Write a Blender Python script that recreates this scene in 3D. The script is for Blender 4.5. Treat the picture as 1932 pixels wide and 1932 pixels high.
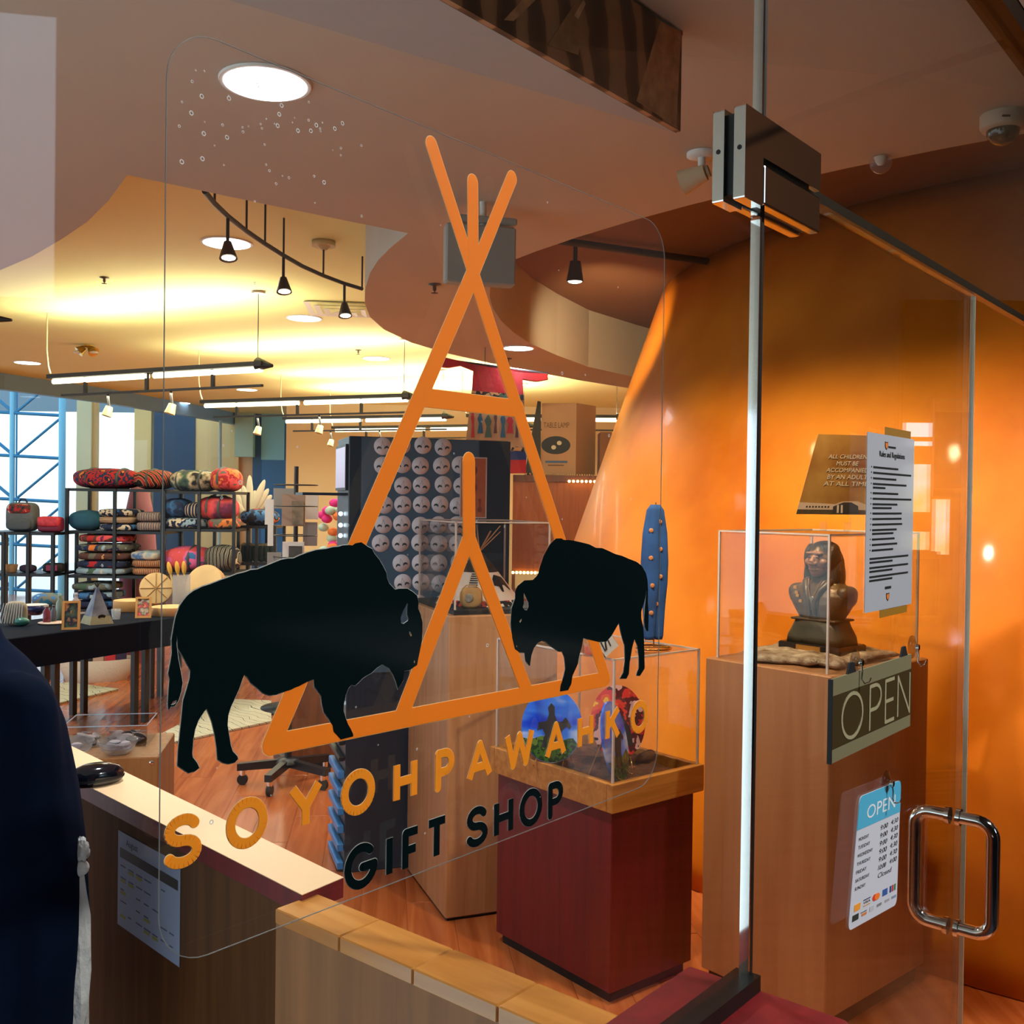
import bpy, bmesh, math, random
from mathutils import Vector, Matrix

# ---------------------------------------------------------------- camera, world, exposure
SC = bpy.context.scene
for _o in list(bpy.data.objects):
    bpy.data.objects.remove(_o)
F_PX = 1900.0
H = 1.68
PITCH, ROLL = 0.0108, 0.0134
_F = Vector((0, math.cos(PITCH), -math.sin(PITCH)))
_U = Vector((0, math.sin(PITCH), math.cos(PITCH)))
_X = Vector((1, 0, 0))
CX = _X * math.cos(ROLL) + _U * math.sin(ROLL)
CY = -_X * math.sin(ROLL) + _U * math.cos(ROLL)
CAM = Vector((0, 0, H))
cd = bpy.data.cameras.new('camera')
cd.sensor_width = 36.0
cd.lens = 36.0 * F_PX / 1932.0
cd.clip_start = 0.02
cd.clip_end = 200
cam = bpy.data.objects.new('camera', cd)
SC.collection.objects.link(cam)
_m = Matrix((CX, CY, -_F)).transposed().to_4x4()
_m.translation = CAM
cam.matrix_world = _m
SC.camera = cam

w = bpy.data.worlds.new('daylight')
SC.world = w
w.use_nodes = True
_nt = w.node_tree
_nt.nodes.clear()
_bg = _nt.nodes.new('ShaderNodeBackground')
_out = _nt.nodes.new('ShaderNodeOutputWorld')
_tc = _nt.nodes.new('ShaderNodeTexCoord')
_sep = _nt.nodes.new('ShaderNodeSeparateXYZ')
_rmp = _nt.nodes.new('ShaderNodeValToRGB')
_mr = _nt.nodes.new('ShaderNodeMapRange')
_mr.inputs[1].default_value = -1
_mr.inputs[2].default_value = 1
_nt.links.new(_tc.outputs['Generated'], _sep.inputs[0])
_nt.links.new(_sep.outputs['Z'], _mr.inputs[0])
_nt.links.new(_mr.outputs[0], _rmp.inputs[0])
_e = _rmp.color_ramp.elements
_e[0].position = 0.40
_e[0].color = (0.60, 0.72, 0.78, 1)
_e[1].position = 0.52
_e[1].color = (0.74, 0.90, 1.0, 1)
_e3 = _rmp.color_ramp.elements.new(1.0)
_e3.color = (0.30, 0.55, 1.0, 1)
_nt.links.new(_rmp.outputs[0], _bg.inputs[0])
_bg.inputs[1].default_value = 2.4
_nt.links.new(_bg.outputs[0], _out.inputs[0])

SC.view_settings.view_transform = 'Standard'
SC.view_settings.look = 'None'
SC.view_settings.gamma = 1.0
SC.view_settings.use_curve_mapping = False
SC.view_settings.exposure = 0.0
SC.cycles.transparent_max_bounces = 40
SC.cycles.max_bounces = 8
SC.cycles.caustics_reflective = False
SC.cycles.caustics_refractive = False
SC.cycles.sample_clamp_indirect = 4.0

# ---------------------------------------------------------------- picture geometry helpers
def ray(px, py):
    return CX * ((px - 966) / F_PX) - CY * ((py - 966) / F_PX) + _F
def atz(px, py, z):
    d = ray(px, py)
    return CAM + d * ((z - H) / d.z)
def aty(px, py, y):
    d = ray(px, py)
    return CAM + d * (y / d.y)
GA = math.radians(39.8)
GU = Vector((math.sin(GA), math.cos(GA), 0))          # along the glass, away to the right
GN = Vector((-math.cos(GA), math.sin(GA), 0))         # into the shop
_h = ray(1422, 955) * 1.27
G0 = Vector((_h.x, _h.y, 0))                          # foot of the joint between pane and door
GROT = math.atan2(GU.y, GU.x)
def gs(px, py, off=0.0):
    """local (s, z) on the glass plane, off metres inside it"""
    d = ray(px, py)
    k = ((G0 - Vector((0, 0, 0))).dot(GN) + off) / d.dot(GN)
    p = CAM + d * k
    return ((p - G0).dot(GU), p.z)
def along(p, ang, px, py):
    """distance from p in heading ang (deg, 0 = away) to where it crosses the picture column"""
    d = ray(px, py)
    s, c = math.sin(math.radians(ang)), math.cos(math.radians(ang))
    # p + t(s,c) = k d
    det = s * (-d.y) - c * (-d.x)
    return ((-p.x) * (-d.y) - (-p.y) * (-d.x)) / det
def mirror(p):
    k = (Vector((p.x, p.y, 0)) - G0).dot(GN)
    return p - GN * (2 * k)

def C(r, g, b):
    f = lambda v: ((v / 255 + 0.055) / 1.055) ** 2.4 if v > 10 else v / 255 / 12.92
    return (f(r), f(g), f(b), 1.0)

# ---------------------------------------------------------------- materials
MATS = {}
def newmat(name):
    m = bpy.data.materials.new(name)
    m.use_nodes = True
    nt = m.node_tree
    return m, nt, nt.nodes['Principled BSDF']
def mat(name, col, rough=0.5, metal=0.0, noise=None, bump=None, coat=0.0, stretch=None, trans=0.0, emit=None, spec=None):
    if name in MATS:
        return MATS[name]
    m, nt, b = newmat(name)
    b.inputs['Base Color'].default_value = col
    b.inputs['Roughness'].default_value = rough
    b.inputs['Metallic'].default_value = metal
    if coat:
        b.inputs['Coat Weight'].default_value = coat
        b.inputs['Coat Roughness'].default_value = 0.07
    if spec is not None:
        b.inputs['Specular IOR Level'].default_value = spec
    if emit:
        b.inputs['Emission Color'].default_value = emit[0]
        b.inputs['Emission Strength'].default_value = emit[1]
    if noise or bump:
        tc = nt.nodes.new('ShaderNodeTexCoord')
        mp = nt.nodes.new('ShaderNodeMapping')
        nt.links.new(tc.outputs['Object'], mp.inputs[0])
        if stretch:
            mp.inputs['Scale'].default_value = stretch
    if noise:
        nz = nt.nodes.new('ShaderNodeTexNoise')
        nz.inputs['Scale'].default_value = noise[0]
        nz.inputs['Detail'].default_value = 6
        nt.links.new(mp.outputs[0], nz.inputs[0])
        cr = nt.nodes.new('ShaderNodeValToRGB')
        a = noise[1]
        dark = noise[2] if len(noise) > 2 else tuple(col[i] * (1 - a) for i in range(3)) + (1,)
        lite = noise[3] if len(noise) > 3 else tuple(min(1, col[i] * (1 + a)) for i in range(3)) + (1,)
        cr.color_ramp.elements[0].position = 0.3
        cr.color_ramp.elements[1].position = 0.7
        cr.color_ramp.elements[0].color = dark
        cr.color_ramp.elements[1].color = lite
        nt.links.new(nz.outputs[0], cr.inputs[0])
        nt.links.new(cr.outputs[0], b.inputs['Base Color'])
    if bump:
        nb = nt.nodes.new('ShaderNodeTexNoise')
        nb.inputs['Scale'].default_value = bump[0]
        nb.inputs['Detail'].default_value = 4
        nt.links.new(mp.outputs[0], nb.inputs[0])
        bp = nt.nodes.new('ShaderNodeBump')
        bp.inputs['Strength'].default_value = bump[1]
        bp.inputs['Distance'].default_value = 0.01
        nt.links.new(nb.outputs[0], bp.inputs['Height'])
        nt.links.new(bp.outputs[0], b.inputs['Normal'])
    MATS[name] = m
    return m
def glassmat(name, tint=(1, 1, 1, 1), ior=1.5, haze=0.0, hazecol=(1, 1, 1, 1), rough=0.0):
    if name in MATS:
        return MATS[name]
    m, nt, b = newmat(name)
    nt.nodes.remove(b)
    o = nt.nodes['Material Output']
    tr = nt.nodes.new('ShaderNodeBsdfTransparent')
    tr.inputs[0].default_value = tint
    gl = nt.nodes.new('ShaderNodeBsdfGlossy')
    gl.inputs['Roughness'].default_value = rough
    r0 = ((ior - 1) / (ior + 1)) ** 2
    ge = nt.nodes.new('ShaderNodeNewGeometry')
    dp = nt.nodes.new('ShaderNodeVectorMath')
    dp.operation = 'DOT_PRODUCT'
    nt.links.new(ge.outputs['Normal'], dp.inputs[0])
    nt.links.new(ge.outputs['Incoming'], dp.inputs[1])
    def mth(op, a, b=None):
        n_ = nt.nodes.new('ShaderNodeMath')
        n_.operation = op
        for i_, v_ in enumerate((a, b)):
            if v_ is None:
                continue
            if isinstance(v_, (int, float)):
                n_.inputs[i_].default_value = v_
            else:
                nt.links.new(v_.outputs['Value'] if 'Value' in v_.outputs else v_.outputs[0], n_.inputs[i_])
        return n_
    fr = mth('ADD', mth('MULTIPLY', mth('POWER', mth('SUBTRACT', 1.0, mth('ABSOLUTE', dp)), 5.0), 1 - r0), r0)   # Schlick, same from both sides
    mx = nt.nodes.new('ShaderNodeMixShader')
    nt.links.new(fr.outputs[0], mx.inputs[0])
    nt.links.new(tr.outputs[0], mx.inputs[1])
    nt.links.new(gl.outputs[0], mx.inputs[2])
    last = mx
    if haze:
        df = nt.nodes.new('ShaderNodeBsdfDiffuse')
        df.inputs[0].default_value = hazecol
        m2 = nt.nodes.new('ShaderNodeMixShader')
        m2.inputs[0].default_value = haze
        nt.links.new(mx.outputs[0], m2.inputs[1])
        nt.links.new(df.outputs[0], m2.inputs[2])
        last = m2
    nt.links.new(last.outputs[0], o.inputs[0])
    MATS[name] = m
    return m
def vinyl(name, col, tl=0.3):
    if name in MATS:
        return MATS[name]
    m, nt, b = newmat(name)
    o = nt.nodes['Material Output']
    b.inputs['Base Color'].default_value = col
    b.inputs['Roughness'].default_value = 0.45
    t = nt.nodes.new('ShaderNodeBsdfTranslucent')
    t.inputs[0].default_value = col
    mx = nt.nodes.new('ShaderNodeMixShader')
    mx.inputs[0].default_value = tl
    nt.links.new(b.outputs[0], mx.inputs[1])
    nt.links.new(t.outputs[0], mx.inputs[2])
    nt.links.new(mx.outputs[0], o.inputs[0])
    MATS[name] = m
    return m
def emitmat(name, col, strength):
    if name in MATS:
        return MATS[name]
    m, nt, b = newmat(name)
    nt.nodes.remove(b)
    e = nt.nodes.new('ShaderNodeEmission')
    e.inputs[0].default_value = col
    e.inputs[1].default_value = strength
    nt.links.new(e.outputs[0], nt.nodes['Material Output'].inputs[0])
    MATS[name] = m
    return m
def pattern(name, cols, scale=6.0, kind='bands', rough=0.9, dist=3.0, axis='Z', stretch=(1, 1, 1)):
    """woven or printed pattern in object space, hard-edged colour steps"""
    if name in MATS:
        return MATS[name]
    m, nt, b = newmat(name)
    b.inputs['Roughness'].default_value = rough
    tc = nt.nodes.new('ShaderNodeTexCoord')
    mp = nt.nodes.new('ShaderNodeMapping')
    mp.inputs['Scale'].default_value = stretch
    nt.links.new(tc.outputs['Object'], mp.inputs[0])
    if kind == 'bands':
        t = nt.nodes.new('ShaderNodeTexWave')
        t.wave_type = 'BANDS'
        t.bands_direction = axis
        t.inputs['Scale'].default_value = scale
        t.inputs['Distortion'].default_value = dist
        t.inputs['Detail'].default_value = 2
        src = t.outputs[1]
    elif kind == 'cells':
        t = nt.nodes.new('ShaderNodeTexVoronoi')
        t.inputs['Scale'].default_value = scale
        sp = nt.nodes.new('ShaderNodeSeparateColor')
        nt.links.new(t.outputs['Color'], sp.inputs[0])
        src = sp.outputs[0]
    else:
        t = nt.nodes.new('ShaderNodeTexNoise')
        t.inputs['Scale'].default_value = scale
        t.inputs['Detail'].default_value = 3
        mr = nt.nodes.new('ShaderNodeMapRange')
        mr.inputs[1].default_value = 0.28
        mr.inputs[2].default_value = 0.72
        nt.links.new(t.outputs[0], mr.inputs[0])
        src = mr.outputs[0]
    nt.links.new(mp.outputs[0], t.inputs[0])
    cr = nt.nodes.new('ShaderNodeValToRGB')
    cr.color_ramp.interpolation = 'CONSTANT' if kind != 'soft' else 'LINEAR'
    els = cr.color_ramp.elements
    n = len(cols)
    for i, cc in enumerate(cols):
        e = els[i] if i < 2 else els.new(i / n)
        e.position = i / n
        e.color = cc
    nt.links.new(src, cr.inputs[0])
    nt.links.new(cr.outputs[0], b.inputs['Base Color'])
    MATS[name] = m
    return m
def woodmat(name, a, bcol, rough=0.4, scale=1.0, coat=0.0, grain='Z'):
    if name in MATS:
        return MATS[name]
    m, nt, b = newmat(name)
    b.inputs['Roughness'].default_value = rough
    if coat:
        b.inputs['Coat Weight'].default_value = coat
        b.inputs['Coat Roughness'].default_value = 0.15
    tc = nt.nodes.new('ShaderNodeTexCoord')
    mp = nt.nodes.new('ShaderNodeMapping')
    s = {'X': (1, 14, 14), 'Y': (14, 1, 14), 'Z': (14, 14, 1)}[grain]
    mp.inputs['Scale'].default_value = tuple(v * scale for v in s)
    nt.links.new(tc.outputs['Object'], mp.inputs[0])
    oi = nt.nodes.new('ShaderNodeObjectInfo')
    vm = nt.nodes.new('ShaderNodeVectorMath')
    vm.operation = 'ADD'
    nt.links.new(mp.outputs[0], vm.inputs[0])
    mm = nt.nodes.new('ShaderNodeMath')
    mm.operation = 'MULTIPLY'
    mm.inputs[1].default_value = 37.0
    nt.links.new(oi.outputs['Random'], mm.inputs[0])
    nt.links.new(mm.outputs[0], vm.inputs[1])
    nz = nt.nodes.new('ShaderNodeTexNoise')
    nz.inputs['Scale'].default_value = 2.2
    nz.inputs['Detail'].default_value = 8
    nz.inputs['Distortion'].default_value = 0.6
    nt.links.new(vm.outputs[0], nz.inputs[0])
    cr = nt.nodes.new('ShaderNodeValToRGB')
    cr.color_ramp.elements[0].position = 0.32
    cr.color_ramp.elements[1].position = 0.7
    cr.color_ramp.elements[0].color = a
    cr.color_ramp.elements[1].color = bcol
    nt.links.new(nz.outputs[0], cr.inputs[0])
    nt.links.new(cr.outputs[0], b.inputs['Base Color'])
    bp = nt.nodes.new('ShaderNodeBump')
    bp.inputs['Strength'].default_value = 0.05
    bp.inputs['Distance'].default_value = 0.004
    nt.links.new(nz.outputs[0], bp.inputs['Height'])
    nt.links.new(bp.outputs[0], b.inputs['Normal'])
    MATS[name] = m
    return m

# ---------------------------------------------------------------- mesh helpers
def link(o):
    SC.collection.objects.link(o)
    return o
def tag(o, label=None, cat=None, group=None, kind=None):
    if label: o['label'] = label
    if cat: o['category'] = cat
    if group: o['group'] = group
    if kind: o['kind'] = kind
    return o
def thing(name, label, cat, loc=(0, 0, 0), rotz=0.0, group=None, kind=None):
    o = link(bpy.data.objects.new(name, None))
    o.empty_display_size = 0.05
    o.location = loc
    o.rotation_euler = (0, 0, rotz)
    return tag(o, label, cat, group, kind)
def copytree(o, parent=None):
    c = link(o.copy())
    c.parent = parent
    for ch in list(o.children):
        copytree(ch, c)
    return c
class MB:
    def __init__(self, M=None):
        self.v, self.f, self.s = [], [], []
        self.M = M or Matrix.Identity(4)
    def add(self, vs, fs, smooth=False):
        n = len(self.v)
        self.v += [tuple(self.M @ Vector(p)) for p in vs]
        self.f += [tuple(i + n for i in f) for f in fs]
        self.s += [smooth] * len(fs)
        return self
    def box(self, x0, x1, y0, y1, z0, z1):
        return self.add([(x0, y0, z0), (x1, y0, z0), (x1, y1, z0), (x0, y1, z0), (x0, y0, z1), (x1, y0, z1), (x1, y1, z1), (x0, y1, z1)],
                        [(0, 3, 2, 1), (4, 5, 6, 7), (0, 1, 5, 4), (1, 2, 6, 5), (2, 3, 7, 6), (3, 0, 4, 7)])
    def cbox(self, x0, x1, y0, y1, z0, z1, c=0.004):
        """box with chamfered edges"""
        P = []
        for (z, k) in ((z0, 1), (z0 + c, 0), (z1 - c, 0), (z1, 1)):
            d = c if k else 0
            a, b2, e, g = x0 + d, x1 - d, y0 + d, y1 - d
            P += [(a + c, e, z), (b2 - c, e, z), (b2, e + c, z), (b2, g - c, z), (b2 - c, g, z), (a + c, g, z), (a, g - c, z), (a, e + c, z)]
        F = [tuple(range(7, -1, -1)), tuple(range(24, 32))]
        for r in range(3):
            for i in range(8):
                j = (i + 1) % 8
                F.append((r * 8 + i, r * 8 + j, r * 8 + 8 + j, r * 8 + 8 + i))
        return self.add(P, F)
    def hexa(self, q):
        return self.add(q, [(0, 3, 2, 1), (4, 5, 6, 7), (0, 1, 5, 4), (1, 2, 6, 5), (2, 3, 7, 6), (3, 0, 4, 7)])
    def cyl(self, p, q, r, r2=None, n=12, cap=True, smooth=True):
        p, q = Vector(p), Vector(q)
        r2 = r if r2 is None else r2
        a = (q - p)
        if a.length < 1e-9:
            return self
        a.normalize()
        b = a.orthogonal().normalized()
        c = a.cross(b)
        vs = []
        for (o, rr) in ((p, r), (q, r2)):
            for i in range(n):
                t = 2 * math.pi * i / n
                vs.append(o + (b * math.cos(t) + c * math.sin(t)) * rr)
        self.add(vs, [(i, (i + 1) % n, n + (i + 1) % n, n + i) for i in range(n)], smooth)
        if cap:
            self.add(vs, [tuple(range(n - 1, -1, -1)), tuple(range(n, 2 * n))])
        return self
    def tube(self, pts, r, n=8, closed=False, rs=None):
        pts = [Vector(p) for p in pts]
        k = len(pts)
        vs = []
        prev = None
        for i, p in enumerate(pts):
            a = pts[(i + 1) % k] if (closed or i < k - 1) else p
            b0 = pts[i - 1] if (closed or i > 0) else p
            t = (a - b0).normalized()
            if prev is None:
                nb = t.orthogonal().normalized()
            else:
                nb = (prev - t * prev.dot(t))
                nb = nb.normalized() if nb.length > 1e-6 else t.orthogonal().normalized()
            prev = nb
            c = t.cross(nb)
            rr = rs[i] if rs else r
            for j in range(n):
                th = 2 * math.pi * j / n
                vs.append(p + (nb * math.cos(th) + c * math.sin(th)) * rr)
        fs = []
        for i in range(k if closed else k - 1):
            i2 = (i + 1) % k
            for j in range(n):
                j2 = (j + 1) % n
                fs.append((i * n + j, i * n + j2, i2 * n + j2, i2 * n + j))
        self.add(vs, fs, True)
        if not closed:
            self.add(vs, [tuple(range(n - 1, -1, -1)), tuple(range((k - 1) * n, k * n))])
        return self
    def lathe(self, prof, n=24, o=(0, 0, 0), smooth=True, sx=1.0, sy=1.0):
        vs = []
        for (r, z) in prof:
            for i in range(n):
                t = 2 * math.pi * i / n
                vs.append((o[0] + r * math.cos(t) * sx, o[1] + r * math.sin(t) * sy, o[2] + z))
        fs = []
        for k in range(len(prof) - 1):
            for i in range(n):
                j = (i + 1) % n
                fs.append((k * n + i, k * n + j, k * n + n + j, k * n + n + i))
        self.add(vs, fs, smooth)
        if prof[0][0] > 1e-5:
            self.add(vs, [tuple(range(n - 1, -1, -1))])
        if prof[-1][0] > 1e-5:
            self.add(vs, [tuple(range((len(prof) - 1) * n, len(prof) * n))])
        return self
    def ball(self, c, r, nu=16, nv=10, e=1.0, jit=None):
        """ellipsoid; e < 1 squares it off"""
        if not hasattr(r, '__len__'):
            r = (r, r, r)
        sg = lambda v, k: math.copysign(abs(v) ** k, v)
        vs = []
        for j in range(nv + 1):
            ph = -math.pi / 2 + math.pi * j / nv
            for i in range(nu):
                t = 2 * math.pi * i / nu
                p = Vector((sg(math.cos(ph), e) * sg(math.cos(t), e) * r[0], sg(math.cos(ph), e) * sg(math.sin(t), e) * r[1], sg(math.sin(ph), e) * r[2]))
                if jit:
                    p = p * (1 + jit(t, ph))
                vs.append(p + Vector(c))
        fs = []
        for j in range(nv):
            for i in range(nu):
                k = (i + 1) % nu
                fs.append((j * nu + i, j * nu + k, (j + 1) * nu + k, (j + 1) * nu + i))
        return self.add(vs, fs, True)
    def prism(self, loops, y0, y1, sides=True):
        """flat shape in local x-z, loops[0] outer, others holes, from y0 to y1"""
        bm = bmesh.new()
        es = []
        for lp in loops:
            vv = [bm.verts.new((p[0], 0, p[1])) for p in lp]
            for i in range(len(vv)):
                es.append(bm.edges.new((vv[i], vv[(i + 1) % len(vv)])))
        bmesh.ops.triangle_fill(bm, use_beauty=False, use_dissolve=False, edges=es, normal=(0, -1, 0))
        bm.verts.index_update()
        P = [v.co.copy() for v in bm.verts]
        T = [[v.index for v in f.verts] for f in bm.faces]
        bm.free()
        def up(t):
            a, b, c = (P[i] for i in t[:3])
            return (b - a).cross(c - a).y
        A = [tuple(t) if up(t) < 0 else tuple(reversed(t)) for t in T]
        self.add([(p.x, y0, p.z) for p in P], A)
        self.add([(p.x, y1, p.z) for p in P], [tuple(reversed(t)) for t in A])
        if sides:
            for lp in loops:
                n = len(lp)
                ar = sum(lp[i][0] * lp[(i + 1) % n][1] - lp[(i + 1) % n][0] * lp[i][1] for i in range(n))
                fl = (ar > 0) ^ (lp is not loops[0])
                vs = [(p[0], y0, p[1]) for p in lp] + [(p[0], y1, p[1]) for p in lp]
                fs = [(i, (i + 1) % n, n + (i + 1) % n, n + i) for i in range(n)]
                if not fl:
                    fs = [tuple(reversed(f)) for f in fs]
                self.add(vs, fs)
        return self
    def build(self, name, m, parent=None, loc=None, rotz=None):
        me = bpy.data.meshes.new(name)
        me.from_pydata(self.v, [], self.f)
        me.polygons.foreach_set('use_smooth', self.s)
        if m is not None:
            me.materials.append(m)
        me.update()
        o = link(bpy.data.objects.new(name, me))
        if parent is not None:
            o.parent = parent
        if loc is not None:
            o.location = loc
        if rotz is not None:
            o.rotation_euler = (0, 0, rotz)
        return o
def bevel(o, wd, seg=2):
    b = o.modifiers.new('bevel', 'BEVEL')
    b.width = wd
    b.segments = seg
    b.limit_method = 'ANGLE'
    return o
def remesh(o, vox, sm=4, fac=0.5):
    r = o.modifiers.new('remesh', 'REMESH')
    r.mode = 'VOXEL'
    r.voxel_size = vox
    r.use_smooth_shade = True
    s = o.modifiers.new('smooth', 'SMOOTH')
    s.iterations = sm
    s.factor = fac
    return o
_tcache = {}
def textmesh(body):
    if body not in _tcache:
        cu = bpy.data.curves.new('lettering', 'FONT')
        cu.body = body
        cu.resolution_u = 3
        o = bpy.data.objects.new('lettering', cu)
        me = bpy.data.meshes.new_from_object(o)
        _tcache[body] = ([v.co.copy() for v in me.vertices], [tuple(p.vertices) for p in me.polygons])
        bpy.data.objects.remove(o)
        bpy.data.curves.remove(cu)
        bpy.data.meshes.remove(me)
    return _tcache[body]
def puttext(mb, body, x0, x1, z0, z1, y, shear=0.0, flip=False, fitw=True):
    """lettering filling the x/z rectangle, facing -y"""
    vs, fs = textmesh(body)
    if not vs:
        return mb
    a0, a1 = min(v.x for v in vs), max(v.x for v in vs)
    b0, b1 = min(v.y for v in vs), max(v.y for v in vs)
    sx = (x1 - x0) / max(1e-6, a1 - a0)
    sz = (z1 - z0) / max(1e-6, b1 - b0)
    if not fitw:
        sx = sz
    out = []
    for v in vs:
        X = (v.x - a0) * sx
        Z = (v.y - b0) * sz
        out.append(((x1 - X if flip else x0 + X) + shear * Z, y, z0 + Z))
    return mb.add(out, [tuple(f) for f in fs])
def stroke(mb, pts, wd, y0, y1, closed=False, roundends=True):
    """thick line in local x-z"""
    k = len(pts)
    P = [Vector((p[0], p[1])) for p in pts]
    segs = [(P[i], P[(i + 1) % k]) for i in range(k if closed else k - 1)]
    for si, (a, b) in enumerate(segs):
        d = b - a
        if d.length < 1e-7:
            continue
        mb.nst = getattr(mb, 'nst', 0) + 1
        ys = y0 - mb.nst * 4e-6
        d.normalize()
        n = Vector((-d.y, d.x)) * wd / 2
        q = [a + n, b + n, b - n, a - n]
        mb.add([(p.x, ys, p.y) for p in q] + [(p.x, y1, p.y) for p in q], [(0, 1, 2, 3), (7, 6, 5, 4), (0, 4, 5, 1), (1, 5, 6, 2), (2, 6, 7, 3), (3, 7, 4, 0)])
    js = P if (closed or roundends) else P[1:-1]
    for p in js:
        mb.nst = getattr(mb, 'nst', 0) + 1
        yd = y0 + 2e-5 + mb.nst * 4e-6
        c = [(p.x + wd / 2 * math.cos(t * math.pi / 8), p.y + wd / 2 * math.sin(t * math.pi / 8)) for t in range(16)]
        mb.add([(u, yd, v2) for u, v2 in c], [tuple(range(15, -1, -1))])
    return mb
def offset(lp, d):
    n = len(lp)
    ar = sum(lp[i][0] * lp[(i + 1) % n][1] - lp[(i + 1) % n][0] * lp[i][1] for i in range(n))
    sg = 1 if ar > 0 else -1
    out = []
    for i in range(n):
        a, b, c = Vector(lp[i - 1]), Vector(lp[i]), Vector(lp[(i + 1) % n])
        t = (c - a)
        t = t.normalized() if t.length > 1e-9 else Vector((1, 0))
        out.append((b.x + t.y * d * sg, b.y - t.x * d * sg))
    return out
def light(name, kind, loc, energy, col=(1, 1, 1), size=0.3, target=None, spot=60, blend=0.6, parent=None, size_y=None, rad=0.05):
    l = bpy.data.lights.new(name, kind)
    l.energy = energy
    l.color = col
    if kind == 'AREA':
        l.size = size
        if size_y:
            l.shape = 'RECTANGLE'
            l.size_y = size_y
    else:
        l.shadow_soft_size = rad
    if kind == 'SPOT':
        l.spot_size = math.radians(spot)
        l.spot_blend = blend
    o = link(bpy.data.objects.new(name, l))
    o.location = loc
    if target is not None:
        o.rotation_euler = (Vector(target) - Vector(loc)).to_track_quat('-Z', 'Y').to_euler()
    if parent is not None:
        o.parent = parent
        o.matrix_parent_inverse = parent.matrix_basis.inverted()
    return o
# ================================================================ colours used by several builders
M_PLASTER = mat('soffit plaster', C(186, 178, 162), 0.75, noise=(1.2, 0.05), bump=(60, 0.03))
M_CEIL = mat('cream ceiling paint', C(236, 230, 156), 0.8, noise=(0.5, 0.04))
M_RECESS = mat('brown recess ceiling', C(120, 82, 48), 0.8)
M_GOLD = mat('golden troweled plaster', C(206, 120, 20), 0.42, noise=(1.1, 0.3, C(172, 88, 6), C(226, 142, 38)), bump=(5, 0.10), coat=0.06, spec=0.12)
M_MAPLE = woodmat('maple laminate', C(176, 124, 78), C(198, 148, 100), 0.45)
M_WALNUT = woodmat('brown wood panel', C(112, 66, 26), C(140, 86, 38), 0.4)
M_RED = woodmat('dark red stained wood', C(96, 14, 18), C(118, 22, 26), 0.42)
M_OAK = woodmat('oak', C(172, 108, 38), C(206, 142, 62), 0.4, scale=1.3, grain='X')
M_CHROME = mat('polished chrome', (0.82, 0.80, 0.78, 1), 0.07, 1.0)
M_BLACK = mat('black rubber', C(14, 16, 18), 0.5)
M_BLKMETAL = mat('black powder coat', C(16, 18, 24), 0.4)
M_WHITE = mat('white paint', C(226, 224, 216), 0.6)
M_GLASS = glassmat('clear glass', (0.965, 0.985, 0.975, 1), 1.5)
M_ACRYL = glassmat('clear acrylic', (0.98, 0.985, 0.985, 1), 1.45)
M_EDGE = mat('frosted acrylic edge', C(216, 196, 180), 0.25, spec=0.8)
M_PAPER = mat('white paper', C(196, 202, 214), 0.7)
M_INK = mat('black ink', C(14, 16, 20), 0.6)
M_NAVY = mat('dark navy laminate', C(22, 40, 58), 0.35, noise=(1.5, 0.1))

# ================================================================ floor
FA = math.radians(7.0)                      # boards run a little left of straight ahead
fl = MB().box(-11, 5.5, 1.3, 27, -0.09, -0.014).build('floor', mat('floor underlay', C(88, 46, 28), 0.6))
tag(fl, 'reddish brown wood plank floor of the gift shop', 'floor', kind='structure')
M_FLOOR = woodmat('cherry floor boards', C(164, 80, 34), C(206, 120, 64), 0.24, scale=0.55, coat=0.35, grain='Y')
_pm = MB().cbox(-0.0935, 0.0935, -0.598, 0.598, -0.014, 0.0, 0.0012).build('plank', M_FLOOR, fl)
_first = True
random.seed(4)
_n = 0
for i in range(-18, 9):
    for j in range(0, 12):
        cx_, cy_ = i * 0.188, 2.0 + j * 1.2 + (i % 3) * 0.4
        x = cx_ * math.cos(FA) - cy_ * math.sin(FA)
        y = cx_ * math.sin(FA) + cy_ * math.cos(FA)
        r = x / max(y, 0.1)
        if not (-0.62 < r < 0.30) or y < 2.3 or y > 13 or (y < 3.2 and r < -0.3):
            continue
        if (Vector((x, y, 0)) - Vector((4.345, 6.954, 0))).length < 4.2:
            continue
        o = _pm if _first else link(_pm.copy())
        o.parent = fl
        o.location = (x, y, 0)
        o.rotation_euler = (0, 0, FA)
        _first = False
        _n += 1
_far = MB()
_far.box(-11, 5.5, 1.3, 27, -0.0135, -0.004)
_far.build('plank_field', M_FLOOR, fl)['kind'] = 'stuff'

lobf = MB().box(-9, 14, -14, -0.03, -0.09, -0.012).build('floor', mat('lobby carpet', C(24, 28, 38), 0.9, noise=(3, 0.3), bump=(300, 0.3)), loc=G0, rotz=GROT)
tag(lobf, 'brown carpeted lobby floor in front of the glass', 'floor', kind='structure')

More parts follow.
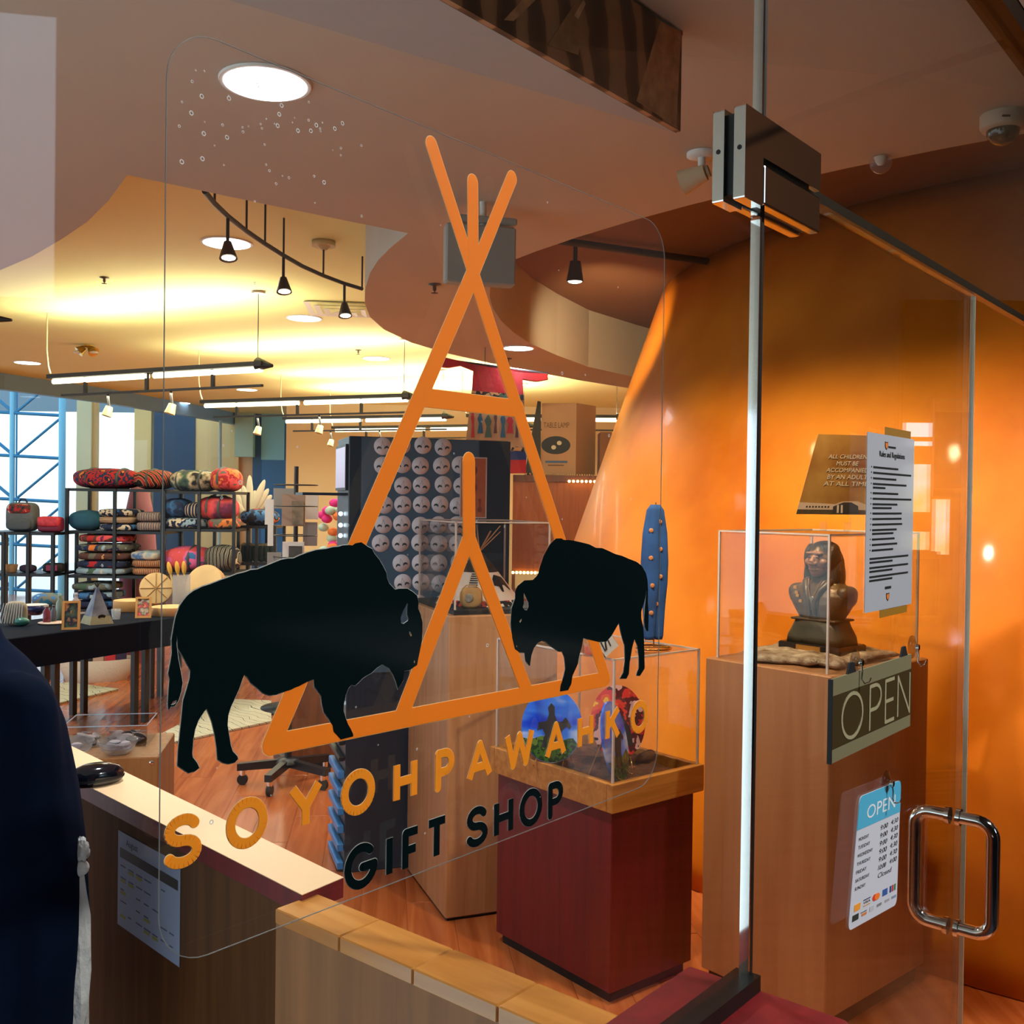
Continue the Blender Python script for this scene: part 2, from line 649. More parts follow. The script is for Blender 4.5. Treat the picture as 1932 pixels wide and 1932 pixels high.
# ================================================================ golden cone wall
CC = Vector((8.2 * math.sin(math.radians(32)), 8.2 * math.cos(math.radians(32)), 0))
ZC = 3.18
def cone_r(z):
    return 3.84 - 0.339 * (z - 1.6)
def cone_pt(th, z, out=0.0):
    r = cone_r(z) + out
    return Vector((CC.x + r * math.cos(th), CC.y + r * math.sin(th), z))
bm = bmesh.new()
rows = []
for k in range(25):
    z = ZC * k / 24
    rows.append([bm.verts.new(cone_pt(math.radians(100 + 170 * i / 140), z)) for i in range(141)])
for k in range(24):
    for i in range(140):
        f = bm.faces.new((rows[k][i], rows[k][i + 1], rows[k + 1][i + 1], rows[k + 1][i]))
        f.smooth = True
geom = bm.verts[:] + bm.edges[:] + bm.faces[:]
bmesh.ops.bisect_plane(bm, geom=geom, plane_co=G0 + GN * 0.03, plane_no=-GN, clear_outer=True)
me = bpy.data.meshes.new('wall_right')
bm.to_mesh(me)
bm.free()
me.materials.append(M_GOLD)
wr = link(bpy.data.objects.new('wall_right', me))
sd = wr.modifiers.new('thickness', 'SOLIDIFY')
sd.thickness = 0.12
sd.offset = -1
tag(wr, 'golden orange plaster wall leaning inward like a tepee', 'wall', kind='structure')

# ================================================================ ceilings
ZS = 2.73
HZ = 2.98
hp = [(-60, 724), (0, 735), (100, 748), (200, 761), (300, 777), (400, 793), (500, 812), (560, 825), (600, 835), (625, 841)]
hpts = [atz(x, y, HZ) for x, y in hp]
_swap = Matrix(((1, 0, 0, 0), (0, 0, 1, 0), (0, 1, 0, 0), (0, 0, 0, 1)))
ceil = MB(_swap).prism([[(-11, -3.0), tuple((G0 - GU * 5.5)[:2]), tuple((G0 + GU * 13.5)[:2]), (9, 24), (-3.0, 24)] + [(p.x, p.y) for p in reversed(hpts)] + [(-11, 9.0)]], ZC, ZC + 0.1).build('ceiling', M_CEIL)
tag(ceil, 'cream yellow upper ceiling over the shop', 'ceiling', kind='structure')

def pz(q, z=ZS):
    p = atz(q[0], q[1], z)
    return (p.x, p.y)
left_curve = [(-6.5, 9.5), (-5.2, 7.4), (-4.0, 6.1), pz((-170, 578))] + [pz(q) for q in ((-80, 545), (0, 510), (60, 484), (115, 452), (165, 418), (205, 378), (240, 330))]
nose = [pz(q) for q in ((500, 385), (770, 440), (738, 466), (714, 490), (698, 515), (689, 545), (688, 572), (698, 598), (725, 622), (775, 646), (850, 668), (920, 684), (1000, 700), (1090, 717), (1190, 733))]
back = [(1.9, 10.3), (3.2, 11.1), (4.6, 11.3), (9, 11.3)]
# near side follows the glass line
ga = G0 + GU * 8.0 + GN * (-0.02)
gb = G0 - GU * 5.5 + GN * (-0.02)
outer = left_curve + nose + back + [(9, ga.y if ga.y < 11 else 7.4), (ga.x, ga.y), (gb.x, gb.y), (-11, -3), (-11, 9.5)]
hole = []
for a in range(0, 101, 4):
    t = math.radians(206 + (288 - 206) * a / 100)
    hole.append((CC.x + 5.05 * math.cos(t), CC.y + 5.05 * math.sin(t)))
hole = [p for p in hole if (Vector((p[0], p[1], 0)) - G0).dot(GN) > 0.06]
hole_far = [pz(q) for q in ((925, 540), (924, 560), (930, 582), (945, 605), (970, 628), (1000, 648), (1050, 670), (1110, 692), (1200, 712))]
hole_back = [(1.75, 9.35), (2.9, 10.0), (4.4, 10.3), (6.0, 9.9), (6.9, 8.8)]
lastn = hole[-1]
hole_all = list(reversed(hole)) + hole_far + hole_back
# slab: underside with the opening, edges rising to the upper ceiling
s_ = MB(Matrix(((1, 0, 0, 0), (0, 0, 1, 0), (0, 1, 0, 0), (0, 0, 0, 1))))   # local (x, y, z) -> world (x, z, y)
s_.prism([outer, hole_all], ZS, ZC + 0.002)
sof = s_.build('ceiling_soffit', M_PLASTER)
tag(sof, 'curved beige dropped soffit over the shop entrance', 'ceiling', kind='structure')
rc = MB()
rc.lathe([(0.01, ZC - 0.012), (5.3, ZC - 0.012), (5.3, ZC - 0.002), (0.01, ZC - 0.002)], 64, (CC.x, CC.y, 0), smooth=False)
rco = rc.build('ceiling_recess', M_RECESS)
# keep only the part above the opening
bm = bmesh.new()
sel = [bm.verts.new((x, y, ZC - 0.012)) for x, y in hole_all]
bm.faces.new(sel)
bmesh.ops.triangulate(bm, faces=bm.faces[:])
rco.data.clear_geometry()
bm.to_mesh(rco.data)
bm.free()
if not rco.data.materials:
    rco.data.materials.append(M_RECESS)
tag(rco, 'dark brown ceiling inside the round recess above the golden wall', 'ceiling', kind='structure')

# ================================================================ walls behind
wb = MB().box(-3.6, 4.2, 16.0, 16.2, 0, ZC).build('wall_back', mat('cream wall paint', C(232, 214, 160), 0.8))
tag(wb, 'cream back wall of the shop far behind the displays', 'wall', kind='structure')
wf = MB().box(4.0, 4.2, 10.5, 16.2, 0, ZC).build('wall_far_right', MATS['cream wall paint'])
tag(wf, 'cream side wall closing the shop on the far right', 'wall', kind='structure')

# ================================================================ lobby on the camera side
LY0, LY1, LZ0, LZ1 = -4.2, -1.5, 3.3, 5.7  # unseen high window, added and sized to reflect blue haze in the glass
M_LOB = mat('lobby tan wall', C(92, 62, 42), 0.8)
lw = MB()
for (a_, b_, c_, d_) in ((-9, 1.6, 0, LZ0), (-9, 1.6, LZ1, 5.8), (-9, LY0, LZ0, LZ1), (LY1, 1.6, LZ0, LZ1)):
    lw.box(8.0, 8.2, a_, b_, c_, d_)
lwo = lw.build('wall_lobby_right', mat('lobby slate blue wall', C(24, 48, 80), 0.8))  # blue picked to tint the reflection in the glass navy
tag(lwo, 'slate blue lobby wall with a high window added for the blue reflection', 'wall', kind='structure')
lwb = MB().box(8.0, 8.2, 1.6, 11, 0, 5.8).build('wall_lobby_end', M_LOB)
tag(lwb, 'tan end wall of the lobby, on the camera side', 'wall', kind='structure')
lb = MB().box(-4, 8.2, -9.2, -9, 0, 5.8).box(-4.2, -4, -9.2, -2.4, 0, 5.8).build('wall_lobby_rear', M_LOB)
tag(lb, 'tan wall behind the camera in the lobby', 'wall', kind='structure')
_a, _b = G0 - GU * 7.0 - GN * 0.03, G0 + GU * 12.34 - GN * 0.03
lco = MB(_swap).prism([[(_a.x, _a.y), (_b.x, _b.y), (8.2, -9.2), (-4.2, -9.2)]], 5.8, 5.9).build('ceiling_lobby', mat('lobby ceiling paint', C(110, 100, 94), 0.8))
lg = MB().box(2.62, 13, -0.10, -0.03, 0, 2.735).build('wall_lobby_side', M_GOLD, loc=G0, rotz=GROT)
tag(lg, 'golden lobby wall continuing right of the door opening', 'wall', kind='structure')
tag(lco, 'grey ceiling over the lobby behind the camera', 'ceiling', kind='structure')
bh = MB().box(-5.2, 9.2, -0.03, 0.03, 2.735, 5.8).build('wall_bulkhead', M_LOB, loc=G0, rotz=GROT)
tag(bh, 'tan bulkhead wall above the glass front', 'wall', kind='structure')

# ================================================================ glass front
hd = MB().box(-5, 2.9, -0.028, 0.028, 2.69, 2.735).build('trim_1', mat('bronze header', C(44, 28, 16), 0.4, 0.6), loc=G0, rotz=GROT)
tag(hd, 'dark bronze header rail above the glass front', 'trim', kind='structure')
kw = thing('wall_front', 'dark red knee wall carrying the fixed glass pane', 'wall', G0, GROT, kind='structure')
MB().box(-5, -0.004, -0.10, 0.06, 0, 1.035).build('wall_body', M_RED, kw)
MB().cbox(-5, 0.010, -0.13, 0.088, 1.035, 1.066, 0.003).build('cap', M_RED, kw)
pane = thing('window_1', 'large fixed glass pane left of the door, standing on the knee wall', 'glass pane', G0, GROT, kind='structure')
MB().box(-5, -0.0075, -0.006, 0.006, 1.071, 2.69).build('glass', M_GLASS, pane)
MB().box(-0.0075, -0.0025, -0.0062, 0.0065, 1.071, 2.69).build('edge_trim', M_CHROME, pane)
MB().box(-0.0025, 0.004, -0.0064, 0.0064, 1.071, 2.69).build('gasket', M_BLACK, pane)
MB().box(-5, 0.006, -0.017, 0.017, 1.066, 1.086).build('channel', mat('black channel', C(24, 26, 26), 0.35, 0.5), pane)
tr = thing('window_2', 'glass transom pane above the door', 'glass pane', G0, GROT, kind='structure')
MB().box(0.006, 2.6, -0.006, 0.006, 2.112, 2.69).build('glass', M_GLASS, tr)
MB().box(0.006, 2.6, -0.0075, 0.0075, 2.098, 2.112).build('seal', mat('smoked seal', C(30, 26, 18), 0.35), tr)

DOOR_R = gs(1836, 560)[0]
door = thing('door_1', 'frameless glass door with chrome pull handle', 'door', G0, GROT, kind='structure')
MB().box(0.008, DOOR_R, -0.006, 0.006, 0.012, 2.094).build('glass', M_GLASS, door)
MB().box(DOOR_R, DOOR_R + 0.002, -0.0045, 0.0045, 0.012, 2.094).build('glass_edge', mat('polished glass edge', C(236, 214, 180), 0.15, spec=1.0), door)
# patch hinge: an L plate on pane and transom, a smaller plate on the door, both sides
sL, sR = gs(1404, 280, -0.02)[0], gs(1547, 320, -0.02)[0]
zT = gs(1405, 195, -0.02)[1]
sN, zN = gs(1441, 302, -0.02)
zB = gs(1441, 386, -0.02)[1]
zL = gs(1402, 372, -0.02)[1]
zU = zN + 0.002
for side, y0, y1 in (('front', -0.0215, -0.0065), ('rear', 0.0065, 0.0215)):
    L = [(sL, zT), (sL, zL), (sN - 0.004, zL), (sN - 0.004, zU), (sR, zU), (sR, zT)]
    h1 = MB().prism([L], y0, y1).build('hinge_plate', M_CHROME, door)
    bevel(h1, 0.0022)
    h2 = MB().box(sN, sR, y0, y1, zB, zN - 0.006).build('hinge_plate', M_CHROME, door)
    bevel(h2, 0.0022)
    for (a, b) in ((sL + 0.012, zT - 0.05),):
        MB().cyl((a - 0.0125, (y0 + y1) / 2, b), (a - 0.0105, (y0 + y1) / 2, b), 0.003, n=10).build('screw', M_BLACK, h1)
MB().box(sL + 0.006, sR - 0.004, -0.0065, 0.0065, zB + 0.004, zT - 0.006).build('hinge_core', M_BLACK, door)
# back to back pull handle
hs = gs(1797, 1640)[0]
hz1, hz0 = gs(1797, 1541)[1], gs(1797, 1746)[1]
def dpath(sg):
    R = 0.030
    out = 0.072
    pts = [(hs, sg * 0.006, hz1)]
    pts += [(hs, sg * (out - R + R * math.sin(t)), hz1 - R + R * math.cos(t)) for t in [i * math.pi / 16 for i in range(9)]]
    pts += [(hs, sg * (out - R + R * math.cos(t)), hz0 + R - R * math.sin(t)) for t in [i * math.pi / 16 for i in range(9)]]
    pts += [(hs, sg * 0.006, hz0)]
    return pts
for sg in (-1, 1):
    hd_ = MB().tube(dpath(sg), 0.0125, 16).build('handle', M_CHROME, door)
    for z in (hz0, hz1):
        MB().cyl((hs, sg * 0.006, z), (hs, sg * 0.014, z), 0.0165, n=20).build('collar', M_CHROME, hd_)
# bottom patch
MB().cbox(0.012, 0.17, -0.022, 0.022, 0.012, 0.065, 0.003).build('bottom_patch', M_CHROME, door)

# ================================================================ window decals
DEC = -0.0068
def P2S(pts, off=-0.007):
    return [gs(x, y, off) for x, y in pts]
M_VBLACK = mat('black vinyl', C(8, 20, 22), 0.10, spec=0.55)
M_VORANGE = vinyl('orange vinyl', (1.0, 0.30, 0.018, 1), 0.35)
M_VEDGE = vinyl('pale vinyl edge', (0.55, 0.58, 0.55, 1), 0.4)
M_VEDGE2 = vinyl('cream vinyl edge', (0.95, 0.72, 0.38, 1), 0.4)
bl = [(333, 1158.8), (339, 1142.7), (345.8, 1132.6), (353.8, 1123), (364.6, 1115), (380.7, 1107), (396.9, 1102), (414.4, 1095), (429, 1090), (446.7, 1083), (461.5, 1079.4), (472.3, 1075.4), (485.7, 1074), (499, 1068.6), (515.3, 1062), (528.8, 1056.5), (542, 1053.8), (553.5, 1053.5), (564, 1048.5), (579, 1042.8), (596.5, 1037.7), (615, 1035.7), (627.5, 1032.3), (638, 1031.6), (646, 1029), (657, 1028.3), (664.5, 1029), (670, 1025), (681, 1023), (693.4, 1031.6), (701.5, 1035.7), (705.5, 1044.4), (715, 1055.9), (722.4, 1068.6), (728.4, 1080.8), (729.8, 1091.5), (733.8, 1101), (744.6, 1112.4), (752.7, 1110.6), (767.5, 1110.4), (778, 1116.4), (786.3, 1123.8), (789, 1134.6), (788.3, 1148), (793, 1158.8), (796.4, 1175), (796.4, 1191), (795, 1210), (791.7, 1227.5), (787.6, 1246.3), (786.3, 1254.3), (772.8, 1263.7), (762, 1265.8), (760.7, 1283.3), (750, 1300), (747.3, 1287.3), (741.9, 1273.8), (733.8, 1260.4), (720.3, 1253.4), (709.6, 1260.4), (700, 1269.8), (692, 1273.8), (684, 1279.2), (676, 1287.3), (669.2, 1293.4), (662.5, 1292), (657, 1298), (651.7, 1311.5), (648.3, 1327.7), (647.7, 1341), (651.7, 1354.6), (655.7, 1366), (661, 1374.8), (665.2, 1384.2), (665.8, 1389), (655.7, 1391.6), (642.3, 1395), (635.6, 1386.9), (628.8, 1380), (627.5, 1369.4), (620.8, 1357.3), (611.3, 1343.8), (607.3, 1327.7), (606, 1312.9), (593, 1295.4), (591.8, 1281.2), (579, 1286), (564.2, 1294), (553.5, 1298), (549, 1300.8), (531.5, 1306), (520.7, 1310.2), (507.3, 1311.5), (496.5, 1308), (487, 1299.4), (472.3, 1287.3), (466.9, 1277.9), (460.2, 1272.5), (457.5, 1279.2), (450.7, 1299.4), (442.7, 1316.9), (434.6, 1334.4), (429.9, 1349.2), (428.5, 1368), (431.9, 1388.2), (434.6, 1405.7), (438.6, 1417.8), (446.7, 1425.9), (448.7, 1432), (442.7, 1438), (430.5, 1441), (419.8, 1438.7), (410.4, 1432.6), (409, 1411), (405, 1384.2), (399.6, 1361.3), (394.2, 1347.8), (389.5, 1336.4), (383.4, 1343.8), (374, 1358.6), (367.3, 1376), (363.9, 1395), (361.9, 1421.9), (363.2, 1428.6), (371.3, 1439.4), (375.4, 1448.8), (367.3, 1454.8), (355.2, 1458), (345.8, 1452), (334.7, 1444.5), (336.3, 1412.5), (340.4, 1374.8), (343, 1347.9), (345.8, 1319.6), (352.5, 1298), (357.9, 1279.2), (359.2, 1264.4), (351, 1249.6), (343, 1234.8), (335.7, 1222.7), (335.3, 1215.3), (333.4, 1193.1), (332.3, 1215.3), (335.7, 1242.9), (340.4, 1267), (343.7, 1287.3), (341.7, 1303.4), (336.3, 1321), (329.6, 1331), (321.5, 1333), (317.8, 1339), (316.8, 1327.7), (318.2, 1300.8), (320.2, 1280.6), (317.5, 1269.8), (321.5, 1249.6), (324.6, 1230.8), (324.2, 1215.3), (323.6, 1205.9), (328.3, 1179), (331.2, 1164.2)]
bl_holes = [[(768.4, 1137), (759.4, 1153.4), (755, 1165.5), (756, 1175), (760.7, 1177.4), (768.8, 1171.6), (770.8, 1167.6), (767.5, 1158.8)],
            [(771.2, 1191), (770.8, 1194.5), (774.2, 1200.5), (776.9, 1200.5), (776.9, 1196.5), (774.2, 1192.5)],
            [(781, 1244.5), (779.8, 1249), (781.2, 1252), (783, 1249), (783, 1246)],
            [(321.5, 1330), (326, 1323), (333, 1320.5), (332.5, 1326), (327, 1329.5)]]
br = [(1048.4, 1015.9), (1058.6, 1015.7), (1063.6, 1018.8), (1073, 1018.8), (1083.2, 1020.3), (1096.2, 1023.2), (1110.7, 1026.8), (1123.8, 1033.6), (1135.4, 1034), (1147, 1039), (1160, 1045.2), (1173, 1048.6), (1186, 1054.3), (1200.6, 1060), (1210.7, 1068), (1218, 1081), (1220.9, 1094.2), (1222, 1111.6), (1221.6, 1137.7), (1223, 1153.6), (1223, 1173.9), (1222.3, 1191.3), (1219.4, 1189.9), (1215.8, 1181), (1215, 1166.7), (1216.5, 1145), (1218.7, 1123.2), (1219, 1109.4), (1217.2, 1127.5), (1212.9, 1142), (1209.3, 1153.6), (1209.3, 1166.7), (1212.9, 1182.6), (1214.3, 1202.9), (1215, 1231.9), (1215.8, 1260.9), (1211.4, 1268), (1207, 1274.6), (1200.6, 1274.6), (1201.3, 1269.6), (1205, 1260.9), (1205, 1239), (1202, 1217.4), (1196.5, 1205), (1192.6, 1220.3), (1187.5, 1249.3), (1186, 1271), (1181.7, 1280), (1169.4, 1280), (1176, 1268), (1178.8, 1246.4), (1178, 1217.4), (1171.6, 1195.7), (1167.2, 1175.4), (1162.2, 1184), (1152.8, 1200), (1144, 1210), (1129.6, 1210.9), (1113.6, 1207.2), (1099.9, 1203.6), (1097, 1220.3), (1091.9, 1237.7), (1089.7, 1252.2), (1083.2, 1266.7), (1079.4, 1275), (1077, 1290.4), (1071.2, 1302), (1056, 1304.4), (1057.2, 1292.8), (1063, 1276.5), (1066.5, 1260.9), (1064.3, 1239), (1060, 1229), (1054.2, 1229), (1045.5, 1223.2), (1036.8, 1217.4), (1029.6, 1210.9), (1022.3, 1208.4), (1013.6, 1213), (1006.4, 1223.2), (1002, 1236.2), (998.8, 1256.5), (991.2, 1246.4), (989.4, 1231.2), (978.8, 1230.4), (970.9, 1224.6), (965.8, 1202.9), (963.6, 1173.9), (965, 1147.8), (971.6, 1129), (971.6, 1116), (976, 1105.8), (989, 1095), (1005, 1094.2), (1013.6, 1085.5), (1018, 1071), (1025.2, 1049.3), (1036.8, 1027.5)]
br_holes = [[(987.5, 1118), (996.2, 1136), (997, 1145), (994, 1151.4), (989, 1150.7), (985.4, 1145.7), (987.5, 1139)],
            [(983.2, 1166.7), (978.8, 1172.5), (981, 1175.4), (983.9, 1170.3)], [(973.8, 1216), (973.6, 1220), (975.4, 1221.7), (975.8, 1218.6)]]
for nm, lp, hl, lab in (('bison_decal', bl, bl_holes, 'larger black bison vinyl decal on the glass, facing right'), ('bison_decal', br, br_holes, 'smaller black bison vinyl decal on the glass, facing left')):
    t = thing(nm, lab, 'decal', G0, GROT, 'decals on the fixed glass pane')
    L = P2S(lp)
    MB().prism([L] + [P2S(h) for h in hl], DEC - 0.0007, DEC - 0.0003).build('silhouette', M_VBLACK, t)
    MB().prism([offset(L, 0.0006)] + [offset(P2S(h), -0.0004) for h in hl], DEC - 0.0002, DEC).build('outline', M_VEDGE, t)
# tepee outline
t = thing('tepee_decal', 'orange tepee outline vinyl decal between the two bison', 'decal', G0, GROT, 'decals on the fixed glass pane')
S1 = lambda x, y: gs(x, y, -0.007)
poles = [('pole', [(814, 272), (893, 516)], 0.0128), ('pole', [(966, 336), (893, 516)], 0.0128), ('pole', [(892, 343), (893, 516)], 0.0128),
         ('side', [(893, 516), (512, 1405)], 0.0155), ('side', [(893, 516), (1143, 1281)], 0.0145), ('crossbar', [(800, 750), (978, 771)], 0.0150),
         ('base_line', [(512, 1405), (1143, 1281)], 0.0145), ('door_post', [(884.5, 870), (885, 1020)], 0.0150), ('door_side', [(885, 1015), (758, 1350)], 0.0150), ('door_side', [(885, 1015), (995, 1306)], 0.0142)]
for i, (nm, ln, wd) in enumerate(poles):
    pts = [S1(*p) for p in ln]
    stroke(MB(), pts, wd, DEC - 0.00035 - i * 0.00002, DEC - 0.00022).build(nm, M_VORANGE, t)
    stroke(MB(), pts, wd + 0.0009, DEC - 0.00018, DEC).build('edge', M_VEDGE2, t)
# lettering
def arc(cx, cy, rx, ry, a0, a1, n=18):
    return [(cx + rx * math.cos(math.radians(a0 + (a1 - a0) * i / n)), cy + ry * math.sin(math.radians(a0 + (a1 - a0) * i / n))) for i in range(n + 1)]
GLY = {
    'O': [(arc(.5, .5, .5, .5, 0, 345, 26), True)],
    'H': [([(0, 0), (0, 1)], 0), ([(1, 0), (1, 1)], 0), ([(0, .5), (1, .5)], 0)],
    'I': [([(.5, 0), (.5, 1)], 0)],
    'F': [([(0, 0), (0, 1), (1, 1)], 0), ([(0, .5), (.85, .5)], 0)],
    'T': [([(0, 1), (1, 1)], 0), ([(.5, 0), (.5, 1)], 0)],
    'Y': [([(0, 1), (.5, .45), (1, 1)], 0), ([(.5, 0), (.5, .45)], 0)],
    'A': [([(0, 0), (.5, 1), (1, 0)], 0), ([(.22, .3), (.78, .3)], 0)],
    'W': [([(0, 1), (.24, 0), (.5, .93), (.76, 0), (1, 1)], 0)],
    'K': [([(0, 0), (0, 1)], 0), ([(1, 1), (0, .42)], 0), ([(.35, .62), (1, 0)], 0)],
    'P': [([(0, 0), (0, 1), (.45, 1)] + arc(.5, .72, .5, .28, 90, -90, 12) + [(0, .44)], 0)],
    'G': [(arc(.5, .5, .5, .5, 48, 352, 26) + [(1, .46), (.55, .46)], 0)],
    'S': [(arc(.5, .755, .46, .245, 25, 262, 14) + arc(.5, .255, .5, .255, 82, -155, 14), 0)],
}
def lettering(name, label, word, m, medge, wd):
    t = thing(name, label, 'lettering', G0, GROT, 'decals on the fixed glass pane')
    for (ch, x0, x1, y0, y1) in word:
        xm, ym = (x0 + x1) / 2, (y0 + y1) / 2
        a, b = gs(x0, ym, -0.007)[0] + wd / 2, gs(x1, ym, -0.007)[0] - wd / 2
        zt, zb = gs(xm, y0 + 2, -0.007)[1], gs(xm, y1 - 2, -0.007)[1]
        # tall of the glyph without the perspective slant
        zc = (zt + zb) / 2
        hh = 0.0345 / 2 - wd / 2
        mb, me_ = MB(), MB()
        for pts, cl in GLY[ch]:
            q = [(a + u * (b - a), zc - hh + v * 2 * hh) for u, v in pts]
            rd = ch in 'SOPG'
            stroke(mb, q, wd, DEC - 0.0006, DEC - 0.0003, closed=bool(cl), roundends=rd)
            stroke(me_, q, wd + 0.0008, DEC - 0.0002, DEC, closed=bool(cl), roundends=rd)
        o = mb.build('letter_' + ch.lower(), m, t)
        me_.build('edge', medge, o)
lettering('gold_lettering', 'gold vinyl lettering SOYOHPAWAHKO on the glass', [('S', 308, 380, 1535, 1639), ('O', 426.7, 504, 1505, 1600), ('Y', 544, 608, 1470.5, 1568), ('O', 643.5, 707, 1451, 1538), ('H', 742.6, 786.8, 1429.5, 1515), ('P', 821, 856.5, 1412, 1491), ('A', 881, 928.5, 1395, 1474), ('W', 952, 1007, 1372.6, 1452), ('A', 1028.7, 1068, 1360, 1432), ('H', 1090, 1119, 1344, 1414), ('K', 1143, 1169.6, 1332.7, 1397), ('O', 1190, 1222, 1321, 1384)], vinyl('golden vinyl', (1.0, 0.37, 0.02, 1), 0.3), M_VEDGE2, 0.0068)
lettering('black_lettering', 'black vinyl lettering GIFT SHOP on the glass', [('G', 649.7, 712, 1590, 1678), ('I', 727.5, 741.6, 1573, 1657), ('F', 759, 792.5, 1558, 1645), ('T', 803, 844, 1542.5, 1622), ('S', 879.5, 919.7, 1520, 1598.5), ('H', 932, 967.7, 1501, 1582), ('O', 980, 1022.4, 1487.5, 1559), ('P', 1034, 1061.7, 1474, 1542.5)], M_VBLACK, M_VEDGE, 0.0066)
# clear carrier film with its edge and trapped bubbles
t = thing('clear_film', 'clear film sheet with rounded corners and air bubbles under the decals', 'film', G0, GROT)
s0, s1 = gs(296, 900)[0], gs(1238, 900)[0]
z0, z1 = gs(500, 1751)[1], gs(500, 122)[1]
Rr = 0.036
rr = []
for (cx_, cz_, a0) in ((s1 - Rr, z1 - Rr, 0), (s0 + Rr, z1 - Rr, 90), (s0 + Rr, z0 + Rr, 180), (s1 - Rr, z0 + Rr, 270)):
    rr += arc(cx_, cz_, Rr, Rr, a0, a0 + 90, 8)
MB().prism([rr], DEC + 0.0002, DEC + 0.0006, sides=False).build('sheet', glassmat('film haze', (1, 1, 1, 1), 1.02, 0.005, (0.8, 0.85, 0.9, 1)), t)
MB().prism([rr, offset(rr, -0.0005)], DEC + 0.0000, DEC + 0.0007).build('sheet_edge', vinyl('film edge', (0.26, 0.27, 0.26, 1), 0.5), t)
random.seed(11)
bb = MB()
for i in range(130):
    if i < 70:
        x, y = random.gauss(520, 120), random.gauss(230, 70)
    else:
        x, y = random.uniform(310, 1200), random.uniform(120, 1650)
    if x < 310 or y < 80 + 0.42 * (x - 330):
        continue
    s, z = gs(x, y)
    r = random.choice((0.0006, 0.0008, 0.001, 0.0016))
    c1 = [(s + r * math.cos(k * math.pi / 5), z + r * math.sin(k * math.pi / 5)) for k in range(10)]
    c2 = [(s + r * .6 * math.cos(k * math.pi / 5), z + r * .6 * math.sin(k * math.pi / 5)) for k in range(10)]
    for k in range(10):
        j = (k + 1) % 10
        bb.add([(c1[k][0], DEC - 0.0001, c1[k][1]), (c1[j][0], DEC - 0.0001, c1[j][1]), (c2[j][0], DEC - 0.0001, c2[j][1]), (c2[k][0], DEC - 0.0001, c2[k][1])], [(0, 1, 2, 3)])
o = bb.build('air_bubbles', vinyl('bubble rim', (0.6, 0.65, 0.65, 1), 0.5), t)
o['kind'] = 'stuff'

# ================================================================ half wall and counter
hwl = thing('wall_half', 'low oak veneered half wall running from the glass to the counter', 'wall', G0, GROT, kind='structure')
MB().box(-0.198, -0.128, 0.066, 0.70, 0, 1.018).build('wall_body', woodmat('veneer panel', C(128, 78, 26), C(152, 96, 40), 0.5), hwl)
for i in range(4):
    y0 = 0.0885 + i * 0.152
    MB().cbox(-0.204, -0.122, y0, y0 + 0.151, 1.018, 1.042, 0.002).build('cap_board', woodmat('varnished cap', C(176, 112, 44), C(206, 140, 66), 0.22, coat=0.5, grain='Y'), hwl)
ZK = 1.052
ca, cb = atz(570, 1688, ZK), atz(156, 1478, ZK)
ck, cl_ = atz(648, 1655, ZK), atz(150, 1408, ZK)
dirf = (cb - ca).normalized()
dirb = (cl_ - ck).normalized()
cb = ca + dirf * 2.2
cl_ = ck + dirf * 2.25 + Vector((0.03, 0.03, 0))
ct = thing('counter', 'narrow service counter with cream top and dark red edge', 'counter', (ca.x, ca.y, 0), 0)
def rel(p):
    return (p.x - ca.x, p.y - ca.y)
q = [rel(ca), rel(ck), rel(cl_), rel(cb)]
MB().add([(x, y, ZK - 0.0335) for x, y in q] + [(x, y, ZK - 0.0012) for x, y in q], [(0, 3, 2, 1), (4, 5, 6, 7), (0, 1, 5, 4), (1, 2, 6, 5), (2, 3, 7, 6), (3, 0, 4, 7)]).build('edge_band', M_RED, ct)
MB().add([(x, y, ZK - 0.0012) for x, y in q] + [(x, y, ZK) for x, y in q], [(0, 3, 2, 1), (4, 5, 6, 7), (0, 1, 5, 4), (1, 2, 6, 5), (2, 3, 7, 6), (3, 0, 4, 7)]).build('top', mat('cream laminate', C(232, 196, 152), 0.35), ct)
nn = Vector((-dirf.y, dirf.x, 0))
if nn.y < 0: nn = -nn
ins = 0.010
p0, p1 = ca + nn * ins + dirf * 0.012, cb + nn * ins
p2, p3 = cl_ - nn * ins, ck - nn * ins + dirf * 0.012
q = [rel(p0), rel(p3), rel(p2), rel(p1)]
MB().add([(x, y, 0) for x, y in q] + [(x, y, ZK - 0.0335) for x, y in q], [(0, 3, 2, 1), (4, 5, 6, 7), (0, 1, 5, 4), (1, 2, 6, 5), (2, 3, 7, 6), (3, 0, 4, 7)]).build('front_panel', woodmat('dark panel', C(78, 46, 20), C(98, 60, 28), 0.6), ct)
MATS['dark panel'].node_tree.nodes['Principled BSDF'].inputs['Specular IOR Level'].default_value = 0.1
# notice taped to the counter front
ROTC = math.atan2(-dirf.y, -dirf.x)
def counter_sz(px, py, off=-0.002):
    """local coordinates on the counter front: x to the right along the front, z up"""
    d = ray(px, py)
    base = ca + nn * (ins + off)
    k = (base - Vector((0, 0, 0))).dot(nn) / d.dot(nn)
    p = CAM + d * k
    return (p - ca).dot(-dirf), p.z
nt_ = thing('calendar_notice', 'landscape calendar sheet headed August taped below the counter edge', 'notice', (ca.x, ca.y, 0), ROTC)
yy = -ins * 1.0
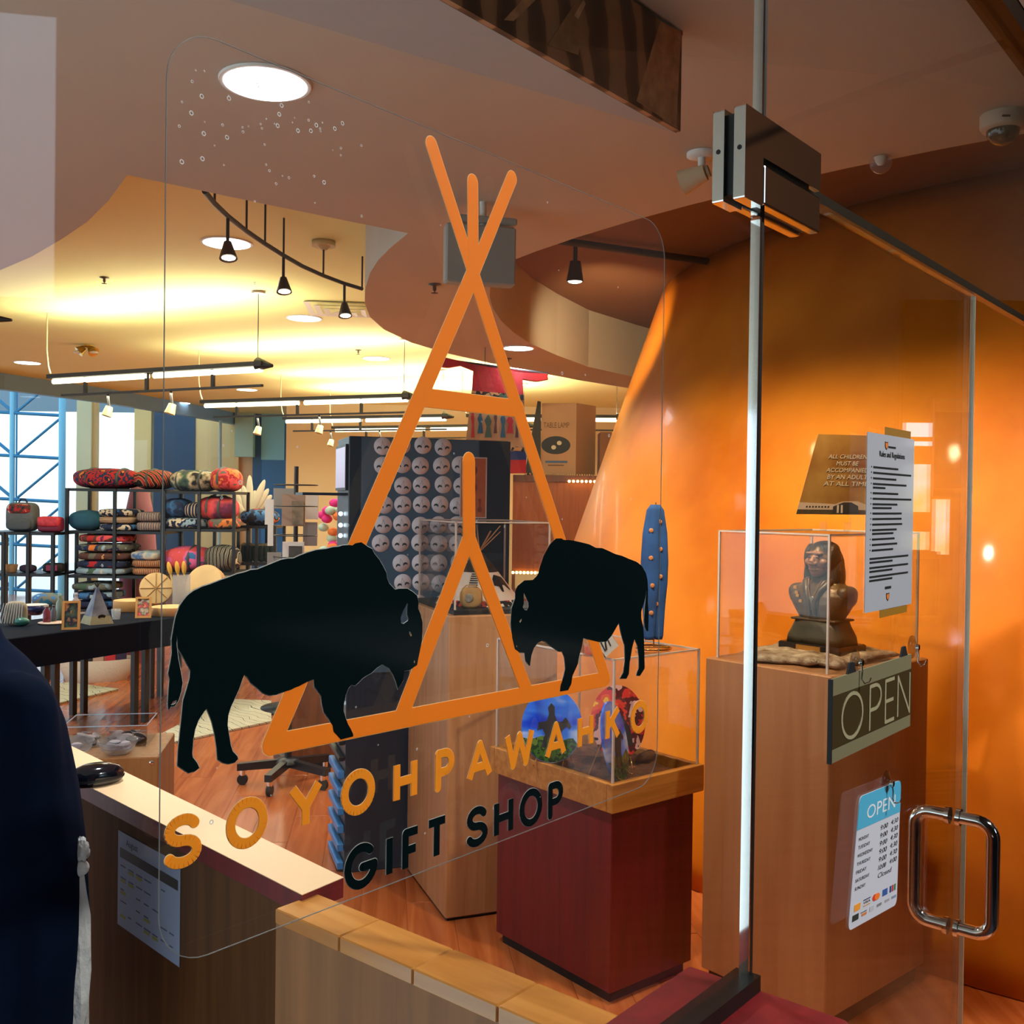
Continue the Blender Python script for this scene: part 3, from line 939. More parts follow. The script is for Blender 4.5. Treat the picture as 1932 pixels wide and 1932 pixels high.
# in this frame +x runs right along the front, -y faces the camera
x0_, zt_ = counter_sz(223, 1566)
x1_, zb_ = counter_sz(338, 1836)
zb0 = counter_sz(223, 1744)[1]
zt_ = max(zt_, counter_sz(345, 1640)[1])
sgn = 1
fy = ins - 0.0012
MB().box(x0_, x1_, fy - 0.0006, fy, zb0, min(zt_, ZK - 0.036)).build('sheet', mat('bluish paper', C(150, 165, 195), 0.6), nt_)
Wd, Ht = x1_ - x0_, min(zt_, ZK - 0.036) - zb0
Zt = zb0 + Ht
m1 = MB()
m1.box(x0_ + 0.01, x1_ - 0.008, fy - 0.0011, fy - 0.0007, Zt - Ht * 0.27, Zt - Ht * 0.17)
m1.build('header_band', M_INK, nt_)
puttext(MB(), 'August', x0_ + Wd * 0.14, x0_ + Wd * 0.34, Zt - Ht * 0.14, Zt - Ht * 0.05, fy - 0.0011).build('heading', M_INK, nt_)
m2, m3 = MB(), MB()
random.seed(3)
for r_ in range(5):
    z_ = Zt - Ht * (0.36 + r_ * 0.125)
    for c_ in range(7):
        xx = x0_ + Wd * (0.05 + c_ * 0.133)
        if random.random() < 0.8:
            m2.box(xx, xx + Wd * random.uniform(.05, .11), fy - 0.001, fy - 0.0007, z_, z_ + Ht * 0.012)
        if random.random() < 0.35:
            m3.box(xx, xx + Wd * .09, fy - 0.001, fy - 0.0007, z_ - Ht * .04, z_ - Ht * .01)
m2.build('entries', mat('grey ink', C(70, 80, 100), 0.6), nt_)['kind'] = 'stuff'
m3.build('highlights', mat('yellow marker', C(150, 150, 60), 0.6), nt_)['kind'] = 'stuff'
# ================================================================ things fixed to the door
GLY['E'] = [([(1, 1), (0, 1), (0, 0), (1, 0)], 0), ([(0, .5), (.9, .5)], 0)]
GLY['N'] = [([(0, 0), (0, 1), (1, 0), (1, 1)], 0)]
t = thing('rules_sheet', 'white laminated sheet headed Rules and Regulations taped to the glass door', 'notice', G0, GROT)
a, b = gs(1625, 980)[0], gs(1714, 980)[0]
zt, zb = gs(1628, 815)[1], gs(1620, 1157)[1]
W_, H_ = b - a, zt - zb
MB().box(a, b, -0.0075, -0.0066, zb, zt).build('sheet', mat('laminated paper', C(172, 178, 190), 0.3, coat=0.4), t)
for (u0, u1, v0, v1) in ((0.35, 0.92, 1.0, 1.045), (0.3, 0.9, -0.045, 0.0)):
    MB().box(a + u0 * W_, a + u1 * W_, -0.0071, -0.0067, zb + v0 * H_, zb + v1 * H_).build('tape', mat('tan tape', C(150, 110, 40), 0.3), t)
puttext(MB(), 'Rules and Regulations', a + .24 * W_, a + .78 * W_, zb + .862 * H_, zb + .905 * H_, -0.0078).build('heading', M_INK, t)
puttext(MB(), 'Rules and Regulations', a + .244 * W_, a + .784 * W_, zb + .862 * H_, zb + .905 * H_, -0.00785).build('heading_weight', M_INK, t)
lines = MB()
random.seed(8)
v = 0.815
for i in range(14):
    lines.box(a + .08 * W_, a + .092 * W_, -0.0079, -0.0076, zb + (v - .008) * H_, zb + v * H_)
    lines.box(a + .12 * W_, a + random.uniform(.55, .95) * W_, -0.0079, -0.0076, zb + (v - .011) * H_, zb + v * H_)
    if i in (3, 6, 10):
        v -= 0.021
        lines.box(a + .12 * W_, a + random.uniform(.35, .6) * W_, -0.0079, -0.0076, zb + (v - .011) * H_, zb + v * H_)
    v -= 0.031
v -= 0.015
for i in range(6):
    lines.box(a + .08 * W_, a + (.9 if i % 2 == 0 else .55) * W_, -0.0079, -0.0076, zb + (v - .011) * H_, zb + v * H_)
    v -= 0.021 if i % 2 == 0 else 0.030
lines.box(a + .40 * W_, a + .53 * W_, -0.0079, -0.0076, zb + .115 * H_, zb + .13 * H_)
lines.box(a + .42 * W_, a + .58 * W_, -0.0079, -0.0076, zb + .927 * H_, zb + .938 * H_)
lines.build('text_lines', M_INK, t)['kind'] = 'stuff'
for (u, vv, sc_) in ((.38, .94, .022), (.46, .07, .022)):
    cx_, cz_ = a + u * W_, zb + vv * H_
    sh = [(-1, 1), (0, .85), (1, 1), (.95, -.2), (.6, -.8), (0, -1.2), (-.6, -.8), (-.95, -.2)]
    MB().prism([[(cx_ + p[0] * sc_ * W_ * 1.5, cz_ + p[1] * sc_ * H_) for p in sh]], -0.0079, -0.0076).build('crest', M_INK, t)
    MB().prism([[(cx_ + p[0] * sc_ * W_ * 1.1, cz_ + p[1] * sc_ * .72 * H_) for p in sh]], -0.0082, -0.0079).build('crest_field', mat('crest orange', C(224, 120, 40), 0.5), t)

def suction_hook(label, s, z):
    t = thing('suction_hook', label, 'hook', G0, GROT, 'suction hooks on the door')
    MB(Matrix.Translation((s, -0.006, z)) @ Matrix.Rotation(math.pi / 2, 4, 'X')).lathe([(0.020, 0), (0.0195, 0.0015), (0.013, 0.004), (0.006, 0.008), (0.006, 0.012), (0.0, 0.013)], 24).build('cup', glassmat('clear vinyl cup', (0.82, 0.82, 0.8, 1), 1.6), t)
    MB().tube([(s, -0.016, z), (s, -0.018, z - 0.012), (s, -0.017, z - 0.024), (s, -0.022, z - 0.031), (s, -0.029, z - 0.027), (s, -0.031, z - 0.021)], 0.0013, 8).build('hook', M_CHROME, t)
    MB().cyl((s, -0.014, z), (s, -0.019, z), 0.005, n=12).build('boss', M_CHROME, t)
    return t
suction_hook('left suction cup hook holding the grey OPEN sign', *gs(1605, 1248))
suction_hook('right suction cup hook holding the grey OPEN sign', *gs(1713, 1220))
suction_hook('suction cup hook above the blue and white hours card', *gs(1664, 1475))

t = thing('open_sign', 'grey and brown OPEN sign hanging by two hooks on the glass door', 'sign', G0, GROT)
a, b = gs(1567, 1360, -0.012)[0], gs(1716, 1310, -0.012)[0]
zt, zb = gs(1567, 1282, -0.012)[1], gs(1568, 1440, -0.012)[1]
W_, H_ = b - a, zt - zb
MB().box(a, b, -0.014, -0.010, zb, zt).build('plate', mat('brushed grey sign', C(128, 124, 96), 0.35, 0.2), t)
MB().box(a, b, -0.0150, -0.0140, zb + .17 * H_, zb + .80 * H_).build('panel', mat('brown sign field', C(62, 52, 30), 0.3), t)
MB().box(a - 0.004, a, -0.0150, -0.009, zb, zt).build('edge', M_INK, t)
for ch, u0, u1 in (('O', .10, .34), ('P', .43, .57), ('E', .63, .75), ('N', .80, .97)):
    mb = MB()
    for pts, cl in GLY[ch]:
        stroke(mb, [(a + (u0 + p[0] * (u1 - u0)) * W_, zb + (.215 + p[1] * .54) * H_) for p in pts], 0.0055, -0.0156, -0.0151, closed=bool(cl), roundends=ch in 'OP')
    mb.build('letter_' + ch.lower(), mat('pale sign letter', C(150, 146, 116), 0.4), t)
for u in (.22, .90):
    MB().prism([[(a + (u - .05) * W_, zt), (a + (u + .05) * W_, zt), (a + (u + .02) * W_, zt + .016), (a + (u - .02) * W_, zt + .016)]], -0.0135, -0.0105).build('hanger', M_INK, t)

# hours card, tilted
TL, TR, BR, BL = (gs(1620, 1503, -.007), gs(1698, 1471, -.007), gs(1690, 1706, -.007), gs(1598, 1757, -.007))
def bil(u, v, y):
    s = (1 - u) * (1 - v) * BL[0] + u * (1 - v) * BR[0] + u * v * TR[0] + (1 - u) * v * TL[0]
    z = (1 - u) * (1 - v) * BL[1] + u * (1 - v) * BR[1] + u * v * TR[1] + (1 - u) * v * TL[1]
    return (s, y, z)
YC = -0.0078
t = thing('hours_card', 'blue and white OPEN card with handwritten opening hours on the glass door', 'sign', G0, GROT)
def roundrect(u0, u1, v0, v1, r, corners='1111'):
    P = []
    for k, (cx_, cy_, a0) in enumerate(((u1 - r, v1 - r, 0), (u0 + r, v1 - r, 90), (u0 + r, v0 + r, 180), (u1 - r, v0 + r, 270))):
        if corners[k] == '1':
            P += arc(cx_, cy_, r, r, a0, a0 + 90, 5)
        else:
            P.append(((u1, v1), (u0, v1), (u0, v0), (u1, v0))[k])
    return P
def bilpoly(mb, pts, y, th=0.0008):
    q = [bil(u, v, 0) for u, v in pts]
    return mb.prism([[(p[0], p[2]) for p in q]], y - th, y)
bilpoly(MB(), roundrect(0, 1, 0, 1, .06), YC).build('card', mat('card white', C(192, 198, 212), 0.45), t)
bilpoly(MB(), roundrect(0, 1, .745, 1, .06, '1100'), YC - 0.0009, .0004).build('blue_panel', mat('card blue', C(74, 168, 206), 0.45), t)
def biltext(mb, body, u0, u1, v0, v1, y, sh=0):
    vs, fs = textmesh(body)
    a0, a1 = min(p.x for p in vs), max(p.x for p in vs)
    b0, b1 = min(p.y for p in vs), max(p.y for p in vs)
    return mb.add([bil(u0 + (p.x - a0) / (a1 - a0) * (u1 - u0) + sh * (p.y - b0), v0 + (p.y - b0) / (b1 - b0) * (v1 - v0), y) for p in vs], fs)
biltext(MB(), 'OPEN', .19, .86, .80, .905, YC - .0016).build('heading', mat('card letters', C(214, 222, 230), 0.5), t)
hrs = [('MONDAY', '9:00', '4:30'), ('TUESDAY', '9:00', '4:30'), ('WEDNESDAY', '9:00', '4:30'), ('THURSDAY', '9:00', '4:30'), ('FRIDAY', '9:00', '4:30'), ('SATURDAY', '10:00', '4:00'), ('SUNDAY', 'Closed', None)]
for i, (dn, o_, c_) in enumerate(hrs):
    v = .655 - i * .062
    wd = .036 * len(dn)
    biltext(MB(), dn, .06, .06 + wd, v, v + .026, YC - .0012).build('day', M_INK, t)
    biltext(MB(), o_, .53, .53 + (.17 if c_ else .30), v + .010, v + .048, YC - .0013, .02).build('opening_time', M_INK, t)
    if c_:
        biltext(MB(), c_, .78, .95, v + .016, v + .054, YC - .0013, .02).build('closing_time', M_INK, t)
def chip(u0, u1, v0, v1, col, nm='payment_mark'):
    return bilpoly(MB(), [(u0, v0), (u1, v0), (u1, v1), (u0, v1)], YC - .0009, .0004).build(nm, mat('mark %d %d %d' % col, C(*col), 0.5), t)
chip(.08, .20, .125, .175, (226, 150, 50))
biltext(MB(), 'VISA', .26, .40, .145, .165, YC - .0013).build('payment_mark', M_INK, t)
chip(.26, .40, .172, .178, (30, 40, 80)); chip(.26, .40, .128, .134, (180, 140, 60))
bilpoly(MB(), arc(.50, .153, .055, .026, 0, 340, 14), YC - .0009, .0004).build('payment_mark', mat('mark red', C(206, 60, 40), .5), t)
bilpoly(MB(), arc(.545, .153, .055, .026, 0, 340, 14), YC - .0012, .0003).build('payment_mark', mat('mark orange', C(230, 120, 40), .5), t)
chip(.66, .77, .128, .178, (50, 90, 160))
for k in range(3):
    chip(.82 + k * .05, .855 + k * .05, .128, .178, ((40, 60, 120), (180, 60, 60), (60, 120, 80))[k])
chip(.06, .18, .055, .10, (40, 52, 50)); chip(.22, .34, .085, .092, (90, 96, 100)); chip(.24, .34, .06, .078, (200, 120, 70))
chip(.40, .48, .06, .10, (176, 182, 190)); chip(.55, .65, .068, .088, (120, 124, 130)); chip(.72, .82, .068, .088, (150, 154, 160)); chip(.87, .97, .068, .088, (120, 140, 160))

# ================================================================ plinth helpers
def corner_frame(N, ang):
    """rotz of a frame whose +x heads ang degrees right of straight ahead, +y the left face direction"""
    return math.radians(90 - ang)
def vitrine(name, label, loc, rz, x0, x1, y0, y1, z0, z1, th=0.006, edge=True):
    t = thing(name, label, 'display case', loc, rz)
    MB().box(x0, x1, y0, y1, z1 - th, z1).build('top_panel', M_ACRYL, t)
    for (a, b, c, d) in ((x0, x1, y0, y0 + th), (x0, x1, y1 - th, y1), (x0, x0 + th, y0 + th, y1 - th), (x1 - th, x1, y0 + th, y1 - th)):
        MB().box(a, b, c, d, z0, z1 - th).build('side_panel', M_ACRYL, t)
    if edge:
        e = 0.0035
        for (x, y) in ((x0, y0), (x1, y0), (x0, y1), (x1, y1)):
            MB().box(x - e, x + e, y - e, y + e, z0, z1).build('corner_edge', M_EDGE, t)
        for (p, q) in (((x0, y0), (x1, y0)), ((x1, y0), (x1, y1)), ((x1, y1), (x0, y1)), ((x0, y1), (x0, y0))):
            MB().box(min(p[0], q[0]) - e, max(p[0], q[0]) + e, min(p[1], q[1]) - e, max(p[1], q[1]) + e, z1 - .5 * e, z1 + e).build('rim_edge', M_EDGE, t)
    return t

# ---------------------------------------------------------------- statue plinth
zA = aty(1333, 1247, 3.42).z
N1 = atz(1567, 1277, zA)
A1 = 49
r1 = corner_frame(N1, A1)
ly, lx = along(N1, A1 - 90, 1331, 1247), along(N1, A1, 1752, 1247)
P1 = (N1.x, N1.y, 0)
t = thing('display_plinth', 'tall maple plinth under the bronze bust case', 'plinth', P1, r1, 'display plinths')
MB().cbox(0, lx, 0, ly, 0.06, zA, 0.004).build('body', woodmat('maple veneer', C(170, 112, 66), C(186, 130, 82), 0.45, scale=.6), t)
MB().box(0.02, lx - .02, 0.02, ly - .02, 0, 0.06).build('toe_kick', M_INK, t)
zV = aty(1346, 1003, 3.42).z
vitrine('display_case', 'clear acrylic case covering the bronze bust', P1, r1, 0.03, lx - .03, 0.03, ly - .03, zA + .001, zV)
# fur pelt
fp = MB()
def furjit(tt, ph):
    return 0.10 * math.sin(5 * tt + 2 * ph) + 0.08 * math.sin(11 * tt) + random.uniform(-.05, .05)
random.seed(2)
fp.ball((0, 0, 0), (lx * .40, ly * .40, 0.020), 40, 10, e=.7, jit=furjit)
fo = fp.build('fur_pelt', mat('fur', C(190, 150, 104), 0.95, noise=(26, 0.4, C(126, 86, 52), C(226, 200, 164)), bump=(180, 0.9)), loc=(N1 + Matrix.Rotation(r1, 3, 'Z') @ Vector((lx * .5, ly * .5, 0))) * 1.0)
fo.location.z = zA + .016
fo.rotation_euler = (0, 0, r1)
tag(fo, 'pale and brown fur pelt lying under the bronze bust', 'fur pelt')
# bust, faces the left front of its plinth
cx_, cy_ = lx * .50, ly * .47
bc = N1 + Matrix.Rotation(r1, 3, 'Z') @ Vector((cx_, cy_, 0))
BZ = zA + .026
bust = thing('bronze_bust', 'dark bronze bust of a long-haired elder wearing a medal', 'sculpture', (bc.x, bc.y, BZ), r1 - math.pi / 2)
# local: front is -y
M_BRONZE = mat('dark bronze', C(104, 78, 46), 0.34, 0.25, noise=(14, 0.3), bump=(40, .25))
MB().cbox(-.122, .122, -.085, .085, 0, .030, .004).build('base', mat('black stone', C(24, 20, 14), .2), bust)
MB().cbox(-.048, .048, -.0880, -.0845, .006, .026, .0015).build('plaque', mat('brass plaque', C(206, 140, 60), .3, .8), bust)
fg = MB()
def loft(mb, secs, n=32):
    vs = []
    for (z, rx, ry, oy, e) in secs:
        for i in range(n):
            a = 2 * math.pi * i / n
            sgc = lambda v: math.copysign(abs(v) ** e, v)
            vs.append((rx * sgc(math.cos(a)), oy + ry * sgc(math.sin(a)), z))
    fs = []
    for k in range(len(secs) - 1):
        for i in range(n):
            j = (i + 1) % n
            fs.append((k * n + i, k * n + j, k * n + n + j, k * n + n + i))
    fs += [tuple(range(n - 1, -1, -1)), tuple(range((len(secs) - 1) * n, len(secs) * n))]
    return mb.add(vs, fs, True)
loft(fg, [(.026, .108, .074, 0, .55), (.060, .100, .068, 0, .6), (.095, .082, .056, 0, .7), (.115, .078, .054, 0, .8), (.135, .092, .060, 0, .8), (.165, .108, .066, 0, .75), (.195, .114, .066, .002, .75), (.220, .104, .058, .006, .8), (.238, .072, .048, .008, .9), (.250, .044, .040, .006, 1), (.275, .036, .036, .0, 1)])
for s in (-1, 1):
    fg.ball((s * .088, .002, .192), (.036, .050, .040))
    fg.ball((s * .050, .012, .262), (.024, .036, .070))       # hair falling on the shoulders
fg.ball((0, -.012, .318), (.043, .052, .060))                 # skull
fg.ball((0, .016, .322), (.057, .052, .062))                  # hair mass
fg.ball((0, .030, .275), (.056, .040, .072))
fg.ball((0, -.030, .286), (.030, .030, .026))                 # jaw
fg.ball((0, -.046, .274), (.015, .012, .012))                 # chin
fg.ball((0, -.052, .338), (.030, .012, .008))                 # brow
fg.cyl((0, -.054, .334), (0, -.073, .310), .006, .010, 10)    # nose
fg.ball((0, -.069, .308), (.012, .010, .008))
fg.ball((0, -.055, .292), (.018, .010, .005))
fg.ball((0, -.054, .284), (.017, .010, .004))
for s in (-1, 1):
    fg.ball((s * .027, -.041, .314), (.014, .014, .014))
    fg.ball((s * .016, -.054, .327), (.008, .005, .004))
remesh(fg.build('figure', M_BRONZE, bust), 0.0034, 3, .4)
M_FACE = mat('brown bronze face', C(168, 112, 74), .45, .1, noise=(20, .15))
fc = MB()
fc.ball((0, -.0150, .316), (.0425, .0525, .0560))
fc.ball((0, -.031, .286), (.0305, .0305, .0265))
fc.ball((0, -.047, .274), (.016, .013, .0125))
fc.cyl((0, -.054, .336), (0, -.0755, .310), .0065, .0105, 10)
fc.ball((0, -.070, .308), (.0135, .011, .0085))
for s in (-1, 1):
    fc.ball((s * .018, -.058, .343), (.014, .008, .005))
    fc.ball((s * .028, -.044, .312), (.015, .0145, .013))
    fc.ball((s * .011, -.068, .307), (.006, .008, .006))
fc.ball((0, -.058, .2935), (.018, .009, .004))
fc.ball((0, -.057, .2855), (.017, .010, .0045))
for s in (-1, 1):
    fc.ball((s * .014, -.060, .2875), (.006, .006, .003))
remesh(fc.build('face', M_FACE, bust), 0.0021, 2, .35)
for s in (-1, 1):
    MB().ball((s * .0165, -.0625, .329), (.0075, .0035, .0028), 10, 6).build('eye', mat('bronze eye', C(30, 20, 12), .3, .3), bust)
hr = MB()
hr.ball((0, .010, .352), (.050, .058, .034))
for s in (-1, 1):
    hr.ball((s * .046, -.004, .325), (.018, .036, .050))
    hr.ball((s * .052, .004, .262), (.020, .030, .062))
hr.ball((0, .040, .29), (.058, .036, .085))
remesh(hr.build('hair', mat('bronze hair', C(70, 56, 36), .35, .3, bump=(60, .6), stretch=(3, 3, .4)), bust), .0035, 3, .4)
MB(Matrix.Translation((.0, -.064, .170)) @ Matrix.Rotation(math.pi / 2 + .12, 4, 'X')).lathe([(.0255, 0), (.0255, .005), (.022, .007), (0, .007)], 28).build('medal', mat('pewter medal', C(128, 116, 98), .35, .7), bust)
for s in (-1, 1):
    MB().tube([(s * .026, -.046, .252), (s * .018, -.062, .222), (s * .006, -.070, .192)], .0022, 6).build('medal_cord', mat('bronze cord', C(150, 104, 44), .4, .5), bust)
M_COATB = mat('bronze coat', C(84, 62, 36), .4, .2, noise=(18, .3), bump=(50, .3))
for s in (-1, 1):
    cl = MB()
    cl.tube([(s * .020, .030, .268), (s * .046, .004, .256), (s * .044, -.034, .240), (s * .026, -.060, .212), (s * .012, -.068, .178), (s * .010, -.064, .130)], .010, 10, rs=[.010, .013, .014, .012, .010, .007])
    cl.build('lapel', M_COATB, bust)
    MB().ball((s * .092, .000, .203), (.030, .046, .030), 18, 12, e=.8).build('shoulder_cape', M_COATB, bust)
MB().cbox(-.088, .088, -.064, .064, .108, .116, .003).build('waist_band', M_COATB, bust)
loft(MB(), [(.030, .112, .078, 0, .45), (.055, .108, .076, 0, .45), (.090, .092, .066, 0, .5), (.110, .086, .062, 0, .55)]).build('drape_block', mat('green bronze', C(74, 66, 44), .45, .2, noise=(12, .25), bump=(30, .3)), bust)
for k, (x, z) in enumerate(((-.066, .222), (-.060, .205), (-.056, .194), (-.044, .176))):
    MB().box(x - .006, x + .006, -.070, -.060, z - .006, z + .004).build('bead_strip', mat('gold bead', C(214, 136, 40), .25, .8), bust)

# tepee-shaped notice on a clear easel, on the case
YB = 3.44
zs = zV + .008
q = [aty(1544, 819, YB), aty(1650, 822, YB), aty(1692, 972, YB), aty(1502, 970, YB)]
sg_ = thing('children_notice', 'tepee-shaped brown notice ALL CHILDREN MUST BE ACCOMPANIED on a clear easel', 'sign', (q[3].x, YB, zs), 0)
def lw_(p):
    return (p.x - q[3].x, p.z - zs)
Q = [lw_(p) for p in q]
MB().prism([[Q[3], Q[2], Q[1], Q[0]]], 0, .004).build('panel', mat('parchment print', C(150, 100, 40), .35, noise=(7, .3, C(124, 70, 22), C(178, 132, 66)), coat=.4), sg_)
def tz(u, v):
    L = (Q[3][0] + (Q[0][0] - Q[3][0]) * v, Q[3][1] + (Q[0][1] - Q[3][1]) * v)
    R = (Q[2][0] + (Q[1][0] - Q[2][0]) * v, Q[2][1] + (Q[1][1] - Q[2][1]) * v)
    return (L[0] + (R[0] - L[0]) * u, L[1] + (R[1] - L[1]) * u)
for txt, u0, u1, v in (('ALL CHILDREN', .24, .80, .70), ('MUST BE', .36, .66, .615), ('ACCOMPANIED', .235, .79, .53), ('BY AN ADULT', .26, .76, .445), ('AT ALL TIMES', .225, .80, .36)):
    a, b = tz(u0, v), tz(u1, v + .055)
    puttext(MB(), txt, a[0], b[0], a[1], b[1], -.0014, shear=.2).build('notice_line', mat('pale lettering', C(214, 192, 160), .5), sg_)
    puttext(MB(), txt, a[0] + .0012, b[0] + .0012, a[1] - .0016, b[1] - .0016, -.0007, shear=.2).build('notice_shadow', mat('brown lettering', C(86, 54, 24), .5), sg_)
MB().prism([[tz(0, 0), tz(1, 0), tz(1, .06), tz(0, .06)]], -.001, -.0002).build('grass_strip', mat('printed dark grass', C(70, 56, 34), .5, noise=(60, .4)), sg_)
MB().prism([[tz(0, .06), tz(1, .06), tz(1, .12), tz(.72, .12), tz(.62, .17), tz(.46, .165), tz(.38, .13), tz(0, .15)]], -.001, -.0002).build('printed_building', mat('printed building', C(190, 158, 128), .5), sg_)
MB().prism([[tz(.36, .02), tz(.62, .02), tz(.62, .11), tz(.55, .155), tz(.47, .155), tz(.36, .10)]], -.0015, -.0011).build('printed_entrance', mat('printed entrance', C(52, 42, 36), .5), sg_)
for k in (.40, .44):
    MB().prism([[tz(k, .02), tz(k + .02, .02), tz(k + .02, .12), tz(k, .12)]], -.002, -.0016).build('printed_column', mat('printed column', C(206, 178, 150), .5), sg_)
for k in range(8):
    MB().prism([[tz(.08 + k * .032, .085), tz(.095 + k * .032, .085), tz(.095 + k * .032, .105), tz(.08 + k * .032, .105)]], -.0015, -.0011).build('printed_window', M_INK, sg_)
for k in (.28, .52):
    p = tz(k, 0)
    MB().box(p[0], p[0] + .004, -.02, .05, -.001, .030).build('easel_leg', M_ACRYL, sg_)
    MB().box(p[0], p[0] + .004, -.02, -.016, .030, .055).build('easel_lip', M_ACRYL, sg_)

# ---------------------------------------------------------------- red plinth with oak tray and case
zT0 = aty(924, 1470, 3.70).z
N2 = atz(1155, 1537, zT0)
A2 = 51
r2 = corner_frame(N2, A2)
ly2, lx2 = along(N2, A2 - 90, 924, 1468), along(N2, A2, 1328, 1501)
P2 = (N2.x, N2.y, 0)
TT = .096
t = thing('red_plinth', 'dark red plinth carrying the oak tray with painted plates', 'plinth', P2, r2, 'display plinths')
MB().cbox(.03, lx2 - .02, .03, ly2 - .012, .04, zT0, .003).build('body', M_RED, t)
MB().box(.05, lx2 - .04, .05, ly2 - .03, 0, .04).build('toe_kick', M_INK, t)
t = thing('oak_tray', 'oak framed tray under the case of painted plates', 'tray', P2, r2)
MB().box(.028, lx2 - .028, .028, ly2 - .028, zT0, zT0 + .04).build('tray_floor', mat('tray lining', C(92, 44, 14), .9), t)
for (a, b, c, d) in ((0, lx2, 0, .028), (0, lx2, ly2 - .028, ly2), (0, .028, .028, ly2 - .028), (lx2 - .028, lx2, .028, ly2 - .028)):
    bevel(MB().box(a, b, c, d, zT0, zT0 + TT).build('rail', M_OAK, t), .003)
zc2 = zT0 + TT
zt2 = aty(1158, 1243, N2.y + .05).z
vitrine('display_case', 'clear acrylic case over the painted plates on the oak tray', P2, r2, .016, lx2 - .02, .016, ly2 - .02, zc2 + .0005, zt2)
def W2(x, y, z=0):
    v = N2 + Matrix.Rotation(r2, 3, 'Z') @ Vector((x, y, 0))
    return Vector((v.x, v.y, z))
random.seed(5)
fu = MB().ball((0, 0, 0), (lx2 * .42, ly2 * .43, .024), 48, 10, e=.6, jit=furjit).build('fur_pelt', mat('brown fur', C(84, 44, 16), .95, noise=(22, .5, C(46, 22, 8), C(124, 70, 28)), bump=(160, 1.0)), loc=W2(lx2 * .5, ly2 * .5, zT0 + .062), rotz=r2)
tag(fu, 'dark brown fur pelt spread in the oak tray', 'fur pelt')
log_ = MB().ball((0, 0, 0), (.075, .022, .020), 20, 10, jit=lambda a, b: .12 * math.sin(3 * a)).build('driftwood', mat('dark wood log', C(92, 56, 26), .9, noise=(18, .4), bump=(60, .6)), loc=W2(lx2 * .80, ly2 * .30, zT0 + .095), rotz=r2 + .3)
tag(log_, 'small dark driftwood piece lying in the oak tray', 'driftwood')

def plate(label, px, py, rx, rz_, yaw, depth, kind):
    """painted oval plate standing on a gold wire easel"""
    c = aty(px, py, depth)
    zb_ = zT0 + .084
    t = thing('painted_plate', label, 'plate', (c.x, depth, zb_), yaw, 'painted plates in the oak tray')
    zc = c.z - zb_
    M4 = Matrix.Translation((0, 0, zc)) @ Matrix.Rotation(math.radians(-12), 4, 'X')
    ell = arc(0, 0, rx, rz_, 0, 352, 40)
    if kind == 0:
        sky = pattern('sky paint %s' % label[:8], [C(10, 40, 170), C(16, 66, 216), C(60, 130, 240), C(230, 240, 250)], 7, 'soft', .15, stretch=(.5, 1, 1.4))
    else:
        sky = pattern('sunset paint', [C(250, 190, 40), C(240, 90, 30), C(220, 50, 40), C(90, 20, 24), C(230, 170, 160), C(40, 20, 24)], 12, 'noise', .15)
    MB(M4).prism([ell], -.004, .004).build('plate_face', sky, t)
    gnd = [(p[0] * .985, p[1] * .985) for p in ell if p[1] < -rz_ * .35]
    gnd = sorted(gnd, key=lambda p: p[0])
    top = [(x, -rz_ * (.34 + .06 * math.sin(60 * x))) for x in [gnd[-1][0] + (gnd[0][0] - gnd[-1][0]) * i / 12 for i in range(13)]]
    if kind == 0:
        MB(M4).prism([gnd + top[1:-1]], -.0052, -.0045).build('painted_ground', pattern('ground paint', [C(24, 40, 20), C(60, 100, 30), C(30, 60, 26), C(90, 120, 40)], 30, 'noise', .2), t)
        k = rx / .118
        hx = [(-.035, -.075), (-.022, -.03), (-.035, -.01), (-.055, -.018), (-.050, .01), (-.020, .016), (-.012, .04), (-.018, .062), (-.006, .080), (.008, .066), (.010, .040), (.022, .018), (.040, .018), (.052, .034), (.062, .026), (.078, .004), (.070, -.004), (.056, .004), (.040, -.016), (.030, -.036), (.020, -.075), (.008, -.075), (.006, -.04), (-.010, -.04), (-.020, -.075)]
        MB(M4).prism([[(p[0] * k, p[1] * rz_ / .125) for p in hx]], -.0060, -.0053).build('painted_rider', M_INK, t)
    else:
        hx = [(-.06, -.08), (-.05, .0), (-.02, .03), (.02, .02), (.05, -.02), (.06, -.08)]
        MB(M4).prism([[(p[0] * rx / .118, p[1] * rz_ / .125) for p in hx]], -.0055, -.0045).build('painted_figures', M_INK, t)
    for s in (-1, 1):
        x = s * rx * .45
        MB().tube([(x, -.060, .012), (x, -.052, .002), (x, -.035, .004), (x, -.012, .03), (x * .6, .03, zc + .02), (x * 1.1, .075, .002)], .0018, 6).build('easel_wire', mat('gold wire', C(226, 170, 80), .25, .9), t)
    return t
plate('round painted plate with a rider on horseback against a blue sky', 1041, 1370, .112, .128, math.radians(-18), N2.y + .30, 0)
plate('round painted plate in red and yellow behind the tilted oval plate', 1166, 1362, .100, .130, math.radians(10), N2.y + .29, 1)
plate('narrow turned plate with blue sky at the front corner of the case', 1160, 1400, .100, .140, math.radians(62), N2.y + .165, 0)

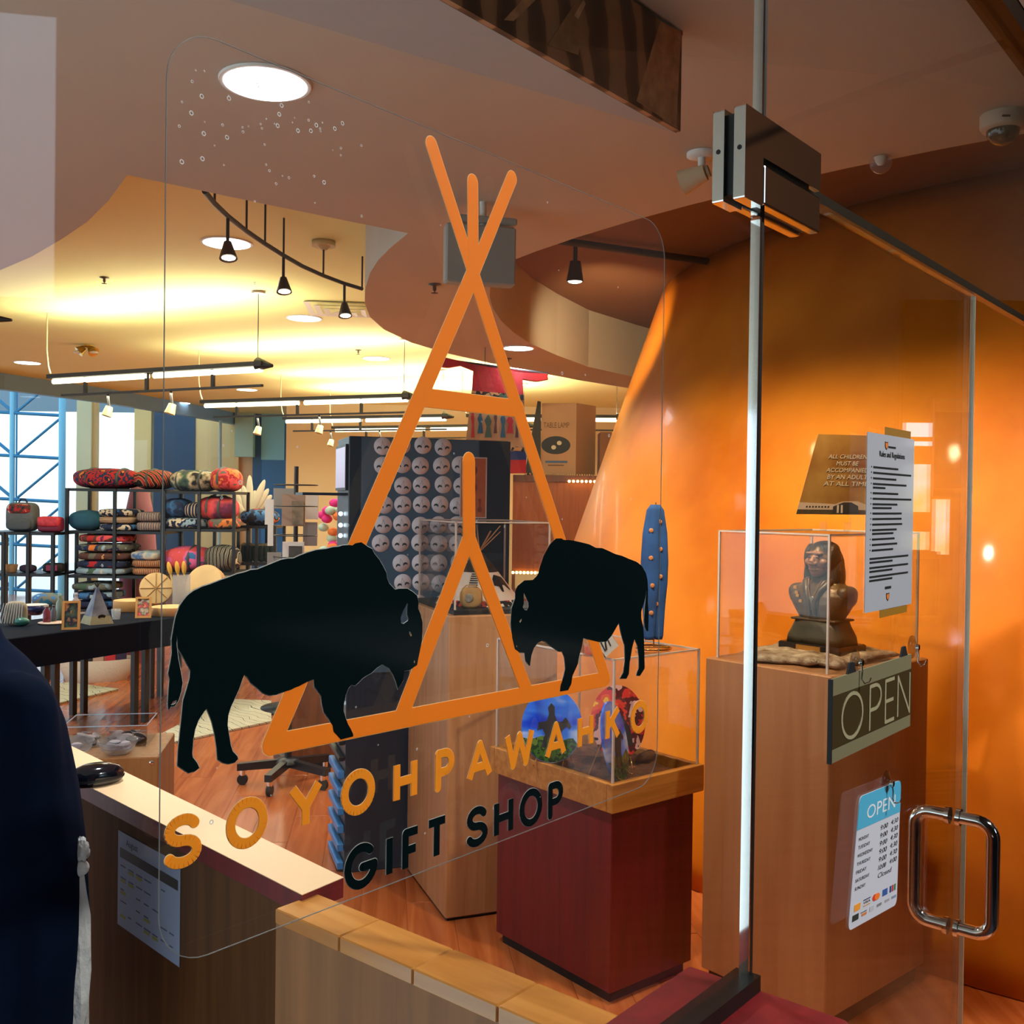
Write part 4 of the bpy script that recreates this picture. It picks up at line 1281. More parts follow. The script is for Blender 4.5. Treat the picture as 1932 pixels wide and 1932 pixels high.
# things on top of that case
def onz(px, py, z):
    return atz(px, py, z)
zq = zt2 + .0045
p = onz(1233, 1224, zq)
t = thing('scarf_stand', 'blue dotted scarf hanging on a round wire stand on top of the case', 'scarf stand', (p.x, p.y, zq), 0)
ring = [(0.062 * math.cos(a * math.pi / 16), .062 * math.sin(a * math.pi / 16), .004) for a in range(32)]
MB().tube(ring, .0035, 8, closed=True).build('base_ring', mat('gold metal', C(200, 140, 60), .2, 1.0), t)
MB().tube([(-.062, 0, .004), (0, 0, .006), (.062, 0, .004)], .003, 8).build('base_bar', MATS['gold metal'], t)
zt_ = aty(1233, 952, p.y).z - zq
MB().cyl((0, 0, .004), (0, 0, zt_ + .008), .0028, n=8).build('post', MATS['gold metal'], t)
M_SCARF = mat('blue scarf', C(34, 80, 140), .8, noise=(9, .4))
for s, yo in ((-1, 0), (1, .012)):
    pr = [(zt_, .010), (zt_ - .02, .024), (zt_ * .80, .029), (zt_ * .6, .034), (zt_ * .45, .032), (zt_ * .32, .026), (zt_ * .18, .022), (.045, .020), (.032, .016)]
    vs, fs = [], []
    for i, (z, w_) in enumerate(pr):
        for j in range(12):
            a = 2 * math.pi * j / 12
            vs.append((s * .016 * (1 if i > 1 else .5) + w_ * math.cos(a), yo + .010 * math.sin(a) + .003 * math.sin(5 * a), z))
    for i in range(len(pr) - 1):
        for j in range(12):
            k = (j + 1) % 12
            fs.append((i * 12 + j, i * 12 + k, i * 12 + 12 + k, i * 12 + 12 + j))
    fs += [tuple(range(11, -1, -1)), tuple(range((len(pr) - 1) * 12, len(pr) * 12))]
    so = MB().add(vs, fs, True).build('scarf', M_SCARF, t)
    so['label'] = 'blue scarf with small orange medallions'
    random.seed(20 + s)
    for k in range(4):
        z = zt_ * (.25 + .19 * k + (.06 if s > 0 else 0))
        MB(Matrix.Translation((s * .016 + random.uniform(-.012, .012), yo - .0105, z)) @ Matrix.Rotation(math.pi / 2, 4, 'X')).lathe([(.0085, 0), (.0085, .002), (.005, .003), (0, .003)], 12).build('medallion', mat('orange medallion', C(206, 130, 70), .5), so)
p = onz(1118, 1236, zq)
t = thing('candle_jar', 'small glass jar with printed lid on top of the plate case', 'jar', (p.x, p.y, zq), 0)
MB().lathe([(.030, 0), (.034, .004), (.034, .050), (.030, .056)], 24).build('body', glassmat('jar glass', (.9, .9, .9, 1), 1.45), t)
MB().lathe([(.028, .004), (.028, .030), (0, .030)], 24).build('wax', mat('coral wax', C(230, 100, 60), .5), t)
lid = MB().lathe([(.0345, .056), (.0345, .068), (.032, .070), (0, .070)], 24).build('lid', M_WHITE, t)
MB().lathe([(.022, .0702), (.022, .0708), (.016, .0708), (.016, .0702)], 20, smooth=False).build('lid_print', M_INK, lid)
p = onz(1158, 1240, zq)
t = thing('price_card', 'tilted white card block with black letter strokes leaning on the case top', 'card', (p.x, p.y, zq), math.radians(25))
Mc = Matrix.Rotation(math.radians(-38), 4, 'Y')
MB(Mc).cbox(-.032, .032, -.02, .02, .028, .150, .002).build('block', mat('grey card block', C(70, 62, 66), .5), t)
MB(Mc).box(-.030, .030, -.0215, -.0205, .030, .148).build('face', M_WHITE, t)
kx = MB(Mc)
for pts in ([(-.020, .05), (-.006, .145)], [(-.012, .05), (.020, .120), (.020, .145)], [(.006, .05), (.022, .145)], [(-.016, .05), (.020, .11)]):
    stroke(kx, pts, .004, -.0225, -.0216)
kx.build('card_letters', M_INK, t)

# ---------------------------------------------------------------- maple plinth with tepee model
F3 = atz(840, 1740, 0)
z3 = aty(848, 1163, F3.y).z
A3 = 69
r3 = corner_frame(F3, A3)
ly3, lx3 = along(F3, A3 - 90, 767, 1645), along(F3, A3, 1046, 1690)
P3 = (F3.x, F3.y, 0)
t = thing('display_plinth', 'tall pale maple plinth under the tepee model case', 'plinth', P3, r3, 'display plinths')
MB().cbox(0, lx3, 0, ly3, .012, z3, .004).build('body', M_MAPLE, t)
MB().box(.01, lx3 - .01, .01, ly3 - .01, 0, .012).build('glide', M_INK, t)
zV3 = aty(868, 986, F3.y + .05).z
vitrine('display_case', 'clear acrylic case over the model tepee', P3, r3, .035, lx3 - .03, .035, ly3 - .03, z3 + .021, zV3)
t = thing('case_base', 'black base board under the model tepee', 'base board', P3, r3)
MB().cbox(.03, lx3 - .02, .03, ly3 - .02, z3, z3 + .020, .002).build('board', M_INK, t)
def W3(x, y):
    return F3 + Matrix.Rotation(r3, 3, 'Z') @ Vector((x, y, 0))
c = W3(lx3 * .48, ly3 * .50)
zb3 = z3 + .021
ZH = zV3 - zb3
t = thing('model_tepee', 'miniature white hide tepee with bison drawing and bare poles', 'model', (c.x, c.y, zb3), 0)
RT = min(lx3, ly3) * .40
HT = ZH * .62
M_HIDE = mat('white hide', C(224, 204, 188), .85, noise=(8, .08))
bands = [(0, .10, pattern('bead band', [C(230, 220, 210), C(24, 22, 22), C(190, 40, 36), C(24, 22, 22)], 60, 'cells', .6)), (.10, .62, M_HIDE), (.62, .98, mat('dark hide', C(52, 38, 28), .85))]
for (k0, k1, m_) in bands:
    MB().lathe([(RT * (1 - .92 * k0), HT * k0), (RT * (1 - .92 * k1), HT * k1)], 28).build('cover_band', m_, t)
for k in range(9):
    a = 2 * math.pi * k / 9
    MB().cyl((RT * .10 * math.cos(a), RT * .10 * math.sin(a), HT * .93), (-RT * .50 * math.cos(a), -RT * .50 * math.sin(a), ZH * (.90 + .05 * math.sin(k * 2))), .0028, .0022, 6).build('pole', mat('peeled pole', C(196, 140, 92), .7), t)
def on_cone(a, k, out=.002):
    r = RT * (1 - .92 * k) + out
    return (r * math.cos(a), r * math.sin(a), HT * k)
sp = MB()
for k in range(10):
    kk = .22 + k * .04
    for s in (-1, 1):
        a = math.radians(-100)
        sp.add([on_cone(a - s * .02, kk), on_cone(a + s * .16, kk), on_cone(a + s * .16, kk + .022), on_cone(a - s * .02, kk + .022)], [(0, 1, 2, 3) if s > 0 else (3, 2, 1, 0)])
sp.build('lacing', M_INK, t)
bs = [(-.30, .30), (-.28, .42), (-.15, .50), (.05, .47), (.22, .44), (.26, .34), (.24, .20), (.18, .20), (.16, .30), (-.05, .30), (-.08, .18), (-.14, .18), (-.16, .28)]
vs = [on_cone(math.radians(-35) + u * 1.3, .08 + v) for u, v in bs]
cen = on_cone(math.radians(-35), .42, .003)
MB().add(vs + [cen], [(i, (i + 1) % len(bs), len(bs)) for i in range(len(bs))]).build('bison_drawing', M_INK, t)
p = W3(lx3 * .26, ly3 * .16)
t = thing('hide_pouch', 'small tan hide pouch with round badge beside the model tepee', 'pouch', (p.x, p.y, zb3), r3 - .6)
MB().ball((0, 0, .042), (.048, .022, .044), 24, 12, e=.75).build('bag', mat('tan hide', C(196, 146, 84), .85, noise=(20, .15)), t)
MB(Matrix.Translation((-.002, -.0225, .042)) @ Matrix.Rotation(math.pi / 2, 4, 'X')).lathe([(.018, 0), (.018, .002), (.014, .003), (0, .003)], 20).build('badge', mat('grey badge', C(150, 138, 124), .5, noise=(60, .5)), t)
MB().tube([(-.04, 0, .074), (-.02, 0, .092), (.02, 0, .092), (.045, 0, .07), (.075, -.005, .012)], .0025, 6).build('strap', MATS['tan hide'], t)

# ---------------------------------------------------------------- navy tower with round stickers
F4 = atz(650, 1650, 0)
z4 = aty(667, 822, F4.y).z
pr_ = atz(965, 832, z4)
A4 = math.degrees(math.atan2(pr_.x - F4.x, pr_.y - F4.y))
A4 = max(62, min(76, A4))
r4 = corner_frame(F4, A4)
lx4 = along(F4, A4, 958, 1200)
ly4 = max(.25, min(.55, along(F4, A4 - 90, 630, 1500)))
P4 = (F4.x, F4.y, 0)
t = thing('display_tower', 'tall navy display tower covered with round stickers', 'display tower', P4, r4)
MB().cbox(0, lx4, .012, ly4, 0, z4, .004).build('cabinet', M_NAVY, t)
MB().box(.055, lx4, 0, .0115, .9, z4 - .004).build('sticker_panel', mat('blue grey panel', C(66, 96, 120), .4, noise=(2, .1)), t)
MB().box(lx4 * .80, lx4, -.004, 0, .9, z4 - .004).build('dark_strip', M_NAVY, t)
tower = t
def face4(px, py):
    """x, z on the sticker face"""
    d = ray(px, py)
    xd = Vector((math.sin(math.radians(A4)), math.cos(math.radians(A4)), 0))
    nd = Vector((-xd.y, xd.x, 0))
    k = F4.dot(nd) / d.dot(nd)
    p = CAM + d * k
    return (p - F4).dot(xd), p.z
rowsx = {0: [722, 758, 798, 836], 1: [722, 759, 793, 833, 868], 2: [722, 760, 795, 836, 871], 3: [725, 760, 795, 830, 864], 4: [723, 758, 793, 827, 862], 5: [718, 756, 792, 828, 863], 6: [757, 793, 828, 866], 7: [760, 794, 830, 868], 8: [790, 835], }
rowy = {0: 842, 1: 878, 2: 916, 3: 953, 4: 990, 5: 1026, 6: 1062, 7: 1099, 8: 1140}
M_ST = mat('round sticker', C(224, 224, 232), .5)
M_STP = mat('sticker print', C(40, 56, 66), .5)
_d = MB(Matrix.Rotation(math.pi / 2, 4, 'X')).lathe([(.040, 0), (.040, .0022), (0, .0022)], 28).build('sticker', M_ST, tower)
_p = MB()
for s in (-1, 1):
    x0 = s * .017
    _p.prism([[(x0 - .011, -.012), (x0 - .009, -.004), (x0 - .002, .001), (x0 + .006, -.001), (x0 + .011, -.006), (x0 + .010, -.013), (x0 + .007, -.013), (x0 + .006, -.009), (x0 - .005, -.009), (x0 - .007, -.013)]], -.0030, -.0024)
stroke(_p, [(-.008, -.002), (.001, .022)], .0009, -.0028, -.0024)
stroke(_p, [(.008, -.002), (-.001, .022)], .0009, -.0028, -.0024)
_p = _p.build('sticker_print', M_STP, _d)
first = True
random.seed(9)
for k in rowy:
    for x in rowsx[k]:
        u, z = face4(x, rowy[k] + random.uniform(-2, 2))
        if first:
            o, first = _d, False
        else:
            o = link(_d.copy()); o.parent = tower
            c_ = link(_p.copy()); c_.parent = o
        o.location = (u, 0, z)
        o.rotation_euler = (0, random.uniform(-.25, .25), 0)
u0, zt0 = face4(876, 862)
u1, zb0 = face4(917, 978)
bk = MB().box(u0 - .02, u1, -.006, -.0005, zb0, zt0).build('poster', mat('poster white', C(214, 204, 198), .5), tower)
MB().box(u0 - .016, u1 - .006, -.0066, -.0061, zb0 + .006, zt0 - .006).build('poster_print', mat('poster orange', C(186, 104, 66), .5, noise=(20, .2)), bk)
for k, (u, z, r_) in enumerate(((.35, .78, .024), (.35, .50, .024))):
    MB(Matrix.Translation((u0 + (u1 - u0) * u, -.0067, zb0 + (zt0 - zb0) * z)) @ Matrix.Rotation(math.pi / 2, 4, 'X')).lathe([(r_, 0), (r_, .0006), (r_ * .8, .0006), (r_ * .8, 0)], 20, smooth=False).build('poster_ring', mat('poster brown', C(140, 70, 44), .5), bk)
for k in (.22, .62):
    MB().prism([[(u0 + (u1 - u0) * (k + p[0]), zb0 + (zt0 - zb0) * p[1]) for p in ((0, .10), (.14, .10), (.18, .16), (.10, .20), (.14, .32), (0, .32), (.05, .20), (-.04, .16))]], -.0074, -.0068).build('poster_figure', MATS['poster brown'], bk)
# left face of the tower: screen, lit shelves and blue trays
zz = lambda py: aty(655, py, F4.y + .05).z
scr = MB().box(-.012, -.001, .03, ly4 - .02, zz(925), zz(838)).build('screen', M_BLKMETAL, tower)
MB().box(-.0135, -.0121, .04, ly4 - .03, zz(920), zz(843)).build('screen_picture', mat('screen glow', C(200, 190, 220), .3, emit=(C(214, 200, 226), .55)), scr)
MB().box(-.20, -.001, .03, ly4 - .03, zz(935), zz(930)).build('shelf', M_NAVY, tower)
for py in (970, 992, 1012, 1285, 1312, 1335):
    MB().ball((-.012, ly4 * .45, zz(py)), .010, 10, 8).build('led_lamp', emitmat('cool led', (.75, .9, 1, 1), 6.0), tower)
for k in range(6):
    z = zz(1452 + k * 34)
    MB().cbox(-.030, -.002, .02, ly4 - .02, z - .034, z, .003).build('blue_tray', mat('blue tray', C(56, 140, 220), .35), tower)
for k in range(2):
    z = zz(1395 + k * 30)
    MB().cbox(-.028, -.002, .02, ly4 - .02, z - .02, z, .003).build('dark_tray', M_BLKMETAL, tower)
# ================================================================ far glass wall and what lies beyond
fw = thing('window_3', 'curved glass wall closing the shop on its far left side', 'glass wall', (0, 0, 0), 0, kind='structure')
M_STEEL = mat('blue grey steel', C(120, 156, 182), .5, .2)
for i in range(len(hpts) - 1):
    a, b = hpts[i], hpts[i + 1]
    d = (b - a).normalized()
    n = Vector((-d.y, d.x, 0)) * .06
    MB().hexa([(a.x - n.x, a.y - n.y, HZ), (b.x - n.x, b.y - n.y, HZ), (b.x + n.x, b.y + n.y, HZ), (a.x + n.x, a.y + n.y, HZ), (a.x - n.x, a.y - n.y, ZC), (b.x - n.x, b.y - n.y, ZC), (b.x + n.x, b.y + n.y, ZC), (a.x + n.x, a.y + n.y, ZC)]).build('header', M_STEEL, fw)
    n *= .1
    MB().hexa([(a.x - n.x, a.y - n.y, .05), (b.x - n.x, b.y - n.y, .05), (b.x + n.x, b.y + n.y, .05), (a.x + n.x, a.y + n.y, .05), (a.x - n.x, a.y - n.y, HZ), (b.x - n.x, b.y - n.y, HZ), (b.x + n.x, b.y + n.y, HZ), (a.x + n.x, a.y + n.y, HZ)]).build('glass', glassmat('tinted glass', (.95, .985, .99, 1), 1.25), fw)
for x in (415, 497, 545, 622):
    y = 841 if x == 622 else 735 + (x / 625) * 100
    p = min(hpts, key=lambda q: abs(966 + q.x / q.y * F_PX - x))
    dd = ray(x, 900); k = p.y / dd.y
    MB().cyl((dd.x * k, p.y, .05), (dd.x * k, p.y, HZ), .025 if x != 622 else .07, n=8).build('mullion', mat('pale steel', C(150, 180, 190), .4), fw)

YT = 17.0
tw = thing('window_4', 'white steel truss framing a tall bright exterior window', 'window', (0, 0, 0), 0, kind='structure')
M_TRUSS = mat('pale blue steel', C(120, 190, 214), .5)
def bar(p, q, r, nm='truss_bar', m=M_TRUSS, par=tw, y=YT):
    a, b = aty(p[0], p[1], y), aty(q[0], q[1], y)
    return MB().cyl(a, b, r, n=8).build(nm, m, par)
for x in (24, 118, -70, -160):
    bar((x, 700), (x - 3, 1240), .06 if x != 24 else .045, 'truss_post')
for x in (32,):
    bar((x, 700), (x - 3, 1240), .016, 'truss_post', mat('dark blue steel', C(30, 120, 160), .5))
for k, y in enumerate((700, 782, 863, 945, 1030, 1115)):
    bar((-180, y - 14), (118, y + 2), .028, 'truss_rail', MATS['dark blue steel'])
    if k:
        bar((28, y - 2), (112, y - 72), .022, 'truss_brace', MATS['dark blue steel'])
        bar((28, y - 2), (-60, y - 75), .030, 'truss_brace', MATS['dark blue steel'])
# panels beyond the glass
def farpanel(n, lab, x0, x1, y0, y1, y, col, rough=.6, name='wall_panel'):
    a, b = aty(x0, y0, y), aty(x1, y1, y)
    o = MB().box(a.x, b.x, y, y + .15, max(-.01, b.z), max(a.z, ZC + .2)).build(name, mat('far panel %d %d %d' % col, C(*col), rough, noise=(1.2, .06)))
    return tag(o, lab, 'wall panel', kind='structure')
farpanel(1, 'grey tan wall panel right of the truss window', 145, 168, 740, 1240, 18, (214, 198, 150))
farpanel(2, 'narrow tan wall strip beside the grey panel', 168, 177, 740, 1240, 18.05, (206, 158, 90))
farpanel(3, 'tan wall panel between the two pale windows', 254, 281, 740, 1240, 18, (224, 188, 116))
farpanel(4, 'dark teal wall panel behind the blanket rack', 291, 364, 740, 1240, 18, (42, 66, 88))
farpanel(5, 'warm tan wall panel behind the curved glass', 364, 446, 740, 1240, 18.02, (238, 196, 124))
farpanel(6, 'tan wall panel with stepped edge', 446, 478, 740, 1240, 18.1, (220, 178, 128))
farpanel(7, 'slate blue wall panel beyond the card rack', 478, 494, 740, 1240, 18.05, (44, 92, 132))
farpanel(8, 'pale cyan wall panel beyond the card rack', 494, 536, 740, 868, 18.0, (140, 206, 222))
farpanel(9, 'mid blue wall panel far behind the card rack', 494, 536, 868, 1240, 18.02, (58, 120, 172))
farpanel(10, 'deep blue wall panel near the end of the curved glass', 536, 612, 740, 1240, 18.06, (54, 116, 176))
farpanel(11, 'grey tan wall beyond the end of the curved glass', 612, 700, 740, 1240, 18.2, (150, 146, 130))
farpanel(12, 'pale mint panel hanging behind the curved glass', 443, 477, 790, 862, 17.8, (170, 200, 178))
cw = MB().box(-14, -3.4, 19.5, 19.6, 3.3, 5).build('trim_2', mat('outer fascia', C(120, 140, 150), .7))
tag(cw, 'grey fascia beam high beyond the curved glass', 'trim', kind='structure')

# ================================================================ soft goods
COL = dict(red=C(176, 40, 44), dk=C(24, 34, 66), navy=C(28, 46, 84), teal=C(24, 90, 120), tan=C(206, 158, 104), brown=C(86, 56, 52), cream=C(220, 206, 176), coral=C(232, 88, 92), pink=C(236, 110, 170), grey=C(100, 104, 96), black=C(22, 22, 28), green=C(70, 100, 84), orange=C(224, 130, 60), blue=C(56, 110, 170), lt=C(150, 180, 196), purple=C(110, 40, 84))
def K(*n):
    return [COL[k] for k in n]
def bundle(name, label, cat, x0, x1, y0, y1, y, depth, m, zfloor, strap=None, e=.75, layers=1, group=None):
    """soft rolled or folded textile; sits with its base on zfloor"""
    a, b = aty(x0, y0, y), aty(x1, y1, y)
    w_, h_ = b.x - a.x, max(.03, a.z - zfloor)
    t = thing(name, label, cat, ((a.x + b.x) / 2, y + depth / 2, zfloor), 0, group)
    random.seed(hash(label) % 1000)
    ph = random.uniform(0, 6)
    if layers == 1:
        MB().ball((0, 0, h_ / 2), (w_ / 2, depth / 2, h_ / 2), 36, 18, e=e, jit=lambda t_, p_: .035 * math.sin(4 * t_ + ph) * math.cos(2 * p_) + .02 * math.sin(9 * t_ + 3 * p_)).build('roll', m[0], t)
    else:
        for k in range(layers):
            hh = h_ / layers
            MB().ball((random.uniform(-.01, .01), 0, hh * (k + .5)), (w_ / 2 * random.uniform(.94, 1), depth / 2 * random.uniform(.92, 1), hh * .52), 28, 8, e=.45, jit=lambda t_, p_: .012 * math.sin(7 * t_ + ph)).build('fold', m[k % len(m)], t)
    if strap:
        for sx in strap:
            x = (sx - .5) * w_
            k = (1 - min(1, abs(2 * sx - 1) ** (2 / e))) ** (e / 2)
            ring_ = [(x, math.cos(a_) * depth / 2 * k * 1.03, h_ / 2 + math.sin(a_) * h_ / 2 * k * 1.04) for a_ in [i * math.pi / 12 for i in range(24)]]
            MB().tube(ring_, .012, 6, closed=True).build('strap', mat('strap webbing', C(70, 80, 84), .7), t)
    return t
# ================================================================ metal racks
def rack(label, x0, x1, ys, y, depth, posts=2, top=None):
    a, b = aty(x0, ys[0], y), aty(x1, ys[0], y)
    t = thing('metal_rack', label, 'rack', (a.x, y, 0), 0, 'black metal racks along the glass')
    w_ = b.x - a.x
    zs_ = [aty((x0 + x1) / 2, q, y).z for q in ys]
    for k in range(posts):
        x = w_ * k / (posts - 1)
        for yy in (0, depth):
            MB().box(x - .014, x + .014, yy - .014, yy + .014, 0, (zs_[0] if top is None else top)).build('post', M_BLKMETAL, t)
    for z in zs_:
        MB().box(0, w_, 0, depth, z - .026, z).build('shelf', M_BLKMETAL, t)
    return [z for z in zs_]
YR = 9.4
zA_ = rack('long black rack of rolled blankets, left section with folded piles', 127, 307, (922, 1002, 1086, 1150), YR, .5, 3)
zB_ = rack('black rack section with red and blue rolled blankets', 310, 442, (927, 998, 1080, 1150), YR, .5, 3)
zL_ = rack('low black rack with backpack and red purse by the truss window', -40, 100, (1004, 1082, 1150), YR - .25, .5, 4)
zR_ = rack('low black rack with dark patterned bundle right of the blankets', 450, 519, (992, 1062, 1130), YR + .45, .4, 3)
g1 = 'rolled and folded blankets on the racks'
pb = pattern
bundle('rolled_blanket', 'long rolled blanket in red, navy and orange on the top shelf, leftmost', 'blanket', 122, 250, 882, 922, YR, .46, [pb('blanket a', K('orange', 'dk', 'red', 'navy', 'red', 'dk', 'orange'), 9, 'noise')], zA_[0], (.3, .75), group=g1)
bundle('rolled_blanket', 'rolled blanket in black, tan and red in the middle of the top shelf', 'blanket', 242, 310, 885, 922, YR, .46, [pb('blanket b', K('black', 'brown', 'tan', 'orange', 'dk', 'red'), 8, 'bands', axis='DIAGONAL')], zA_[0], (.5,), group=g1)
bundle('rolled_blanket', 'grey and khaki tie-dyed rolled blanket on the top shelf', 'blanket', 308, 402, 886, 925, YR, .46, [pb('blanket c', K('grey', 'dk', 'green', 'cream', 'black'), 6, 'soft')], zB_[0], (.25, .7), group=g1)
bundle('rolled_blanket', 'coral pink rolled blanket at the right end of the top shelf', 'blanket', 388, 442, 882, 925, YR, .44, [pb('blanket d', K('coral', 'orange', 'red', 'coral', 'grey'), 8, 'noise')], zB_[0], (.4,), group=g1)
bundle('soft_cap', 'teal soft cap at the left end of the second shelf', 'cap', 122, 182, 963, 1000, YR - .06, .30, [mat('teal cloth', C(20, 78, 108), .8)], zA_[1])
bundle('folded_blanket', 'folded navy blanket with white feather motif on the second shelf', 'blanket', 178, 250, 960, 1000, YR, .46, [pb('blanket e', K('dk', 'navy', 'cream', 'dk', 'blue'), 7, 'noise'), pb('blanket e2', K('brown', 'tan', 'brown', 'cream'), 22, 'bands', dist=1)], zA_[1], layers=3, group=g1)
bundle('folded_blanket', 'folded blanket with blue, tan and white stripes on the second shelf', 'blanket', 250, 308, 966, 1000, YR, .46, [pb('blanket f', K('navy', 'cream', 'brown', 'navy', 'blue', 'tan'), 14, 'bands', axis='X', dist=.6)], zA_[1], layers=2, group=g1)
bundle('rolled_blanket', 'dark blue rolled blanket on the second shelf', 'blanket', 298, 348, 940, 978, YR, .4, [pb('blanket g', K('navy', 'dk', 'blue', 'navy'), 7, 'soft')], zB_[1] + .10, group=g1)
bundle('rolled_blanket', 'slate rolled blanket with gold and white band on the second shelf', 'blanket', 340, 386, 948, 978, YR, .38, [pb('blanket h', K('navy', 'tan', 'cream', 'grey', 'dk'), 5, 'bands', axis='X', dist=.5)], zB_[1] + .10, group=g1)
bundle('folded_blanket', 'folded navy and white blanket under the dark blue rolls', 'blanket', 302, 384, 976, 998, YR, .44, [pb('blanket i', K('dk', 'cream', 'navy', 'lt', 'dk'), 9, 'noise')], zB_[1], layers=1, e=.5, group=g1)
bundle('rolled_blanket', 'bright red tied blanket bundle on the second shelf', 'blanket', 362, 438, 936, 980, YR, .42, [pb('blanket j', K('red', 'red', 'coral', 'purple'), 4, 'soft')], zB_[1] + .085, (.35, .65), group=g1)
bundle('folded_blanket', 'folded red and grey blanket under the bright red bundle', 'blanket', 386, 438, 978, 998, YR, .42, [pb('blanket k', K('red', 'grey', 'orange', 'brown'), 10, 'noise')], zB_[1], e=.5, group=g1)
for i, (lab, cols, y0) in enumerate((('folded red brown blanket, top of the left pile', ('red', 'brown', 'coral', 'purple'), 1008), ('folded slate blanket with orange corner, second in the left pile', ('orange', 'navy', 'grey', 'lt'), 1026), ('folded brown camouflage blanket, third in the left pile', ('grey', 'brown', 'brown', 'tan'), 1042), ('folded navy blanket with red trim, fourth in the left pile', ('red', 'navy', 'dk', 'lt'), 1057), ('folded pale green blanket, bottom of the left pile', ('green', 'lt', 'lt', 'cream'), 1071))):
    zf = aty(190, y0 + 16, YR).z if i < 4 else zA_[2]
    bundle('folded_blanket', lab, 'blanket', 138 + random.randint(0, 2), 232 + (i * 7) % 9, y0, y0 + 15, YR, .46, [pb('pile %d' % i, K(*cols), 8, 'noise')], max(zf, zA_[2]), e=.45, group=g1)
bundle('folded_blanket', 'folded pale blue cloth on the striped brown blanket', 'blanket', 242, 300, 1040, 1058, YR, .44, [pb('blanket l', K('lt', 'blue', 'cream', 'lt'), 7, 'soft')], aty(270, 1058, YR).z, e=.5, group=g1)
bundle('folded_blanket', 'folded brown blanket with tan zigzag edge on the third shelf', 'blanket', 240, 312, 1056, 1084, YR, .46, [pb('blanket m', K('brown', 'black', 'tan', 'cream', 'brown', 'orange'), 18, 'bands', axis='X', dist=2)], zA_[2], layers=2, group=g1)
bundle('rolled_blanket', 'pink and coral rolled blanket on the third shelf', 'blanket', 300, 390, 1032, 1070, YR, .42, [pb('blanket n', K('pink', 'coral', 'coral', 'pink', 'blue'), 6, 'noise')], zB_[2], (.6,), group=g1)
bundle('rolled_blanket', 'black and white striped rolled blanket on the third shelf', 'blanket', 376, 440, 1030, 1072, YR, .42, [pb('blanket o', K('black', 'black', 'cream', 'black', 'grey'), 9, 'bands', axis='X', dist=2)], zB_[2], group=g1)
bundle('rolled_blanket', 'dark bundle with orange and blue patches on the right low rack', 'blanket', 447, 516, 960, 990, YR + .45, .36, [pb('blanket p', K('red', 'black', 'dk', 'blue', 'black', 'orange'), 9, 'noise')], zR_[0], group=g1)
for i in range(6):
    a = aty(456 + i * 11, 1030, YR + .5)
    o = thing('hanging_pouch', 'dark pouch hanging in the row on the right low rack', 'pouch', (a.x, a.y + .1, zR_[1]), 0, 'row of dark pouches on the right low rack')
    MB().ball((0, 0, .085), (.033, .05, .085), 12, 8, e=.6).build('bag', mat('dark green cloth', C(28, 44, 44), .8), o)
    MB().ball((0, 0, .165), (.03, .04, .02), 10, 6, jit=lambda a_, b_: .3 * math.sin(7 * a_)).build('fringe', mat('straw', C(130, 120, 84), .9), o)
for i, (lab, y0, cols) in enumerate((('folded grey green blanket, upper of the bottom shelf pile', 1100, ('green', 'grey', 'lt')), ('folded blue blanket, middle of the bottom shelf pile', 1117, ('blue', 'dk', 'lt')), ('folded dark blue blanket, bottom shelf pile base', 1134, ('dk', 'navy', 'blue')))):
    bundle('folded_blanket', lab, 'blanket', 130, 205 + i * 6, y0, y0 + 15, YR, .44, [pb('low pile %d' % i, K(*cols), 8, 'noise')], aty(180, y0 + 16, YR).z if i < 2 else zA_[3], e=.5, group=g1)

# bags on the low left rack
YL = YR - .22
t = thing('backpack', 'grey canvas backpack with beaded flap on the low left rack', 'backpack', (aty(25, 1000, YL).x, YL + .18, zL_[0]), 0)
MB().ball((0, 0, .135), (.135, .09, .135), 24, 14, e=.45).build('body', mat('grey canvas', C(96, 104, 110), .85, noise=(20, .15)), t)
MB().ball((0, -.055, .21), (.110, .05, .045), 20, 10, e=.5).build('flap', pb('beaded flap', K('dk', 'brown', 'red', 'cream', 'dk'), 16, 'noise'), t)
MB().ball((0, -.078, .07), (.115, .03, .055), 20, 10, e=.5).build('pocket', mat('grey canvas dark', C(80, 88, 96), .85), t)
MB().tube([(-.04, 0, .265), (-.02, 0, .30), (.02, 0, .30), (.04, 0, .265)], .008, 8).build('handle', mat('dark webbing', C(30, 40, 52), .7), t)
t = thing('purse', 'red quilted purse beside the grey backpack', 'purse', (aty(82, 1000, YL).x, YL + .15, zL_[0]), 0)
MB().ball((0, 0, .070), (.112, .06, .072), 24, 12, e=.4).build('body', mat('maroon leather', C(122, 34, 62), .5), t)
MB().ball((0, -.022, .095), (.108, .052, .050), 24, 10, e=.45).build('flap', mat('red leather', C(206, 52, 64), .45, noise=(30, .3)), t)
t = thing('shoulder_bag', 'small purple and black bag on the middle shelf of the low left rack', 'bag', (aty(88, 1080, YL).x, YL + .15, zL_[1]), 0)
MB().ball((0, 0, .045), (.095, .05, .045), 20, 10, e=.45).build('body', M_INK, t)
MB().box(-.05, .05, -.056, -.044, .02, .07).build('panel', mat('magenta panel', C(150, 50, 90), .6), t)
t = thing('slipper', 'dark moccasin pair shape on the middle shelf beside a basket', 'moccasin', (aty(38, 1080, YL).x, YL + .15, zL_[1]), 0)
MB().ball((0, 0, .035), (.075, .05, .036), 18, 8, e=.7).build('body', mat('dark suede', C(60, 44, 60), .9), t)
t = thing('basket', 'tan woven basket on the middle shelf of the low left rack', 'basket', (aty(6, 1080, YL).x, YL + .15, zL_[1]), 0)
